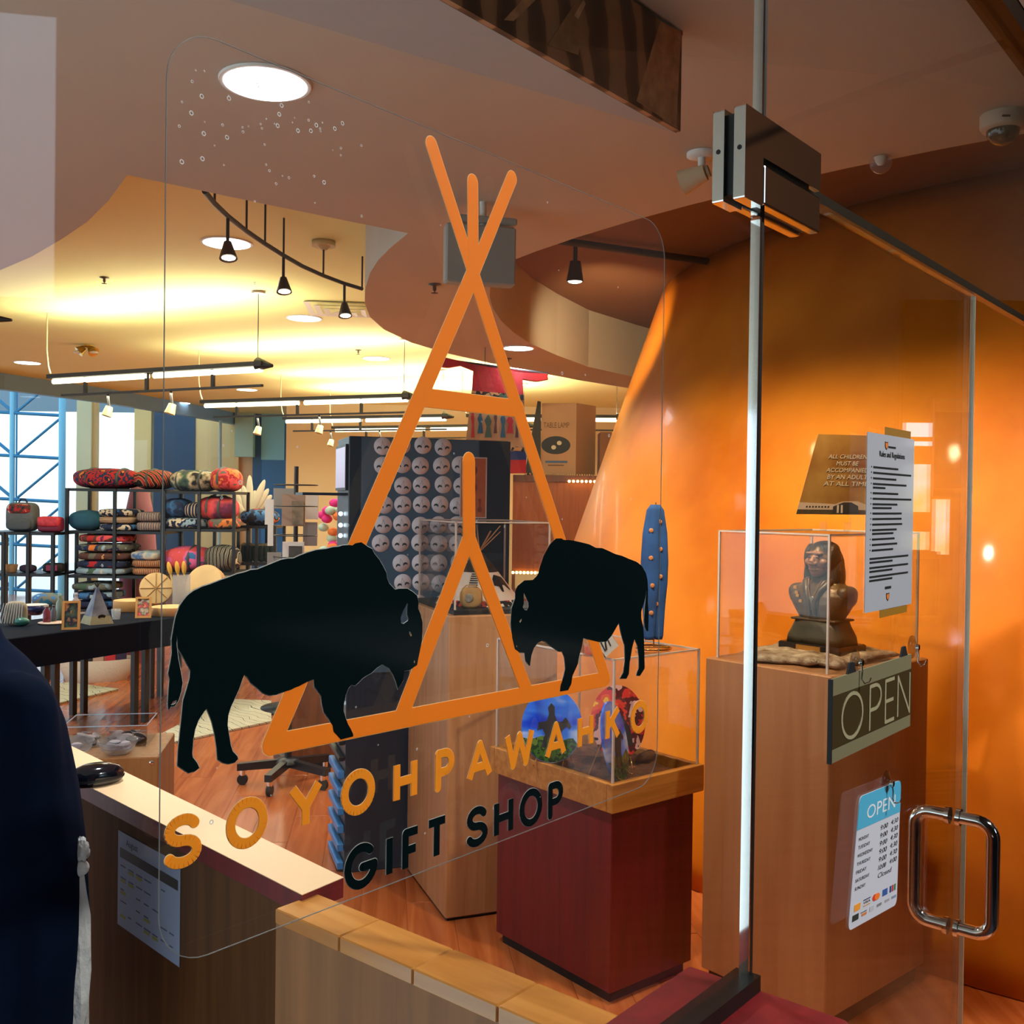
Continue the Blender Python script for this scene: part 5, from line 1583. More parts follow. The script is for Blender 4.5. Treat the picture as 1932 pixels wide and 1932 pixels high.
MB().lathe([(.045, 0), (.058, .07), (.052, .07), (.040, .01), (0, .01)], 20).build('body', mat('woven straw', C(166, 122, 84), .9, bump=(60, .6)), t)
# tall pink cone and white feather ornament behind the racks
t = thing('plume_ornament', 'white feather plume standing behind the right end of the racks', 'ornament', (aty(470, 960, YR + 1.2).x, YR + 1.2, 0), 0)
MB().cyl((0, 0, 0), (0, 0, 1.5), .012, n=8).build('stem', M_BLKMETAL, t)
MB().lathe([(.12, 0), (.12, .015), (0, .02)], 16).build('foot', M_BLKMETAL, t)
random.seed(31)
for k in range(9):
    a = -1.0 + k * .25
    L = .26 + .14 * math.sin(k * 1.9) ** 2
    MB(Matrix.Translation((0, .01 * (k % 3), 1.46)) @ Matrix.Rotation(a * .75, 4, 'Y')).ball((0, 0, L * .62), (.04, .012, L * .55), 10, 8).build('feather', mat('white feather', C(224, 216, 188), .9), t)
t = thing('felt_cone', 'dusty pink cone standing behind the rack posts', 'ornament', (aty(263, 960, YR + .9).x, YR + .9, 0), 0)
MB().lathe([(.20, 0), (.19, .8), (.15, 1.45), (.07, 1.85), (0, 1.90)], 24).build('body', mat('pink felt', C(160, 104, 118), .9), t)

# ================================================================ black clothed table
ZT = .76
TA = atz(40, 1202, ZT)
ta = 27.0
rT = math.radians(90 - ta)
tl = 2.6
t = thing('display_table', 'long table with black cloth holding drums, frames and bottles', 'table', (TA.x, TA.y, 0), rT)
# x along the front edge, y away (left)
M_CLOTH = mat('black cloth', C(10, 18, 34), .8, bump=(20, .1), spec=.08)
MB().cbox(-.55, tl, 0, .75, ZT - .03, ZT, .004).build('tabletop', M_CLOTH, t)
MB().box(-.55, tl, -.008, .0, ZT - .21, ZT - .004).build('cloth_drop', M_CLOTH, t)
for x in (.22, .30, .98, 1.08, 1.75, 1.85):
    for y in (.05, .70):
        MB().box(x - .02, x + .02, y - .02, y + .02, 0, ZT - .03).build('leg', M_BLKMETAL, t)
def tb(px, py, dz=0):
    return atz(px, py, ZT + .001 + dz)
def yaw_cam(p):
    return math.atan2(-p.x, p.y)
def frame_obj(label, px, py, w_, h_, lean, yaw, mpic):
    p = tb(px, py)
    t = thing('picture_frame', label, 'picture frame', p, yaw, 'small framed pictures on the black table')
    M4 = Matrix.Rotation(math.radians(-lean), 4, 'X')
    b = .016
    M_FR = mat('gold wood frame', C(206, 156, 90), .4)
    for (x0, x1, z0, z1) in ((-w_ / 2, w_ / 2, 0, b), (-w_ / 2, w_ / 2, h_ - b, h_), (-w_ / 2, -w_ / 2 + b, b, h_ - b), (w_ / 2 - b, w_ / 2, b, h_ - b)):
        MB(M4).box(x0, x1, 0, .018, z0, z1).build('frame_bar', M_FR, t)
    MB(M4).box(-w_ / 2 + b, w_ / 2 - b, .006, .012, b, h_ - b).build('picture', mpic, t)
    MB().cyl((0, h_ * .36, 0), (0, h_ * .20 * math.tan(math.radians(lean)) + .025, h_ * .62), .005, n=6).build('strut', M_FR, t)
    return t
frame_obj('narrow gold frame with a dark green picture on the black table', 133, 1188, .115, .20, 16, .32, pb('pic a', K('grey', 'green', 'dk', 'tan'), 14, 'soft', .3))
frame_obj('gold frame with a pale pink picture leaning beside the drums', 270, 1166, .115, .165, 20, .30, pb('pic b', K('cream', 'coral', 'grey', 'cream', 'brown'), 16, 'soft', .3))
# tepee lamp
p = tb(183, 1176)
t = thing('tepee_lamp', 'blue and tan tepee-shaped lampshade with bison print on the table', 'lamp', p, 0)
hh = aty(183, 1098, p.y).z - p.z
rb_ = (aty(213, 1170, p.y).x - aty(150, 1170, p.y).x) / 2
MB().lathe([(rb_, 0), (rb_ * .62, hh * .34), (0.004, hh * .90)], 4, smooth=False).build('shade', mat('lamp shade print', C(60, 90, 140), .6, noise=(6, .4, C(24, 44, 90), C(150, 160, 170))), t)
MB().lathe([(rb_ * 1.005, 0), (rb_ * .80, hh * .19)], 4, smooth=False).build('shade_band', mat('shade tan', C(150, 148, 120), .6, noise=(12, .2)), t)
for k in range(5):
    a = k * 1.3
    MB().cyl((0, 0, hh * .86), (.022 * math.cos(a), .022 * math.sin(a), hh), .003, n=5).build('stick', M_INK, t)
k = rb_ * .72
bsn = [(-.30, .00), (-.30, .14), (-.20, .24), (.02, .30), (.26, .22), (.34, .10), (.26, .02), (.22, -.12), (.16, -.12), (.16, 0), (-.14, .02), (-.18, -.12), (-.24, -.12)]
MB(Matrix.Rotation(math.radians(45), 4, 'Z')).prism([[(k * (u + .05), hh * .16 + hh * .25 * v) for u, v in bsn]], -rb_ * .60, -rb_ * .585).build('bison_print', M_INK, t)
# drums
M_DRUM = mat('rawhide', C(222, 188, 130), .6, noise=(6, .12))
M_RIM = mat('drum rim', C(196, 148, 88), .55)
def drum(label, p, r, h_, tilt, yaw, back=False):
    t = thing('hand_drum', label, 'drum', p, yaw, 'hand drums on the black table')
    M4 = Matrix.Translation((0, 0, r * math.sin(math.radians(tilt)) if tilt > 30 else 0)) @ Matrix.Rotation(math.radians(tilt), 4, 'X')
    if tilt > 30:
        M4 = M4 @ Matrix.Translation((0, 0, -h_ / 2))
    MB(M4).lathe([(r * .97, 0), (r, .006), (r, h_ - .008), (r * .98, h_)], 32).build('hoop', M_RIM, t)
    MB(M4).lathe([(r * .975, h_), (r * .9, h_ + .003), (0, h_ + .002)], 32).build('skin', M_DRUM, t)
    if back:
        for k in range(8):
            a = k * math.pi / 4
            MB(M4).cyl((0, 0, h_ + .004), (r * .93 * math.cos(a), r * .93 * math.sin(a), h_ + .006), .004, n=5).build('lacing', mat('lacing hide', C(170, 130, 80), .7), t)
    return t
drum('upright round hand drum with star lacing behind the lying drums', tb(294, 1140), (322 - 262) / 2 / F_PX * tb(294, 1140).y, .075, 78, .35, True)
drum('hand drum lying flat with pale rim left of the gold frame', tb(247, 1152), .135, .085, 0, 0)
drum('low hand drum lying at the table front beside the bison decal tail', tb(322, 1160), .15, .065, 0, 0)
drum('upright tan hand drum at the right end of the table', tb(388, 1136), .17, .09, 66, -.2)
# clear bin with drum sticks
p = tb(342, 1142)
t = thing('clear_bin', 'clear plastic bin holding padded drum sticks', 'bin', p, .3)
hb = aty(342, 1085, p.y).z - p.z
for (a, b, c, d) in ((-.07, .07, -.06, -.056), (-.07, .07, .056, .06), (-.07, -.066, -.056, .056), (.066, .07, -.056, .056)):
    MB().box(a, b, c, d, .004, hb).build('wall', glassmat('cloudy plastic', (.92, .92, .92, 1), 1.4, .25), t)
MB().box(-.07, .07, -.06, .06, 0, .004).build('bottom', M_ACRYL, t)
for k, (x, a) in enumerate(((-.035, -.22), (.0, -.12), (.035, -.05))):
    s = thing('drum_stick', ('left', 'middle', 'right')[k] + ' yellow padded drum stick in the clear bin', 'drum stick', p + Vector((x, 0, .006)), 0, 'padded drum sticks in the clear bin')
    Mz = Matrix.Rotation(a, 4, 'Y')
    MB(Mz).cyl((0, 0, 0), (0, 0, hb * 1.02), .008, n=8).build('shaft', mat('stick wood', C(222, 190, 120), .6), s)
    MB(Mz).ball((0, 0, hb * 1.22), (.020, .020, .058), 12, 10).build('pad', mat('yellow hide pad', C(222, 170, 60), .7), s)
# bottles, bowls and trays at the near end
def bottle(label, px, py, h_, r, col, capc=(40, 44, 50)):
    p = tb(px, py)
    t = thing('bottle', label, 'bottle', p, 0, 'small bottles on the black table')
    MB().lathe([(r * .95, 0), (r, .004), (r, h_ * .62), (r * .42, h_ * .78), (r * .40, h_ * .88)], 16).build('body', mat('bottle %d %d %d' % col, C(*col), .2), t)
    MB().lathe([(r * .48, h_ * .88), (r * .48, h_), (0, h_)], 12).build('cap', mat('cap %d' % capc[0], C(*capc), .4), t)
bottle('red bottle with pale cap on the small wooden tray', 88, 1176, .135, .026, (120, 52, 66), (170, 160, 150))
bottle('clear bottle with dark cap on the small wooden tray', 101, 1174, .125, .022, (90, 96, 110))
bottle('pale bottle standing behind the narrow gold frame', 143, 1160, .17, .030, (170, 160, 160), (150, 150, 160))
bottle('thin necked bottle behind the narrow gold frame', 112, 1168, .19, .024, (120, 140, 130), (120, 140, 130))
p = tb(94, 1178, -.0)
o = MB().lathe([(.09, 0), (.10, .006), (.10, .010), (0, .008)], 24).build('serving_board', mat('pale board', C(200, 176, 160), .5), loc=p + Vector((0, .05, 0)))
tag(o, 'small pale wooden tray under two bottles', 'tray')
t = thing('glass_tumbler', 'small clear glass tumbler right of the tepee lamp', 'glass', tb(219, 1168), 0)
MB().lathe([(.028, 0), (.034, .075), (.031, .075), (.025, .006), (0, .006)], 18).build('body', glassmat('tumbler', (.85, .9, .95, 1), 1.5, .15), t)
for k, (lab, px, py, r, col) in enumerate((('dark blue bowl with a white rim on the table near end', 66, 1160, .085, (26, 40, 84)), ('blue patterned cushion dome behind the dark bowl', 72, 1150, .10, (90, 120, 150)))):
    p = tb(px, py)
    t = thing('bowl' if k == 0 else 'round_cushion', lab, 'bowl' if k == 0 else 'cushion', p, 0)
    if k == 0:
        MB().lathe([(r * .5, 0), (r * .9, .03), (r, .075), (r * .94, .075), (r * .8, .035), (0, .012)], 24).build('bowl_body', mat('bowl glaze', C(*col), .2), t)
        MB().lathe([(r * .96, .0745), (r * 1.01, .0745), (r * 1.01, .080), (r * .96, .080)], 24).build('rim', M_WHITE, t)
    else:
        p_ = MB().ball((0, .16, .06), (r * 1.2, r * .8, .06), 20, 10, e=.8).build('cushion_body', pb('cushion', K('lt', 'blue', 'grey', 'teal'), 9, 'noise'), t)
t = thing('beaded_bag', 'tan fringed hide bag with green beads at the table near end', 'bag', tb(30, 1180), .2)
MB().ball((0, 0, .085), (.075, .035, .085), 20, 12, e=.6).build('body', mat('light hide', C(160, 150, 130), .85), t)
for k in range(9):
    MB().cyl((-.07 + k * .015, -.03, .16), (-.10 + k * .018, -.045, .02), .003, n=5).build('fringe', mat('white fringe', C(206, 214, 220), .8), t)
MB().ball((.05, -.04, .03), (.05, .03, .03), 16, 10, jit=lambda a, b: .15 * math.sin(9 * a) * math.cos(7 * b)).build('beadwork', mat('green beads', C(60, 120, 110), .3), t)

# basket of boxes on the floor behind the table, seen under the cloth
p = atz(182, 1283, 0)
t = thing('gift_basket', 'pale basket with dark packages on the floor behind the table legs', 'basket', p, .3)
MB().lathe([(.26, 0), (.34, .20), (.32, .20), (.25, .02), (0, .02)], 28, sx=1.0, sy=.6).build('basket_body', mat('pale wicker', C(196, 180, 160), .8, bump=(50, .5)), t)
for k, (x, c, hh) in enumerate(((-.18, (34, 30, 34), .24), (-.08, (40, 40, 44), .26), (.02, (196, 160, 140), .28), (.12, (200, 50, 56), .34), (.21, (50, 40, 70), .3))):
    MB().cbox(x - .045, x + .045, -.05, .05, .025, hh, .006).build('package', mat('pack %d' % k, C(*c), .5), t)

# rugs
def rug(label, pts):
    q = [atz(x, y, 0) for x, y in pts]
    mb = MB()
    mb.add([(p.x, p.y, .002) for p in q] + [(p.x, p.y, .016) for p in q], [(0, 3, 2, 1), (4, 5, 6, 7), (0, 1, 5, 4), (1, 2, 6, 5), (2, 3, 7, 6), (3, 0, 4, 7)])
    o = mb.build('rug', pb('rug weave', [C(190, 186, 160), C(176, 174, 150), C(206, 200, 176), C(96, 100, 88), C(196, 190, 164), C(184, 182, 156)], 3.2, 'bands', .95, 5, 'DIAGONAL'))
    return tag(o, label, 'rug', 'pale rugs on the wood floor')
rug('larger pale rug with broken dark lines behind the wheeled stand', [(236, 1424), (512, 1364), (512, 1325), (430, 1322)])
rug('smaller pale rug with dark lines behind the black table legs', [(110, 1330), (224, 1303), (130, 1290), (60, 1300)])

# ================================================================ wheeled stand
cS = atz(543, 1478, .0)
t = thing('rolling_stand', 'black rolling stand with five castors and a slim post', 'stand', cS, 0)
MB().lathe([(.075, .125), (.06, .15), (.03, .158)], 20).build('hub', M_BLKMETAL, t)
MB().cyl((0, 0, .14), (0, 0, 1.02), .022, n=14).build('post', M_BLKMETAL, t)
for k in range(5):
    a = math.radians(188 + 72 * k)
    L = .29
    d = Vector((math.cos(a), math.sin(a), 0))
    n = Vector((-d.y, d.x, 0)) * .02
    e = d * L
    MB().hexa([(-n.x, -n.y, .10), (e.x - n.x, e.y - n.y, .085), (e.x + n.x, e.y + n.y, .085), (n.x, n.y, .10), (-n.x, -n.y, .15), (e.x - n.x, e.y - n.y, .125), (e.x + n.x, e.y + n.y, .125), (n.x, n.y, .15)]).build('arm', M_BLKMETAL, t)
    e = d * (L - .03)
    cs = MB().cyl((e.x - n.x * .6, e.y - n.y * .6, .031), (e.x + n.x * .6, e.y + n.y * .6, .031), .031, n=20).build('castor', M_BLACK, t)
    MB().cyl((e.x, e.y, .055), (e.x, e.y, .085), .016, n=12).build('castor_fork', M_CHROME, cs)
for s in (-1, 1):
    MB().tube([(s * .02, 0, .80), (s * .22, -.02, .80), (s * .22, -.08, .80), (s * .22, -.08, .76)], .005, 6).build('basket_wire', M_BLKMETAL, t)
MB().tube([(-.22, -.08, .76), (.22, -.08, .76)], .005, 6).build('basket_wire', M_BLKMETAL, t)
# wood cabinet behind the stand
a, b = atz(513, 1478, 0), atz(634, 1486, 0)
o = thing('wood_cabinet', 'plain brown wooden cabinet end behind the rolling stand', 'cabinet', (a.x, a.y + .35, 0), 0)
MB().cbox(0, b.x - a.x + .1, 0, .6, .05, .93, .004).build('body', M_WALNUT, o)
MB().box(.02, b.x - a.x + .08, .02, .58, 0, .05).build('toe_kick', M_INK, o)
MB().cbox(-.01, b.x - a.x + .11, -.01, .61, .93, .96, .004).build('top', M_MAPLE, o)
# white plastic-wrapped stack on the tower side table
# ================================================================ low display box with acrylic tray
zb_ = .66
a = atz(298, 1428, zb_)
o = thing('display_box', 'low maple display box behind the counter with silver screw heads', 'display box', (a.x, a.y, 0), math.radians(10))
MB().cbox(-.62, 0, 0, .42, 0, zb_, .004).build('body', woodmat('honey maple', C(166, 112, 62), C(192, 138, 84), .45), o)
for x in (-.012, -.21):
    MB(Matrix.Translation((x - .012, -.0005, zb_ - .022)) @ Matrix.Rotation(math.pi / 2, 4, 'X')).lathe([(.009, 0), (.008, .002), (0, .003)], 14).build('screw_head', M_CHROME, o)
Rb = Matrix.Rotation(math.radians(10), 3, 'Z')
def BX(x, y, z):
    v = a + Rb @ Vector((x, y, 0))
    return Vector((v.x, v.y, z))
t = thing('acrylic_tray', 'clear divided acrylic tray of small grey brooches', 'tray', BX(-.40, .17, zb_ + .001), math.radians(10))
TW, TD, TH = .33, .24, .085
for (x0, x1, y0, y1) in ((0, TW, 0, .004), (0, TW, TD - .004, TD), (0, .004, .004, TD - .004), (TW - .004, TW, .004, TD - .004), (.004, TW - .004, TD * .5, TD * .5 + .003), (TW * .36, TW * .36 + .003, TD * .5, TD - .004), (TW * .55, TW * .55 + .003, .004, TD * .5)):
    MB().box(x0, x1, y0, y1, .004, TH).build('panel', M_ACRYL, t)
MB().box(0, TW, 0, TD, 0, .004).build('bottom', M_ACRYL, t)
for (x0, x1, y0, y1) in ((0, TW, 0, .004), (0, TW, TD - .004, TD), (0, .004, 0, TD), (TW - .004, TW, 0, TD)):
    MB().box(x0, x1, y0, y1, TH, TH + .003).build('rim', mat('bright acrylic rim', C(190, 205, 225), .2), t)
random.seed(17)
for k in range(16):
    p = BX(-.40, .17, 0) + Rb @ Vector((random.uniform(.03, TW - .03), random.uniform(.03, TD - .03), 0))
    o = thing('brooch', 'small grey ring-patterned brooch in the acrylic tray', 'brooch', (p.x, p.y, zb_ + .006), random.uniform(0, 6), 'grey brooches in the acrylic tray')
    Mr = Matrix.Translation((0, 0, .012)) @ Matrix.Rotation(random.uniform(-.9, .3), 4, 'X')
    r = random.uniform(.018, .032)
    MB(Mr).lathe([(r, 0), (r, .004), (r * .7, .006), (r * .62, .004), (r * .3, .006), (0, .005)], 18).build('disc', mat('brooch %d' % (k % 3), C(*((150, 140, 140), (70, 60, 62), (190, 180, 182))[k % 3]), .4, .3), o)
for k, (x, lab) in enumerate(((-.165, 'clear glass bowl of shells on the display box, right one'), (-.33, 'clear glass bowl of shells on the display box, left one'))):
    p = BX(x, .075, zb_ + .001)
    t = thing('glass_bowl', lab, 'bowl', p, 0)
    MB().lathe([(.035, 0), (.062, .018), (.078, .055), (.075, .055), (.058, .020), (0, .006)], 28).build('bowl_body', glassmat('bowl glass', (.93, .95, .97, 1), 1.5, .10, (.8, .85, .95, 1)), t)
    for j in range(7):
        sx, sy = random.uniform(-.035, .035), random.uniform(-.035, .035)
        MB(Matrix.Translation((sx, sy, .022 + .006 * (j % 4))) @ Matrix.Rotation(random.uniform(-1, 1), 4, 'X')).ball((0, 0, 0), (.024, .018, .005), 12, 6).build('shell', mat('shell', C(206, 198, 206), .4), t)

# ================================================================ dress, cabinet and lamp carton
YD = 6.9
ref = lambda x, y, yy=YD: aty(x, y, yy)
t = thing('ribbon_dress', 'red cloth dress with painted hide skirt hung spread below the soffit', 'dress', (ref(930, 1000).x, YD, ref(930, 1000).z), 0)
bx, bz = t.location.x, t.location.z
def D(x, y):
    p = ref(x, y)
    return (p.x - bx, p.z - bz)
MB().prism([[D(893, 688), D(830, 673), D(812, 690), D(845, 694), D(868, 690), D(893, 700), D(890, 745), D(988, 752), D(986, 716), D(1012, 720), D(1034, 716), D(1032, 706), D(985, 704)]], -.03, .03).build('red_top', mat('red cloth', C(176, 26, 34), .8, noise=(9, .25), bump=(25, .3)), t)
MB().prism([[D(890, 738), D(988, 746), D(988, 756), D(889, 750)]], -.034, .034).build('bead_band', pb('dark beads', K('black', 'tan', 'black', 'green'), 40, 'cells'), t)
MB().prism([[D(889, 748), D(988, 755), D(996, 845), D(878, 840)]], -.028, .028).build('hide_skirt', mat('painted hide', C(190, 158, 116), .85, noise=(6, .15)), t)
MB().prism([[D(960, 842), D(996, 845), D(994, 852), D(960, 850)]], -.030, .030).build('green_beads', pb('dark beads', K('black', 'tan', 'black', 'green'), 40, 'cells'), t)
MB().prism([[D(890, 850), D(994, 852), D(993, 868), D(890, 868)]], -.026, .026).build('blue_band', mat('blue band', C(24, 60, 130), .8), t)
MB().prism([[D(890, 868), D(993, 868), D(992, 893), D(890, 893)]], -.026, .026).build('red_hem', MATS['red cloth'], t)
random.seed(41)
for k, (x, col) in enumerate(((892, 'red'), (906, 'teal'), (921, 'green'), (935, 'brown'), (949, 'teal'), (962, 'red'), (975, 'brown'))):
    y0, y1 = 778 + (k % 3) * 3, 826 - (k % 2) * 8
    w_ = 3.2 + (k % 3) * 1.8
    MB().prism([[D(x - w_, y1), D(x - w_ * .4, (y0 + y1) / 2), D(x - w_, y0 + 10), D(x - 1, y0), D(x + 2, y0), D(x + w_, y0 + 12), D(x + w_ * .6, (y0 + y1) / 2), D(x + w_, y1)]], -.032, -.0285).build('painted_figure', mat('fig %s' % col, COL[col], .8), t)
MB().cyl((D(812, 676)[0], 0, D(812, 676)[1]), (D(1034, 706)[0], 0, D(1034, 706)[1]), .012, n=8).build('hanging_rod', M_BLKMETAL, t)
MB().cyl((D(915, 690)[0], 0, D(915, 690)[1]), (D(915, 690)[0], 0, ZS - bz), .003, n=6).build('hanging_wire', M_BLKMETAL, t)

YCb = 9.1
a, b = aty(968, 900, YCb), aty(1138, 900, YCb)
zc_ = aty(1060, 897, YCb).z
t = thing('wood_hutch', 'tall brown wooden cabinet with light string under its top', 'cabinet', (a.x, YCb, 0), 0)
w_ = b.x - a.x
MB().box(0, w_, 0, .5, zc_ - .06, zc_).build('top', woodmat('dark walnut', C(84, 40, 18), C(104, 54, 26), .4), t)
zsh = aty(1000, 1078, YCb).z
MB().box(.0, w_, .02, .5, zsh, zc_ - .06).build('panel', woodmat('hutch panel', C(140, 72, 18), C(160, 88, 28), .45), t)
MB().box(0, w_ * .55, 0, .5, 0, .80).build('base', M_WALNUT, t)
for x in (0, w_ * .55 - .03):
    MB().box(x, x + .03, .0, .5, .80, zsh).build('upright', M_WALNUT, t)
M_LED = emitmat('warm led', (1, .62, .22, 1), 14.0)
for k in range(8):
    p = aty(1074 + k * 8, 903, YCb - .01)
    MB().ball((p.x - a.x, -.016, zc_ - .052), .012, 8, 6).build('string_light', M_LED, t)
for k in range(10):
    p = aty(968 + k * 7, 1071, YCb)
    MB().ball((p.x - a.x, .0, zsh - .012), .013, 8, 6).build('string_light', M_LED, t)
for k in range(6):
    p = aty(975 + k * 12, 1105, YCb)
    MB().cbox(p.x - a.x - .018, p.x - a.x + .018, .10, .16, .80, .80 + .08 + .03 * (k % 3), .004).build('boxed_item', mat('hutch item %d' % k, C(*((190, 110, 60), (210, 200, 180), (150, 60, 40), (90, 96, 90), (220, 190, 150), (170, 90, 50))[k]), .6), t)
# carton
pL, pM, pR = aty(1021, 890, YCb + .05), aty(1086, 893, YCb + .05), aty(1127, 889, YCb + .05)
hC = aty(1050, 760, YCb + .05).z - zc_
t = thing('lamp_carton', 'cardboard TABLE LAMP carton standing on top of the wooden cabinet', 'carton', (pM.x, YCb + .05, zc_), 0)
wA, wB = pM.x - pL.x, pR.x - pM.x
# front face spans wA and leans away on its left; right face turns back
fa = Vector((-wA, .06, 0)); fb = Vector((wB, .26, 0))
q0 = [Vector((0, 0, 0)), fb, fb + fa, fa]
M_CART = mat('cardboard', C(176, 138, 98), .8, noise=(3, .06))
MB().hexa([tuple(v) for v in q0] + [tuple(v + Vector((0, 0, hC))) for v in q0]).build('box', M_CART, t)
Mx = Matrix.Translation((-wA, .06, 0)) @ Matrix.Rotation(math.atan2(-.06, wA), 4, 'Z')
WF = math.hypot(wA, .06)
puttext(MB(Mx), 'TABLE LAMP', WF * .06, WF * .80, hC * .66, hC * .735, -.003).build('carton_print', mat('faded print', C(96, 74, 48), .8), t)
oval = arc(WF * .42, hC * .42, WF * .42, hC * .125, 0, 350, 28)
ov = MB(Mx).prism([oval], -.003, -.001).build('carton_label', mat('label black', C(20, 28, 26), .6), t)
for (u, v_) in ((.36, .39), (.52, .45)):
    MB(Mx).prism([arc(WF * u, hC * v_, WF * .07, hC * .03, 0, 350, 16)], -.0045, -.0032).build('label_eye', mat('label cream', C(200, 190, 150), .6), ov)
MB(Mx).box(WF * .12, WF * .76, -.003, -.001, hC * .175, hC * .205).build('carton_print', mat('blue print', C(60, 96, 130), .7), t)
MB(Mx).box(WF * .20, WF * .66, -.003, -.001, hC * .135, hC * .15).build('carton_print', MATS['faded print'], t)
t2 = thing('carton', 'smaller brown carton beside the TABLE LAMP carton', 'carton', (pM.x + wB + .02, YCb + .05, zc_), 0)
hD = aty(1130, 815, YCb + .05).z - zc_
MB().cbox(0, .11, 0, .28, 0, hD, .004).build('box', mat('brown cardboard', C(132, 88, 50), .8), t2)
MB().box(.02, .07, -.002, 0, .04, .09).build('handling_mark', MATS['faded print'], t2)
t3 = thing('lamp_shade_panel', 'dark angular shade standing left of the TABLE LAMP carton', 'lamp shade', (pL.x - .10, YCb + .10, zc_), 0)
MB().prism([[(-.05, 0), (.10, 0), (.09, hC * 1.02), (.06, hC * 1.03)]], 0, .12).build('shade', mat('dark green shade', C(44, 48, 40), .7), t3)
MB().box(-.05, .10, -.006, -.001, 0, .02).build('band', MATS['dark beads'], t3)
t4 = MB()
for k in range(22):
    p = aty(1025 + k * 4.6, 892, YCb - .004)
    t4.ball((p.x - a.x, -.012, zc_ + .008), .008, 6, 4)
so = t4.build('bead_garland', mat('pale beads', C(170, 150, 110), .4), loc=(a.x, YCb, 0))
tag(so, 'string of small beads lying along the cabinet top edge', 'garland', kind='stuff')

# ================================================================ greeting card spinner and mannequin corner
YS = 8.0
cxs = aty(558, 1000, YS).x
t = thing('card_spinner', 'black wire card spinner with framed prints and white cards', 'card rack', (cxs, YS, 0), 0)
MB().cyl((0, 0, .02), (0, 0, aty(558, 880, YS).z), .018, n=10).build('post', M_BLKMETAL, t)
MB().lathe([(.26, 0), (.26, .02), (.03, .035)], 24).build('foot', M_BLKMETAL, t)
def card(x0, x1, y0, y1, dy, m, nm='card'):
    a, b = aty(x0, y0, YS + dy), aty(x1, y1, YS + dy)
    o = MB().box(a.x - cxs, b.x - cxs, dy, dy + .012, b.z, a.z).build(nm, m, t)
    return o
M_GC = mat('grey card', C(134, 132, 132), .6)
M_WC = mat('white card', C(214, 214, 212), .6)
card(516, 560, 921, 960, .06, M_GC)
o = card(532, 575, 932, 993, -.10, mat('taupe card', C(150, 126, 110), .6))
a, b = aty(551, 945, YS - .11), aty(573, 990, YS - .11)
MB().box(a.x - cxs, b.x - cxs, -.115, -.11, b.z, a.z).build('print', mat('card photo', C(120, 108, 88), .5, noise=(18, .5)), o)
card(577, 600, 933, 980, .02, M_WC)
card(500, 516, 942, 990, -.04, M_WC)
card(505, 515, 990, 1030, -.05, M_WC)
o = card(533, 573, 1022, 1080, -.12, M_WC)
a, b = aty(545, 1030, YS - .13), aty(570, 1066, YS - .13)
MB().box(a.x - cxs, b.x - cxs, -.135, -.13, b.z, a.z).build('print', mat('card portrait', C(52, 48, 44), .5, noise=(14, .4)), o)
card(504, 530, 1042, 1078, -.06, M_GC)
card(572, 598, 985, 1030, .03, M_GC)
for y_ in (915, 955, 1010, 1050):
    z = aty(558, y_, YS).z
    ringp = [(.17 * math.cos(a_ * math.pi / 10), .17 * math.sin(a_ * math.pi / 10), z) for a_ in range(20)]
    MB().tube(ringp, .005, 6, closed=True).build('wire_ring', M_BLKMETAL, t)
# bright flower and ornament behind
p = aty(628, 985, 8.9)
t = thing('flower_arrangement', 'magenta and orange flower arrangement between spinner and tower', 'flowers', (p.x, 8.9, 0), 0)
MB().lathe([(.10, 0), (.13, 1.15), (.11, 1.15), (0, 1.12)], 16).build('pot', M_WHITE, t)
random.seed(77)
for k in range(22):
    a_ = random.uniform(0, 6.28); r = random.uniform(0, .12); z = 1.2 + random.uniform(-.05, .45)
    MB().ball((r * math.cos(a_), r * math.sin(a_), z), (.05, .05, .04), 8, 6).build('bloom', mat('bloom %d' % (k % 3), C(*((226, 40, 140), (232, 120, 40), (180, 210, 190))[k % 3]), .7), t)
# mask with shiny centre
# ================================================================ person at the counter
M_COAT = mat('navy coat', C(5, 15, 34), .85, noise=(6, .25), bump=(14, .3), spec=.04)
px_, py_ = aty(-62, 1300, 1.86).x, 1.86
per = thing('person', 'person in a dark navy coat standing at the counter, cut by the left edge', 'person', (px_, py_, 0), math.radians(-35))
# local: faces -y ... turned to the counter
pm = MB()
def cap_(mb, p, q, r1, r2, n=20):
    mb.cyl(p, q, r1, r2, n)
    mb.ball(p, r1, 16, 10)
    mb.ball(q, r2, 16, 10)
loft(pm, [(.60, .25, .19, 0, 1), (.74, .26, .19, 0, 1), (.90, .265, .19, 0, 1), (1.04, .262, .18, 0, 1), (1.14, .245, .165, 0, .95), (1.26, .215, .14, .0, .9), (1.33, .185, .115, .0, .9), (1.375, .12, .095, 0, 1), (1.41, .062, .062, 0, 1), (1.46, .055, .055, -.01, 1)])
for s in (-1, 1):
    cap_(pm, (s * .165, .0, 1.30), (s * .205, .02, 1.04), .070, .060)
    cap_(pm, (s * .205, .02, 1.04), (s * .19, -.16, .88), .058, .046)
    cap_(pm, (s * .095, 0, .80), (s * .10, .0, .45), .105, .075)
    cap_(pm, (s * .10, 0, .45), (s * .10, .01, .09), .072, .052)
    pm.ball((s * .10, -.05, .045), (.05, .12, .045), 14, 8)
body = pm.build('body', M_COAT, per)
remesh(body, .012, 6, .5)
hm = MB()
hm.ball((0, -.02, 1.53), (.078, .095, .115), 24, 16)
hm.ball((0, -.07, 1.455), (.05, .045, .035))
hm.cyl((0, -.10, 1.54), (0, -.128, 1.505), .010, .016, 10)
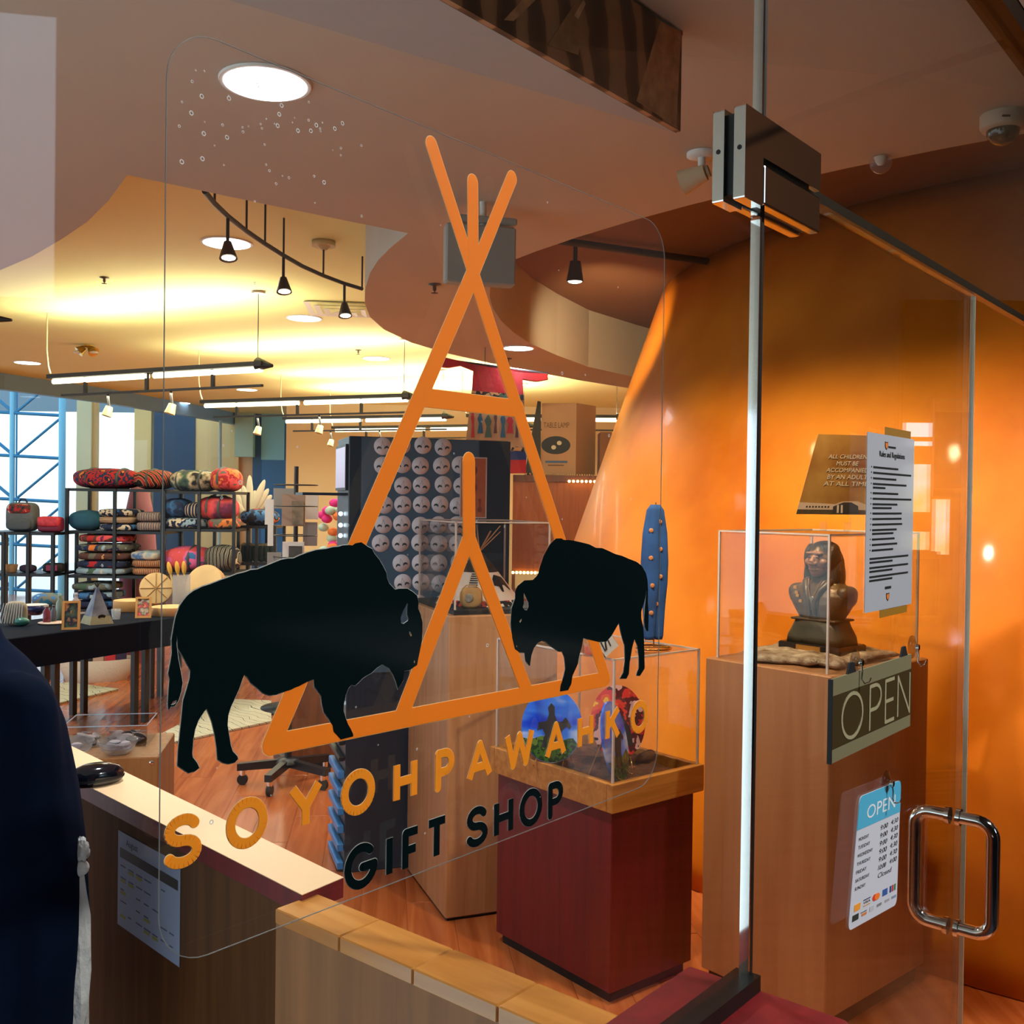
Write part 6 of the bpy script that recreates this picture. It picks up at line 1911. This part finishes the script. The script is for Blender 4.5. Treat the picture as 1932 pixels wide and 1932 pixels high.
for s in (-1, 1):
    hm.ball((s * .078, 0, 1.52), (.012, .024, .034))
remesh(hm.build('head', mat('skin', C(150, 100, 74), .5), per), .006, 3, .4)
for s in (-1, 1):
    MB().ball((s * .03, -.106, 1.545), (.014, .008, .008), 10, 6).build('eye', M_INK, per)
    hand = MB()
    hand.ball((s * .195, -.20, .865), (.036, .05, .018), 14, 8)
    for k in range(4):
        x = s * (.170 + k * .017)
        hand.cyl((x, -.235, .865), (x, -.285 + .008 * abs(k - 1.5), .855), .0085, .0075, 8)
        hand.cyl((x, -.285 + .008 * abs(k - 1.5), .855), (x, -.31 + .01 * abs(k - 1.5), .838), .0078, .006, 8)
    hand.cyl((s * .165, -.19, .865), (s * .142, -.235, .858), .010, .008, 8)
    remesh(hand.build('hand', MATS['skin'], per), .004, 2, .4)
hr = MB()
hr.ball((0, .02, 1.555), (.090, .100, .105), 24, 14)
hr.ball((0, .06, 1.42), (.115, .065, .15), 24, 14, jit=lambda a, b: .05 * math.sin(9 * a))
for s in (-1, 1):
    hr.ball((s * .085, .0, 1.45), (.035, .06, .12))
remesh(hr.build('hair', mat('dark hair', C(10, 13, 20), .7, bump=(50, .6), stretch=(4, 4, .3), spec=.08), per), .009, 3, .4)
random.seed(6)
hs_ = MB()
for k in range(60):
    a_ = random.uniform(0, 6.28)
    r = random.uniform(.105, .125)
    x, y = r * math.cos(a_), .045 + r * .62 * math.sin(a_)
    z = random.uniform(1.30, 1.40)
    hs_.tube([(x * .9, y, z + .10), (x * 1.02, y, z), (x * 1.08 + random.uniform(-.02, .02), y + .01, z - .05)], .0009, 4)
ho = hs_.build('hair_strands', MATS['dark hair'], per)
ho['kind'] = 'stuff'
for ch in per.children:
    if ch.name.split('.')[0] in ('head', 'eye', 'hair', 'hair_strands'):
        ch.location = (-.10, -.06, -.02)
# white bag at the person's side
yb = 1.80
pT = aty(152, 1590, yb)
t = thing('white_bag', 'crumpled white plastic bag hanging at the side of the person', 'bag', (pT.x, yb, pT.z - .33), 0)
MB().ball((0, 0, .315), (.014, .012, .022), 14, 10, jit=lambda a, b: .25 * math.sin(5 * a + 3 * b)).build('knot', mat('white plastic', C(190, 190, 192), .5, bump=(40, .8)), t)
MB().ball((-.004, 0, .285), (.020, .014, .016), 14, 8, jit=lambda a, b: .3 * math.sin(7 * a)).build('gather', MATS['white plastic'], t)
sk = MB()
vs, fs = [], []
random.seed(14)
prof_ = [(.275, .010), (.24, .016), (.20, .022), (.15, .028), (.10, .034), (.05, .036), (.0, .034), (-.06, .030), (-.12, .022)]
for i, (z, r) in enumerate(prof_):
    for j in range(14):
        a_ = 2 * math.pi * j / 14
        q_ = 1 + .22 * math.sin(3 * a_ + i * .8) + random.uniform(-.08, .08)
        vs.append((-.006 - .012 * i / 8 + r * q_ * math.cos(a_), r * .7 * q_ * math.sin(a_), z))
for i in range(len(prof_) - 1):
    for j in range(14):
        k = (j + 1) % 14
        fs.append((i * 14 + j, i * 14 + 14 + j, i * 14 + 14 + k, i * 14 + k))
fs += [tuple(range(14)), tuple(range((len(prof_) - 1) * 14 + 13, (len(prof_) - 1) * 14 - 1, -1))]
sk.add(vs, fs, False).build('sack', MATS['white plastic'], t)
# hand scanner on the counter
p = atz(180, 1478, ZK + .001)
t = thing('barcode_puck', 'glossy black rounded scanner on the counter beside the person', 'scanner', p, math.radians(40))
MB().lathe([(.050, 0), (.058, .006), (.060, .022), (.050, .034), (.028, .042), (0, .044)], 28, sx=1.0, sy=.62).build('shell', mat('gloss black', C(10, 14, 24), .08, spec=.8), t)
MB().lathe([(.061, .010), (.062, .013), (.061, .016)], 28, sx=1.0, sy=.62).build('seam', M_BLKMETAL, t)
# ================================================================ ceiling fixtures
M_COOL = emitmat('cool lamp', (.93, .94, 1, 1), 9.0)
M_WARMTUBE = emitmat('warm tube', (1, .90, .62, 1), 5.0)
M_DKFIX = mat('dark fixture', C(34, 30, 26), .5)
M_CREAMFIX = mat('cream fixture', C(206, 190, 140), .6)
WARM = (1.0, .72, .40)
NEUT = (1.0, .92, .72)
def downlight(px, py, z, r, e, label, col=(.95, .95, 1.0), spot=150):
    p = atz(px, py, z)
    t = thing('downlight', label, 'ceiling light', (p.x, p.y, z), 0, 'round recessed ceiling lights')
    MB().lathe([(r, -.006), (r * 1.10, -.006), (r * 1.12, 0), (r, 0)], 40, smooth=False).build('trim_ring', M_WHITE, t)
    MB().lathe([(r, -.0075), (r, -.002), (0.0001, -.002)], 40, smooth=False).build('lens', M_COOL, t)
    light('downlight_lamp', 'SPOT', (p.x, p.y, z - .02), e, col, target=(p.x, p.y, 0), spot=spot, blend=.8, parent=t, rad=r * .8)
    return t
downlight(501, 155, ZS - .001, .103, 170, 'large round light in the soffit nearest the glass')
downlight(978, 656, ZS - .001, .100, 160, 'round light in the soffit beside the red dress')
downlight(428, 458, ZC - .001, .135, 60, 'round ceiling light touching the curved track, nearest of its row')
downlight(574, 600, ZC - .001, .135, 60, 'round ceiling light left of the soffit nose')
downlight(710, 676, ZC - .001, .135, 60, 'round ceiling light just left of the tepee decal leg')
downlight(480, 691, ZC - .001, .135, 50, 'round ceiling light above the end of the front linear lamp')
downlight(466, 735, ZC - .001, .135, 50, 'round ceiling light between the two left linear lamps')
downlight(342, 760, ZC - .001, .135, 40, 'round ceiling light close to the curved glass header')
downlight(52, 684, ZC - .001, .135, 40, 'round ceiling light at the far left above the linear lamp')
downlight(42, 736, ZC - .12, .12, 10, 'round light right under the header above the truss window')

for (xx, yy, e_, lab) in ((-3.3, 4.3, 1500, 'added round ceiling light left of view, brightening plinth and floor'), (-4.2, 6.6, 350, 'added round ceiling light left of view near the racks')):  # unseen lights added to brighten the maple plinth's left face and the floor
    t = thing('downlight', lab, 'ceiling light', (xx, yy, ZC - .001), 0, 'round recessed ceiling lights')
    MB().lathe([(.135, -.006), (.15, -.006), (.15, 0), (.135, 0)], 40, smooth=False).build('trim_ring', M_WHITE, t)
    MB().lathe([(.135, -.0075), (.135, -.002), (0.0001, -.002)], 40, smooth=False).build('lens', M_COOL, t)
    light('downlight_lamp', 'SPOT', (xx, yy, ZC - .02), e_, (1, .96, .94), target=(xx, yy, 0), spot=150, blend=.8, parent=t, rad=.11)

def linear(label, p, q, m=2, uplight=44):
    """suspended linear lamp with a spot rail below, hung on wires; p and q picture points, z fixed"""
    zl = 2.62
    a, b = atz(p[0], p[1], zl), atz(q[0], q[1], zl)
    L = (b - a).length
    rz = math.atan2(b.y - a.y, b.x - a.x)
    t = thing('linear_lamp', label, 'pendant light', (a.x, a.y, zl), rz, 'suspended linear lamps')
    MB().box(0, L, -.045, .045, .012, .045).build('housing', M_DKFIX, t)
    for k in range(m):
        x0, x1 = L * (k + .03) / m, L * (k + .97) / m
        MB().cyl((x0, 0, -.010), (x1, 0, -.010), .022, n=10).build('tube', M_WARMTUBE, t)
    MB().box(L * .06, L * .99, -.012, .012, -.135, -.118).build('spot_rail', M_DKFIX, t)
    for k in range(3):
        x = L * (.18 + .30 * k)
        MB().box(x - .012, x + .012, -.012, .012, -.118, .012).build('bracket', M_DKFIX, t)
        if k < 2:
            xs = x + .25
            sp_ = MB().cyl((xs, 0, -.135), (xs + .02, 0, -.24), .010, n=8).build('spot_stem', M_DKFIX, t)
            MB().cyl((xs + .02, 0, -.235), (xs + .01, -.02, -.31), .028, .040, 12).build('spot_head', M_CREAMFIX, sp_)
    MB().tube([(0, 0, .045), (-.03, 0, .12), (-.05, 0, .25), (-.05, 0, ZC - zl)], .006, 6).build('cable', M_CREAMFIX, t)
    MB().cyl((L * .97, 0, .045), (L * .97, 0, ZC - zl), .003, n=6).build('wire', M_DKFIX, t)
    MB().lathe([(.05, ZC - zl - .02), (.05, ZC - zl - .001)], 14, (L * .97, 0, 0)).build('canopy', M_WHITE, t)
    MB().cyl((L * .97, 0, .03), (L * 1.03, 0, .012), .05, .012, 10).build('end_cap', M_DKFIX, t)
    mid = (a + b) / 2
    light('uplight_lamp', 'AREA', (mid.x, mid.y, zl + .06), uplight, NEUT, size=L, size_y=.08, target=(mid.x, mid.y, 5), parent=t).rotation_euler = (math.pi, 0, rz)
    light('tube_lamp', 'AREA', (mid.x, mid.y, zl - .15), uplight * .55, NEUT, size=L, size_y=.08, target=(mid.x, mid.y, 0), parent=t).rotation_euler = (0, 0, rz)
    return t
linear('front linear lamp with two tubes near the truss window', (96, 718), (500, 694))
linear('second linear lamp hanging behind the front one', (382, 764), (775, 752))
linear('third linear lamp running behind the tepee decal', (536, 794), (846, 789))
linear('fourth linear lamp low above the sticker tower', (628, 811), (1000, 806), uplight=120)
linear('short linear lamp seen between the dress and the carton', (880, 789), (1172, 791), uplight=95)

# curved track with spots on the upper ceiling
zt_ = 2.98
tp = [atz(x, y, zt_) for x, y in ((386, 361), (405, 384), (430, 408), (465, 436), (500, 460), (535, 482), (570, 502), (610, 520), (650, 535), (683, 545))]
t = thing('track_light', 'curved black track with small spot heads on the upper ceiling', 'track light', tp[0], 0)
RL = lambda p: p - tp[0]
MB().tube([RL(p) for p in tp], .012, 8).build('track', M_DKFIX, t)
for i in (1, 3, 4, 5, 7, 9):
    p = RL(tp[i])
    MB().cyl(p, p + Vector((0, 0, ZC - zt_)), .006, n=6).build('hanger', M_DKFIX, t)
for i in (2, 5, 8):
    p = RL(tp[i])
    s = MB().cyl(p, p - Vector((0, 0, .13)), .008, n=8).build('spot_stem', M_DKFIX, t)
    hd2 = MB().cyl(p - Vector((0, 0, .12)), p - Vector((-.01, .02, .20)), .018, .042, 14).build('spot_head', mat('bronze spot', C(60, 44, 28), .4, .5), s)
    MB().ball(p - Vector((-.01, .021, .196)), (.034, .034, .012), 12, 6).build('spot_lens', emitmat('spot lens', (1, .92, .75, 1), 12.0), s)
    light('spot_lamp', 'SPOT', tp[i] - Vector((0, 0, .24)), 40, NEUT, target=tp[i] - Vector((.2, -1.0, 3)), spot=70, parent=t)
p = RL(tp[7])
MB().lathe([(.07, ZC - zt_ - .03), (.07, ZC - zt_ - .001), (.02, ZC - zt_ - .05)], 16, (p.x, p.y, 0)).build('canopy', M_CREAMFIX, t)

# recess track above the golden wall and its warm spots
t = thing('recess_track', 'dark track with warm spots inside the round ceiling recess', 'track light', (CC.x, CC.y, 0), 0)
angs = [206, 214, 222, 230, 238, 246]
zr = ZC - .10
MB().tube([(4.90 * math.cos(math.radians(a_)), 4.90 * math.sin(math.radians(a_)), zr) for a_ in range(204, 258, 3)], .016, 8).build('track', M_DKFIX, t)
for a_ in angs:
    c_, s_ = math.cos(math.radians(a_)), math.sin(math.radians(a_))
    p = Vector((4.90 * c_, 4.90 * s_, zr))
    if (CC + p - G0).dot(GN) < .3:
        continue
    st = MB().cyl(p, p - Vector((0, 0, .10)), .010, n=8).build('spot_stem', M_DKFIX, t)
    MB().cyl(p - Vector((0, 0, .09)), p - Vector((.03 * c_, .03 * s_, .19)), .030, .050, 14).build('spot_head', MATS['bronze spot'], st)
    MB().ball(p - Vector((.031 * c_, .031 * s_, .187)), (.042, .042, .014), 12, 6).build('spot_lens', MATS['spot lens'], st)
    src = CC + p - Vector((.03 * c_, .03 * s_, .23))
    tg = cone_pt(math.radians(a_), 1.35)
    light('wall_spot', 'SPOT', src, 100, (1.0, .72, .36), target=tg, spot=84, blend=1.0, parent=t, rad=.04)

# short far track with the one spot that shows
pf = atz(1085, 530, ZC - .26)
t = thing('recess_track', 'short dark track with one lit spot seen inside the ceiling recess', 'track light', (pf.x, pf.y, 0), 0)
MB().tube([(-.25, -.12, ZC - .05), (.02, 0, ZC - .05), (.9, .42, ZC - .05)], .022, 8).build('track', M_DKFIX, t)
MB().cyl((0, 0, ZC - .05), (0, 0, ZC - .17), .012, n=8).build('spot_stem', M_DKFIX, t)
MB().cyl((0, 0, ZC - .15), (0, .01, ZC - .26), .030, .048, 14).build('spot_head', MATS['bronze spot'], t)
MB().ball((0, .01, ZC - .257), (.042, .042, .014), 12, 6).build('spot_lens', MATS['spot lens'], t)
light('wall_spot', 'SPOT', (pf.x, pf.y, ZC - .30), 260, (1.0, .72, .40), target=(pf.x + .55, pf.y + 2.0, 2.75), spot=60, blend=.8, parent=t, rad=.04)
light('wall_spot', 'SPOT', (pf.x - .05, pf.y - .05, ZC - .30), 110, (1.0, .66, .30), target=tuple(cone_pt(math.radians(190), .9)), spot=90, blend=1.0, parent=t, rad=.04)  # second light added in the same head to brighten the wall's left side

# exit sign box, camera dome, dome reflection built as a solid, sprinklers
a = aty(875, 425, 3.55)
zx = aty(880, 538, 3.55).z
t = thing('exit_sign_box', 'grey white sign box seen from behind, hung under the soffit behind the tepee poles', 'sign box', (aty(910, 500, 3.55).x, 3.55, zx), math.radians(14))
wx = .135
hx_ = aty(880, 428, 3.55).z - zx
MB().cbox(-wx, wx * .85, -.03, .03, 0, hx_, .006).build('housing', mat('grey white plastic', C(150, 156, 150), .5), t)
MB().cbox(-.10, .12, -.02, .05, hx_ + .01, hx_ + .035, .004).build('canopy', MATS['grey white plastic'], t)
MB().cyl((0, 0, hx_), (0, 0, ZS - zx), .012, n=8).build('stem', M_WHITE, t)
p = atz(1893, 216, ZS)
t = thing('camera_dome', 'white dome camera under the soffit at the right', 'camera', (p.x, p.y, ZS - .001), 0)
MB().lathe([(.058, 0), (.058, -.030), (.052, -.040), (.04, -.042)], 28).build('housing', mat('camera white', C(196, 176, 148), .5), t)
MB().ball((0, 0, -.040), (.042, .042, .042), 24, 12).build('dome', mat('smoked dome', C(84, 66, 44), .05, spec=.8), t)
MB().box(-.03, -.01, -.0595, -.055, -.026, -.022).build('slot', M_INK, t)
p = atz(1662, 296, ZS)  # faint reflected dome, modelled as a clear solid
t = thing('dome_reflection', 'small clear dome shaped for a faint reflection at the soffit edge', 'reflection', (p.x, p.y, ZS - .001), 0)
MB().ball((0, 0, -.016), (.033, .033, .033), 20, 12).build('dome', glassmat('clear dome', (.9, .88, .84, 1), 1.45, .06), t)
MB().lathe([(.02, 0), (.016, -.012), (.010, -.022), (0, -.024)], 14).build('core', M_WHITE, t)
p = atz(1324, 288, ZS)
t = thing('soffit_spot', 'white adjustable spotlight on the soffit left of the door hinge', 'spotlight', (p.x, p.y, ZS - .001), 0)
MB().lathe([(.045, 0), (.045, -.010), (.02, -.014)], 20).build('canopy', M_WHITE, t)
MB().cyl((0, 0, -.01), (0, -.005, -.055), .012, n=10).build('stem', M_WHITE, t)
MB().cyl((.010, -.012, -.062), (-.055, .02, -.085), .024, .040, 18).build('head', mat('spot cream', C(214, 196, 160), .5), t)
light('soffit_lamp', 'SPOT', (p.x - .03, p.y + .05, ZS - .14), 110, (1, .80, .55), target=(bc.x - .2, bc.y, 1.4), spot=110, blend=.8, parent=t, rad=.03)
MB().cyl((.014, -.014, -.060), (.020, -.017, -.058), .018, n=14).build('vent_cap', mat('vent grey', C(150, 140, 110), .5), t)
for (px, py, z, lab) in ((197, 523, ZC, 'ceiling sprinkler head over the left of the shop'), (820, 536, ZS, 'ceiling sprinkler head in the soffit nose'), (958, 676, ZS, 'ceiling sprinkler head in the soffit above the red dress'), (676, 660, ZC, 'ceiling sprinkler head near the soffit curve')):
    p = atz(px, py, z)
    t = thing('sprinkler', lab, 'sprinkler', (p.x, p.y, z - .001), 0, 'ceiling sprinklers')
    MB().lathe([(.032, 0), (.032, -.004), (.010, -.008), (.009, -.03), (.004, -.034)], 16).build('body', mat('sprinkler metal', C(90, 80, 66), .4, .6), t)
    MB().lathe([(.018, -.042), (.018, -.044), (.003, -.046)], 12).build('deflector', MATS['sprinkler metal'], t)
    MB().cyl((0, 0, -.03), (0, 0, -.044), .003, n=6).build('frame', MATS['sprinkler metal'], t)
for (px, py, lab) in ((165, 660, 'brass twin-head emergency lamp on the ceiling left of the linear lamps'), (638, 780, 'brass twin-head emergency lamp farther along the ceiling')):
    p = atz(px, py, ZC - .05)
    t = thing('emergency_lamp', lab, 'emergency lamp', (p.x, p.y, ZC - .001), 0, 'brass emergency lamps')
    MB().lathe([(.05, 0), (.05, -.02), (0, -.03)], 16).build('base', mat('brass', C(190, 150, 60), .3, .8), t)
    for s in (-1, 1):
        MB().cyl((s * .03, 0, -.03), (s * .075, -.03, -.075), .03, .055, 16).build('lamp_head', MATS['brass'], t)
        MB().ball((s * .077, -.032, -.078), (.046, .046, .016), 14, 6).build('lens', mat('clear lens', C(220, 214, 190), .1), t)
p = atz(652, 582, ZC)
t = thing('air_vent', 'square white air diffuser in the ceiling by the soffit nose', 'air vent', (p.x, p.y, ZC - .001), .1)
for k in range(4):
    s0, s1 = .30 - k * .07, .26 - k * .07
    z0 = -.012 * (k + 1)
    for q in range(4):
        c4 = [(s0, -s0), (s0, s0), (-s0, s0), (-s0, -s0)]
        i4 = [(s1, -s1), (s1, s1), (-s1, s1), (-s1, -s1)]
        u_, v_ = q, (q + 1) % 4
        MB().add([(c4[u_][0], c4[u_][1], z0), (c4[v_][0], c4[v_][1], z0), (i4[v_][0], i4[v_][1], z0 + .012), (i4[u_][0], i4[u_][1], z0 + .012)] , [(0, 1, 2, 3)]).build('louvre', M_WHITE, t)
p = atz(16, 604, 2.7)
t = thing('pendant_end', 'dark pointed lamp end hanging at the far left edge', 'pendant light', p, 0)
MB().cyl((-.25, 0, .02), (.02, 0, 0), .05, .008, 10).build('housing', M_DKFIX, t)
MB().cyl((-.06, 0, .03), (-.06, 0, ZC - p.z), .003, n=6).build('wire', M_DKFIX, t)

# ================================================================ banner under the soffit
kq = (aty(1284, 248, 2.25))
off_ = (Vector((kq.x, kq.y, 0)) - G0).dot(GN)
def gp(px, py):
    return gs(px, py, off_)
s1, zbn = gs(1284, 248, off_)
s0 = gs(560, -260, off_)[0]
zb2 = gs(905, 0, off_)[1]
t = thing('hanging_banner', 'large brown photographic banner of draped robes hung under the soffit', 'banner', G0 + GN * off_, GROT)
ZB = min(zbn, zb2)
m_, nt2, b2 = newmat('robe print')
MATS['robe print'] = m_
b2.inputs['Roughness'].default_value = .7
tc = nt2.nodes.new('ShaderNodeTexCoord'); mp = nt2.nodes.new('ShaderNodeMapping')
mp.inputs['Scale'].default_value = (3.4, 1, 1.3)
mp.inputs['Rotation'].default_value = (0, .55, 0)
nz = nt2.nodes.new('ShaderNodeTexWave'); nz.bands_direction = 'X'; nz.inputs['Scale'].default_value = 1.1; nz.inputs['Detail'].default_value = 5; nz.inputs['Distortion'].default_value = 7.0; nz.inputs['Detail Scale'].default_value = 1.4
cr = nt2.nodes.new('ShaderNodeValToRGB')
els = cr.color_ramp.elements
els[0].position, els[0].color = .05, C(84, 60, 40)
els[1].position, els[1].color = .95, C(176, 132, 96)
e_ = els.new(.48); e_.color = C(112, 78, 48)
e_ = els.new(.60); e_.color = C(164, 118, 80)
nt2.links.new(tc.outputs['Object'], mp.inputs[0]); nt2.links.new(mp.outputs[0], nz.inputs[0]); nt2.links.new(nz.outputs[1], cr.inputs[0]); nt2.links.new(cr.outputs[0], b2.inputs['Base Color'])
MB().box(s0, s1, 0, .012, ZB, ZS - .01).build('print', m_, t)
MB().box(s1 - .006, s1 + .0015, -.001, .0, gp(1284, 30)[1], ZS - .01).build('orange_edge', mat('orange edge', C(220, 90, 30), .6), t)
# folds printed as slightly raised appliqué
for pts, col in (([(1085, 5), (1032, 85), (1090, 104), (1097, 60), (1080, 20)], (170, 128, 84)), ([(1245, 40), (1200, 190), (1275, 240), (1284, 60)], (206, 156, 112)), ([(985, 0), (950, 38), (968, 40), (1010, 0)], (210, 160, 112)), ([(1100, 0), (1082, 30), (1090, 36), (1104, 8)], (236, 190, 146))):
    MB().prism([[gp(*q) for q in pts]], -.0015, -.0005).build('printed_fold', mat('fold %d' % col[0], C(*col), .7, noise=(30, .3)), t)
for s in (s0 + .1, (s0 + s1) / 2):
    MB().cyl((s, .006, ZS - .01), (s, .006, ZS), .01, n=8).build('hanger', M_BLKMETAL, t)
# tapering grey box behind the banner foot
back_l = gs(560, -30, off_)
bxm = MB()
wl = .30
bxm.add([(s0, .013, ZB), (s1 + .004, .013, ZB), (s0, .013 + wl, ZB), (s0, .013, ZS - .004), (s1 + .004, .013, ZS - .004), (s0, .013 + wl, ZS - .004)], [(0, 2, 1), (3, 4, 5), (0, 1, 4, 3), (1, 2, 5, 4), (2, 0, 3, 5)])
bxm.build('backing_box', mat('grey box paint', C(170, 166, 160), .7), t)

# ================================================================ lobby pieces that show as reflections
def vmirror(px, py, yv):
    return mirror(aty(px, py, yv))
def mirrored_panel(name, label, cat, x0, x1, y0, y1, yv, m, extra=None, kind=None):
    """upright panel in the lobby whose mirror image lies at these picture columns"""
    a, b = vmirror(x0, (y0 + y1) / 2, yv), vmirror(x1, (y0 + y1) / 2, yv)
    zt_, zb_ = aty((x0 + x1) / 2, y0, yv).z, aty((x0 + x1) / 2, y1, yv).z
    d = b - a
    o = thing(name, label, cat, (a.x, a.y, zb_), math.atan2(d.y, d.x), kind=kind)
    L = Vector((d.x, d.y)).length
    MB().box(0, L, -.015, .015, 0, zt_ - zb_).build('panel', m, o)
    return o, L, zt_ - zb_
m_, nt2, b2 = newmat('garden view')
MATS['garden view'] = m_
tc = nt2.nodes.new('ShaderNodeTexCoord'); nz = nt2.nodes.new('ShaderNodeTexNoise'); nz.inputs['Scale'].default_value = 3.5; nz.inputs['Detail'].default_value = 7
cr = nt2.nodes.new('ShaderNodeValToRGB')
cr.color_ramp.elements[0].position = .35; cr.color_ramp.elements[0].color = C(196, 190, 90)
cr.color_ramp.elements[1].position = .62; cr.color_ramp.elements[1].color = C(236, 244, 255)
em = nt2.nodes.new('ShaderNodeEmission'); em.inputs[1].default_value = 2.2
nt2.links.new(tc.outputs['Object'], nz.inputs[0]); nt2.links.new(nz.outputs[0], cr.inputs[0]); nt2.links.new(cr.outputs[0], em.inputs[0]); nt2.links.new(em.outputs[0], nt2.nodes['Material Output'].inputs[0])
nt2.nodes.remove(b2)
M_SKYW = emitmat('sky window', (.86, .91, 1, 1), 2.6)
YV = 6.4
_w0, _w1 = vmirror(1694, 900, YV + .06), vmirror(2010, 900, YV + .06)
_dw = _w1 - _w0
pw = MB().box(0, Vector((_dw.x, _dw.y)).length, -.03, .03, 0, 3.0).build('wall_lobby_partition', M_GOLD, loc=(_w0.x, _w0.y, 0), rotz=math.atan2(_dw.y, _dw.x))
tag(pw, 'golden lobby partition with windows, seen only mirrored in the door', 'wall', kind='structure')
for (x0, x1, y0, y1, m, lab) in ((1708, 1755, 798, 824, M_SKYW, 'upper bright window mirrored in the glass door'), (1707, 1754, 833, 841, M_SKYW, 'thin bright window slot mirrored in the glass door'), (1703, 1750, 876, 966, MATS['garden view'], 'window with yellow foliage mirrored in the glass door'), (1702, 1748, 1003, 1037, MATS['garden view'], 'low window with lawn mirrored in the glass door'), (1763, 1786, 942, 1046, MATS['garden view'], 'narrow window with pale view mirrored in the glass door')):
    mirrored_panel('window_%d' % (5 + int(y0) % 90), lab, 'window', x0, x1, y0, y1, YV, m, kind='structure')
M_POST = mat('brown poster', C(112, 64, 24), .6, noise=(9, .3))
o, L, hh = mirrored_panel('lobby_poster', 'brown lobby poster with dotted border mirrored in the glass door', 'poster', 1757, 1840, 752, 938, YV - .05, mat('poster board', C(176, 124, 78), .6))
MB().box(L * .04, L * .98, -.02, -.016, hh * .09, hh * .86).build('print', M_POST, o)
MB().box(L * .04, L * .98, .016, .02, hh * .09, hh * .86).build('print', M_POST, o)
o, L, hh = mirrored_panel('lobby_poster', 'lower brown lobby poster mirrored beside the rules sheet', 'poster', 1690, 1768, 1040, 1182, YV - .05, MATS['poster board'])
MB().box(L * .04, L * .96, -.02, -.016, hh * .15, hh * .9).build('print', M_POST, o)
MB().box(L * .04, L * .96, .016, .02, hh * .15, hh * .9).build('print', M_POST, o)
# security desk: its lettering reads backwards in the black decal
a, b = vmirror(568, 1260, 3.2), vmirror(800, 1300, 2.7)
d = a - b
t = thing('security_desk', 'dark lobby desk lettered SECURITY, mirrored in the black bison decal', 'desk', (b.x, b.y, 0), math.atan2(d.y, d.x))
L = d.length
zt_ = aty(680, 1245, 2.95).z
MB().cbox(-.05, L + .3, -.0, .6, 0, zt_, .006).build('body', mat('charcoal desk', C(44, 50, 56), .5), t)
MB().cbox(-.08, L + .33, -.03, .63, zt_, zt_ + .03, .004).build('top', mat('grey desk top', C(120, 124, 130), .4), t)
for yy_, fl_ in ((-.006, False), (.606, True)):
    MB().box(.02, L, yy_ - .004, yy_ + .004, zt_ - .17, zt_ - .04).build('name_strip', mat('desk strip', C(110, 118, 120), .5), t)
    tx = MB()
    if not fl_:
        puttext(tx, 'SECURITY', .06, L - .04, zt_ - .145, zt_ - .07, yy_ - .006)
    else:
        puttext(tx, 'SECURITY', .06, L - .04, zt_ - .145, zt_ - .07, yy_ + .006, flip=True)
    tx.build('desk_lettering', M_INK, t)

# ================================================================ fill spotlights added in the unseen lobby, no such fixtures known
def fill_spot(label, pos, target, e, col=(1, .95, .88), spot=60):
    x, y, z = pos
    t = thing('fill_spotlight', label, 'spotlight', (x, y, z), 0, 'fill spotlights added in the unseen lobby')
    d = (Vector(target) - Vector(pos)).normalized()
    MB().cyl((0, 0, 5.8 - z), (0, 0, .10), .012, n=8).build('stem', M_DKFIX, t)
    MB().cyl(-d * .12, d * .06, .05, .075, 18).build('head', M_DKFIX, t)
    MB().cyl(d * .058, d * .064, .066, n=18).build('lens', emitmat('fill lens', (1, .95, .88, 1), 3.0), t)
    light('fill_lamp', 'SPOT', Vector(pos) + d * .10, e, col, target=target, spot=spot, blend=.5, parent=t, rad=.07)
_o = Vector((-GN.x, -GN.y, 0))
fill_spot('added fill spotlight brightening the window decals', tuple(G0 + GU * 1.2 + _o * 3.4 + Vector((0, 0, 5.3))), tuple(G0 - GU * .5 + Vector((0, 0, 1.72))), 1000, spot=48)
fill_spot('added fill spotlight brightening the door signs', tuple(G0 + GU * 2.0 + _o * 3.2 + Vector((0, 0, 5.3))), tuple(G0 + GU * .45 + Vector((0, 0, 1.45))), 300, spot=44)
fill_spot('added fill spotlight washing the right lobby wall for reflections', (5.0, 1.4, 5.4), (8.0, 4.9, 4.6), 420, (1, .80, .62), spot=90)
fill_spot('added fill spotlight brightening the security desk', (b.x + 1.0, b.y - 1.2, 5.3), (b.x, b.y, 1.0), 260, spot=40)
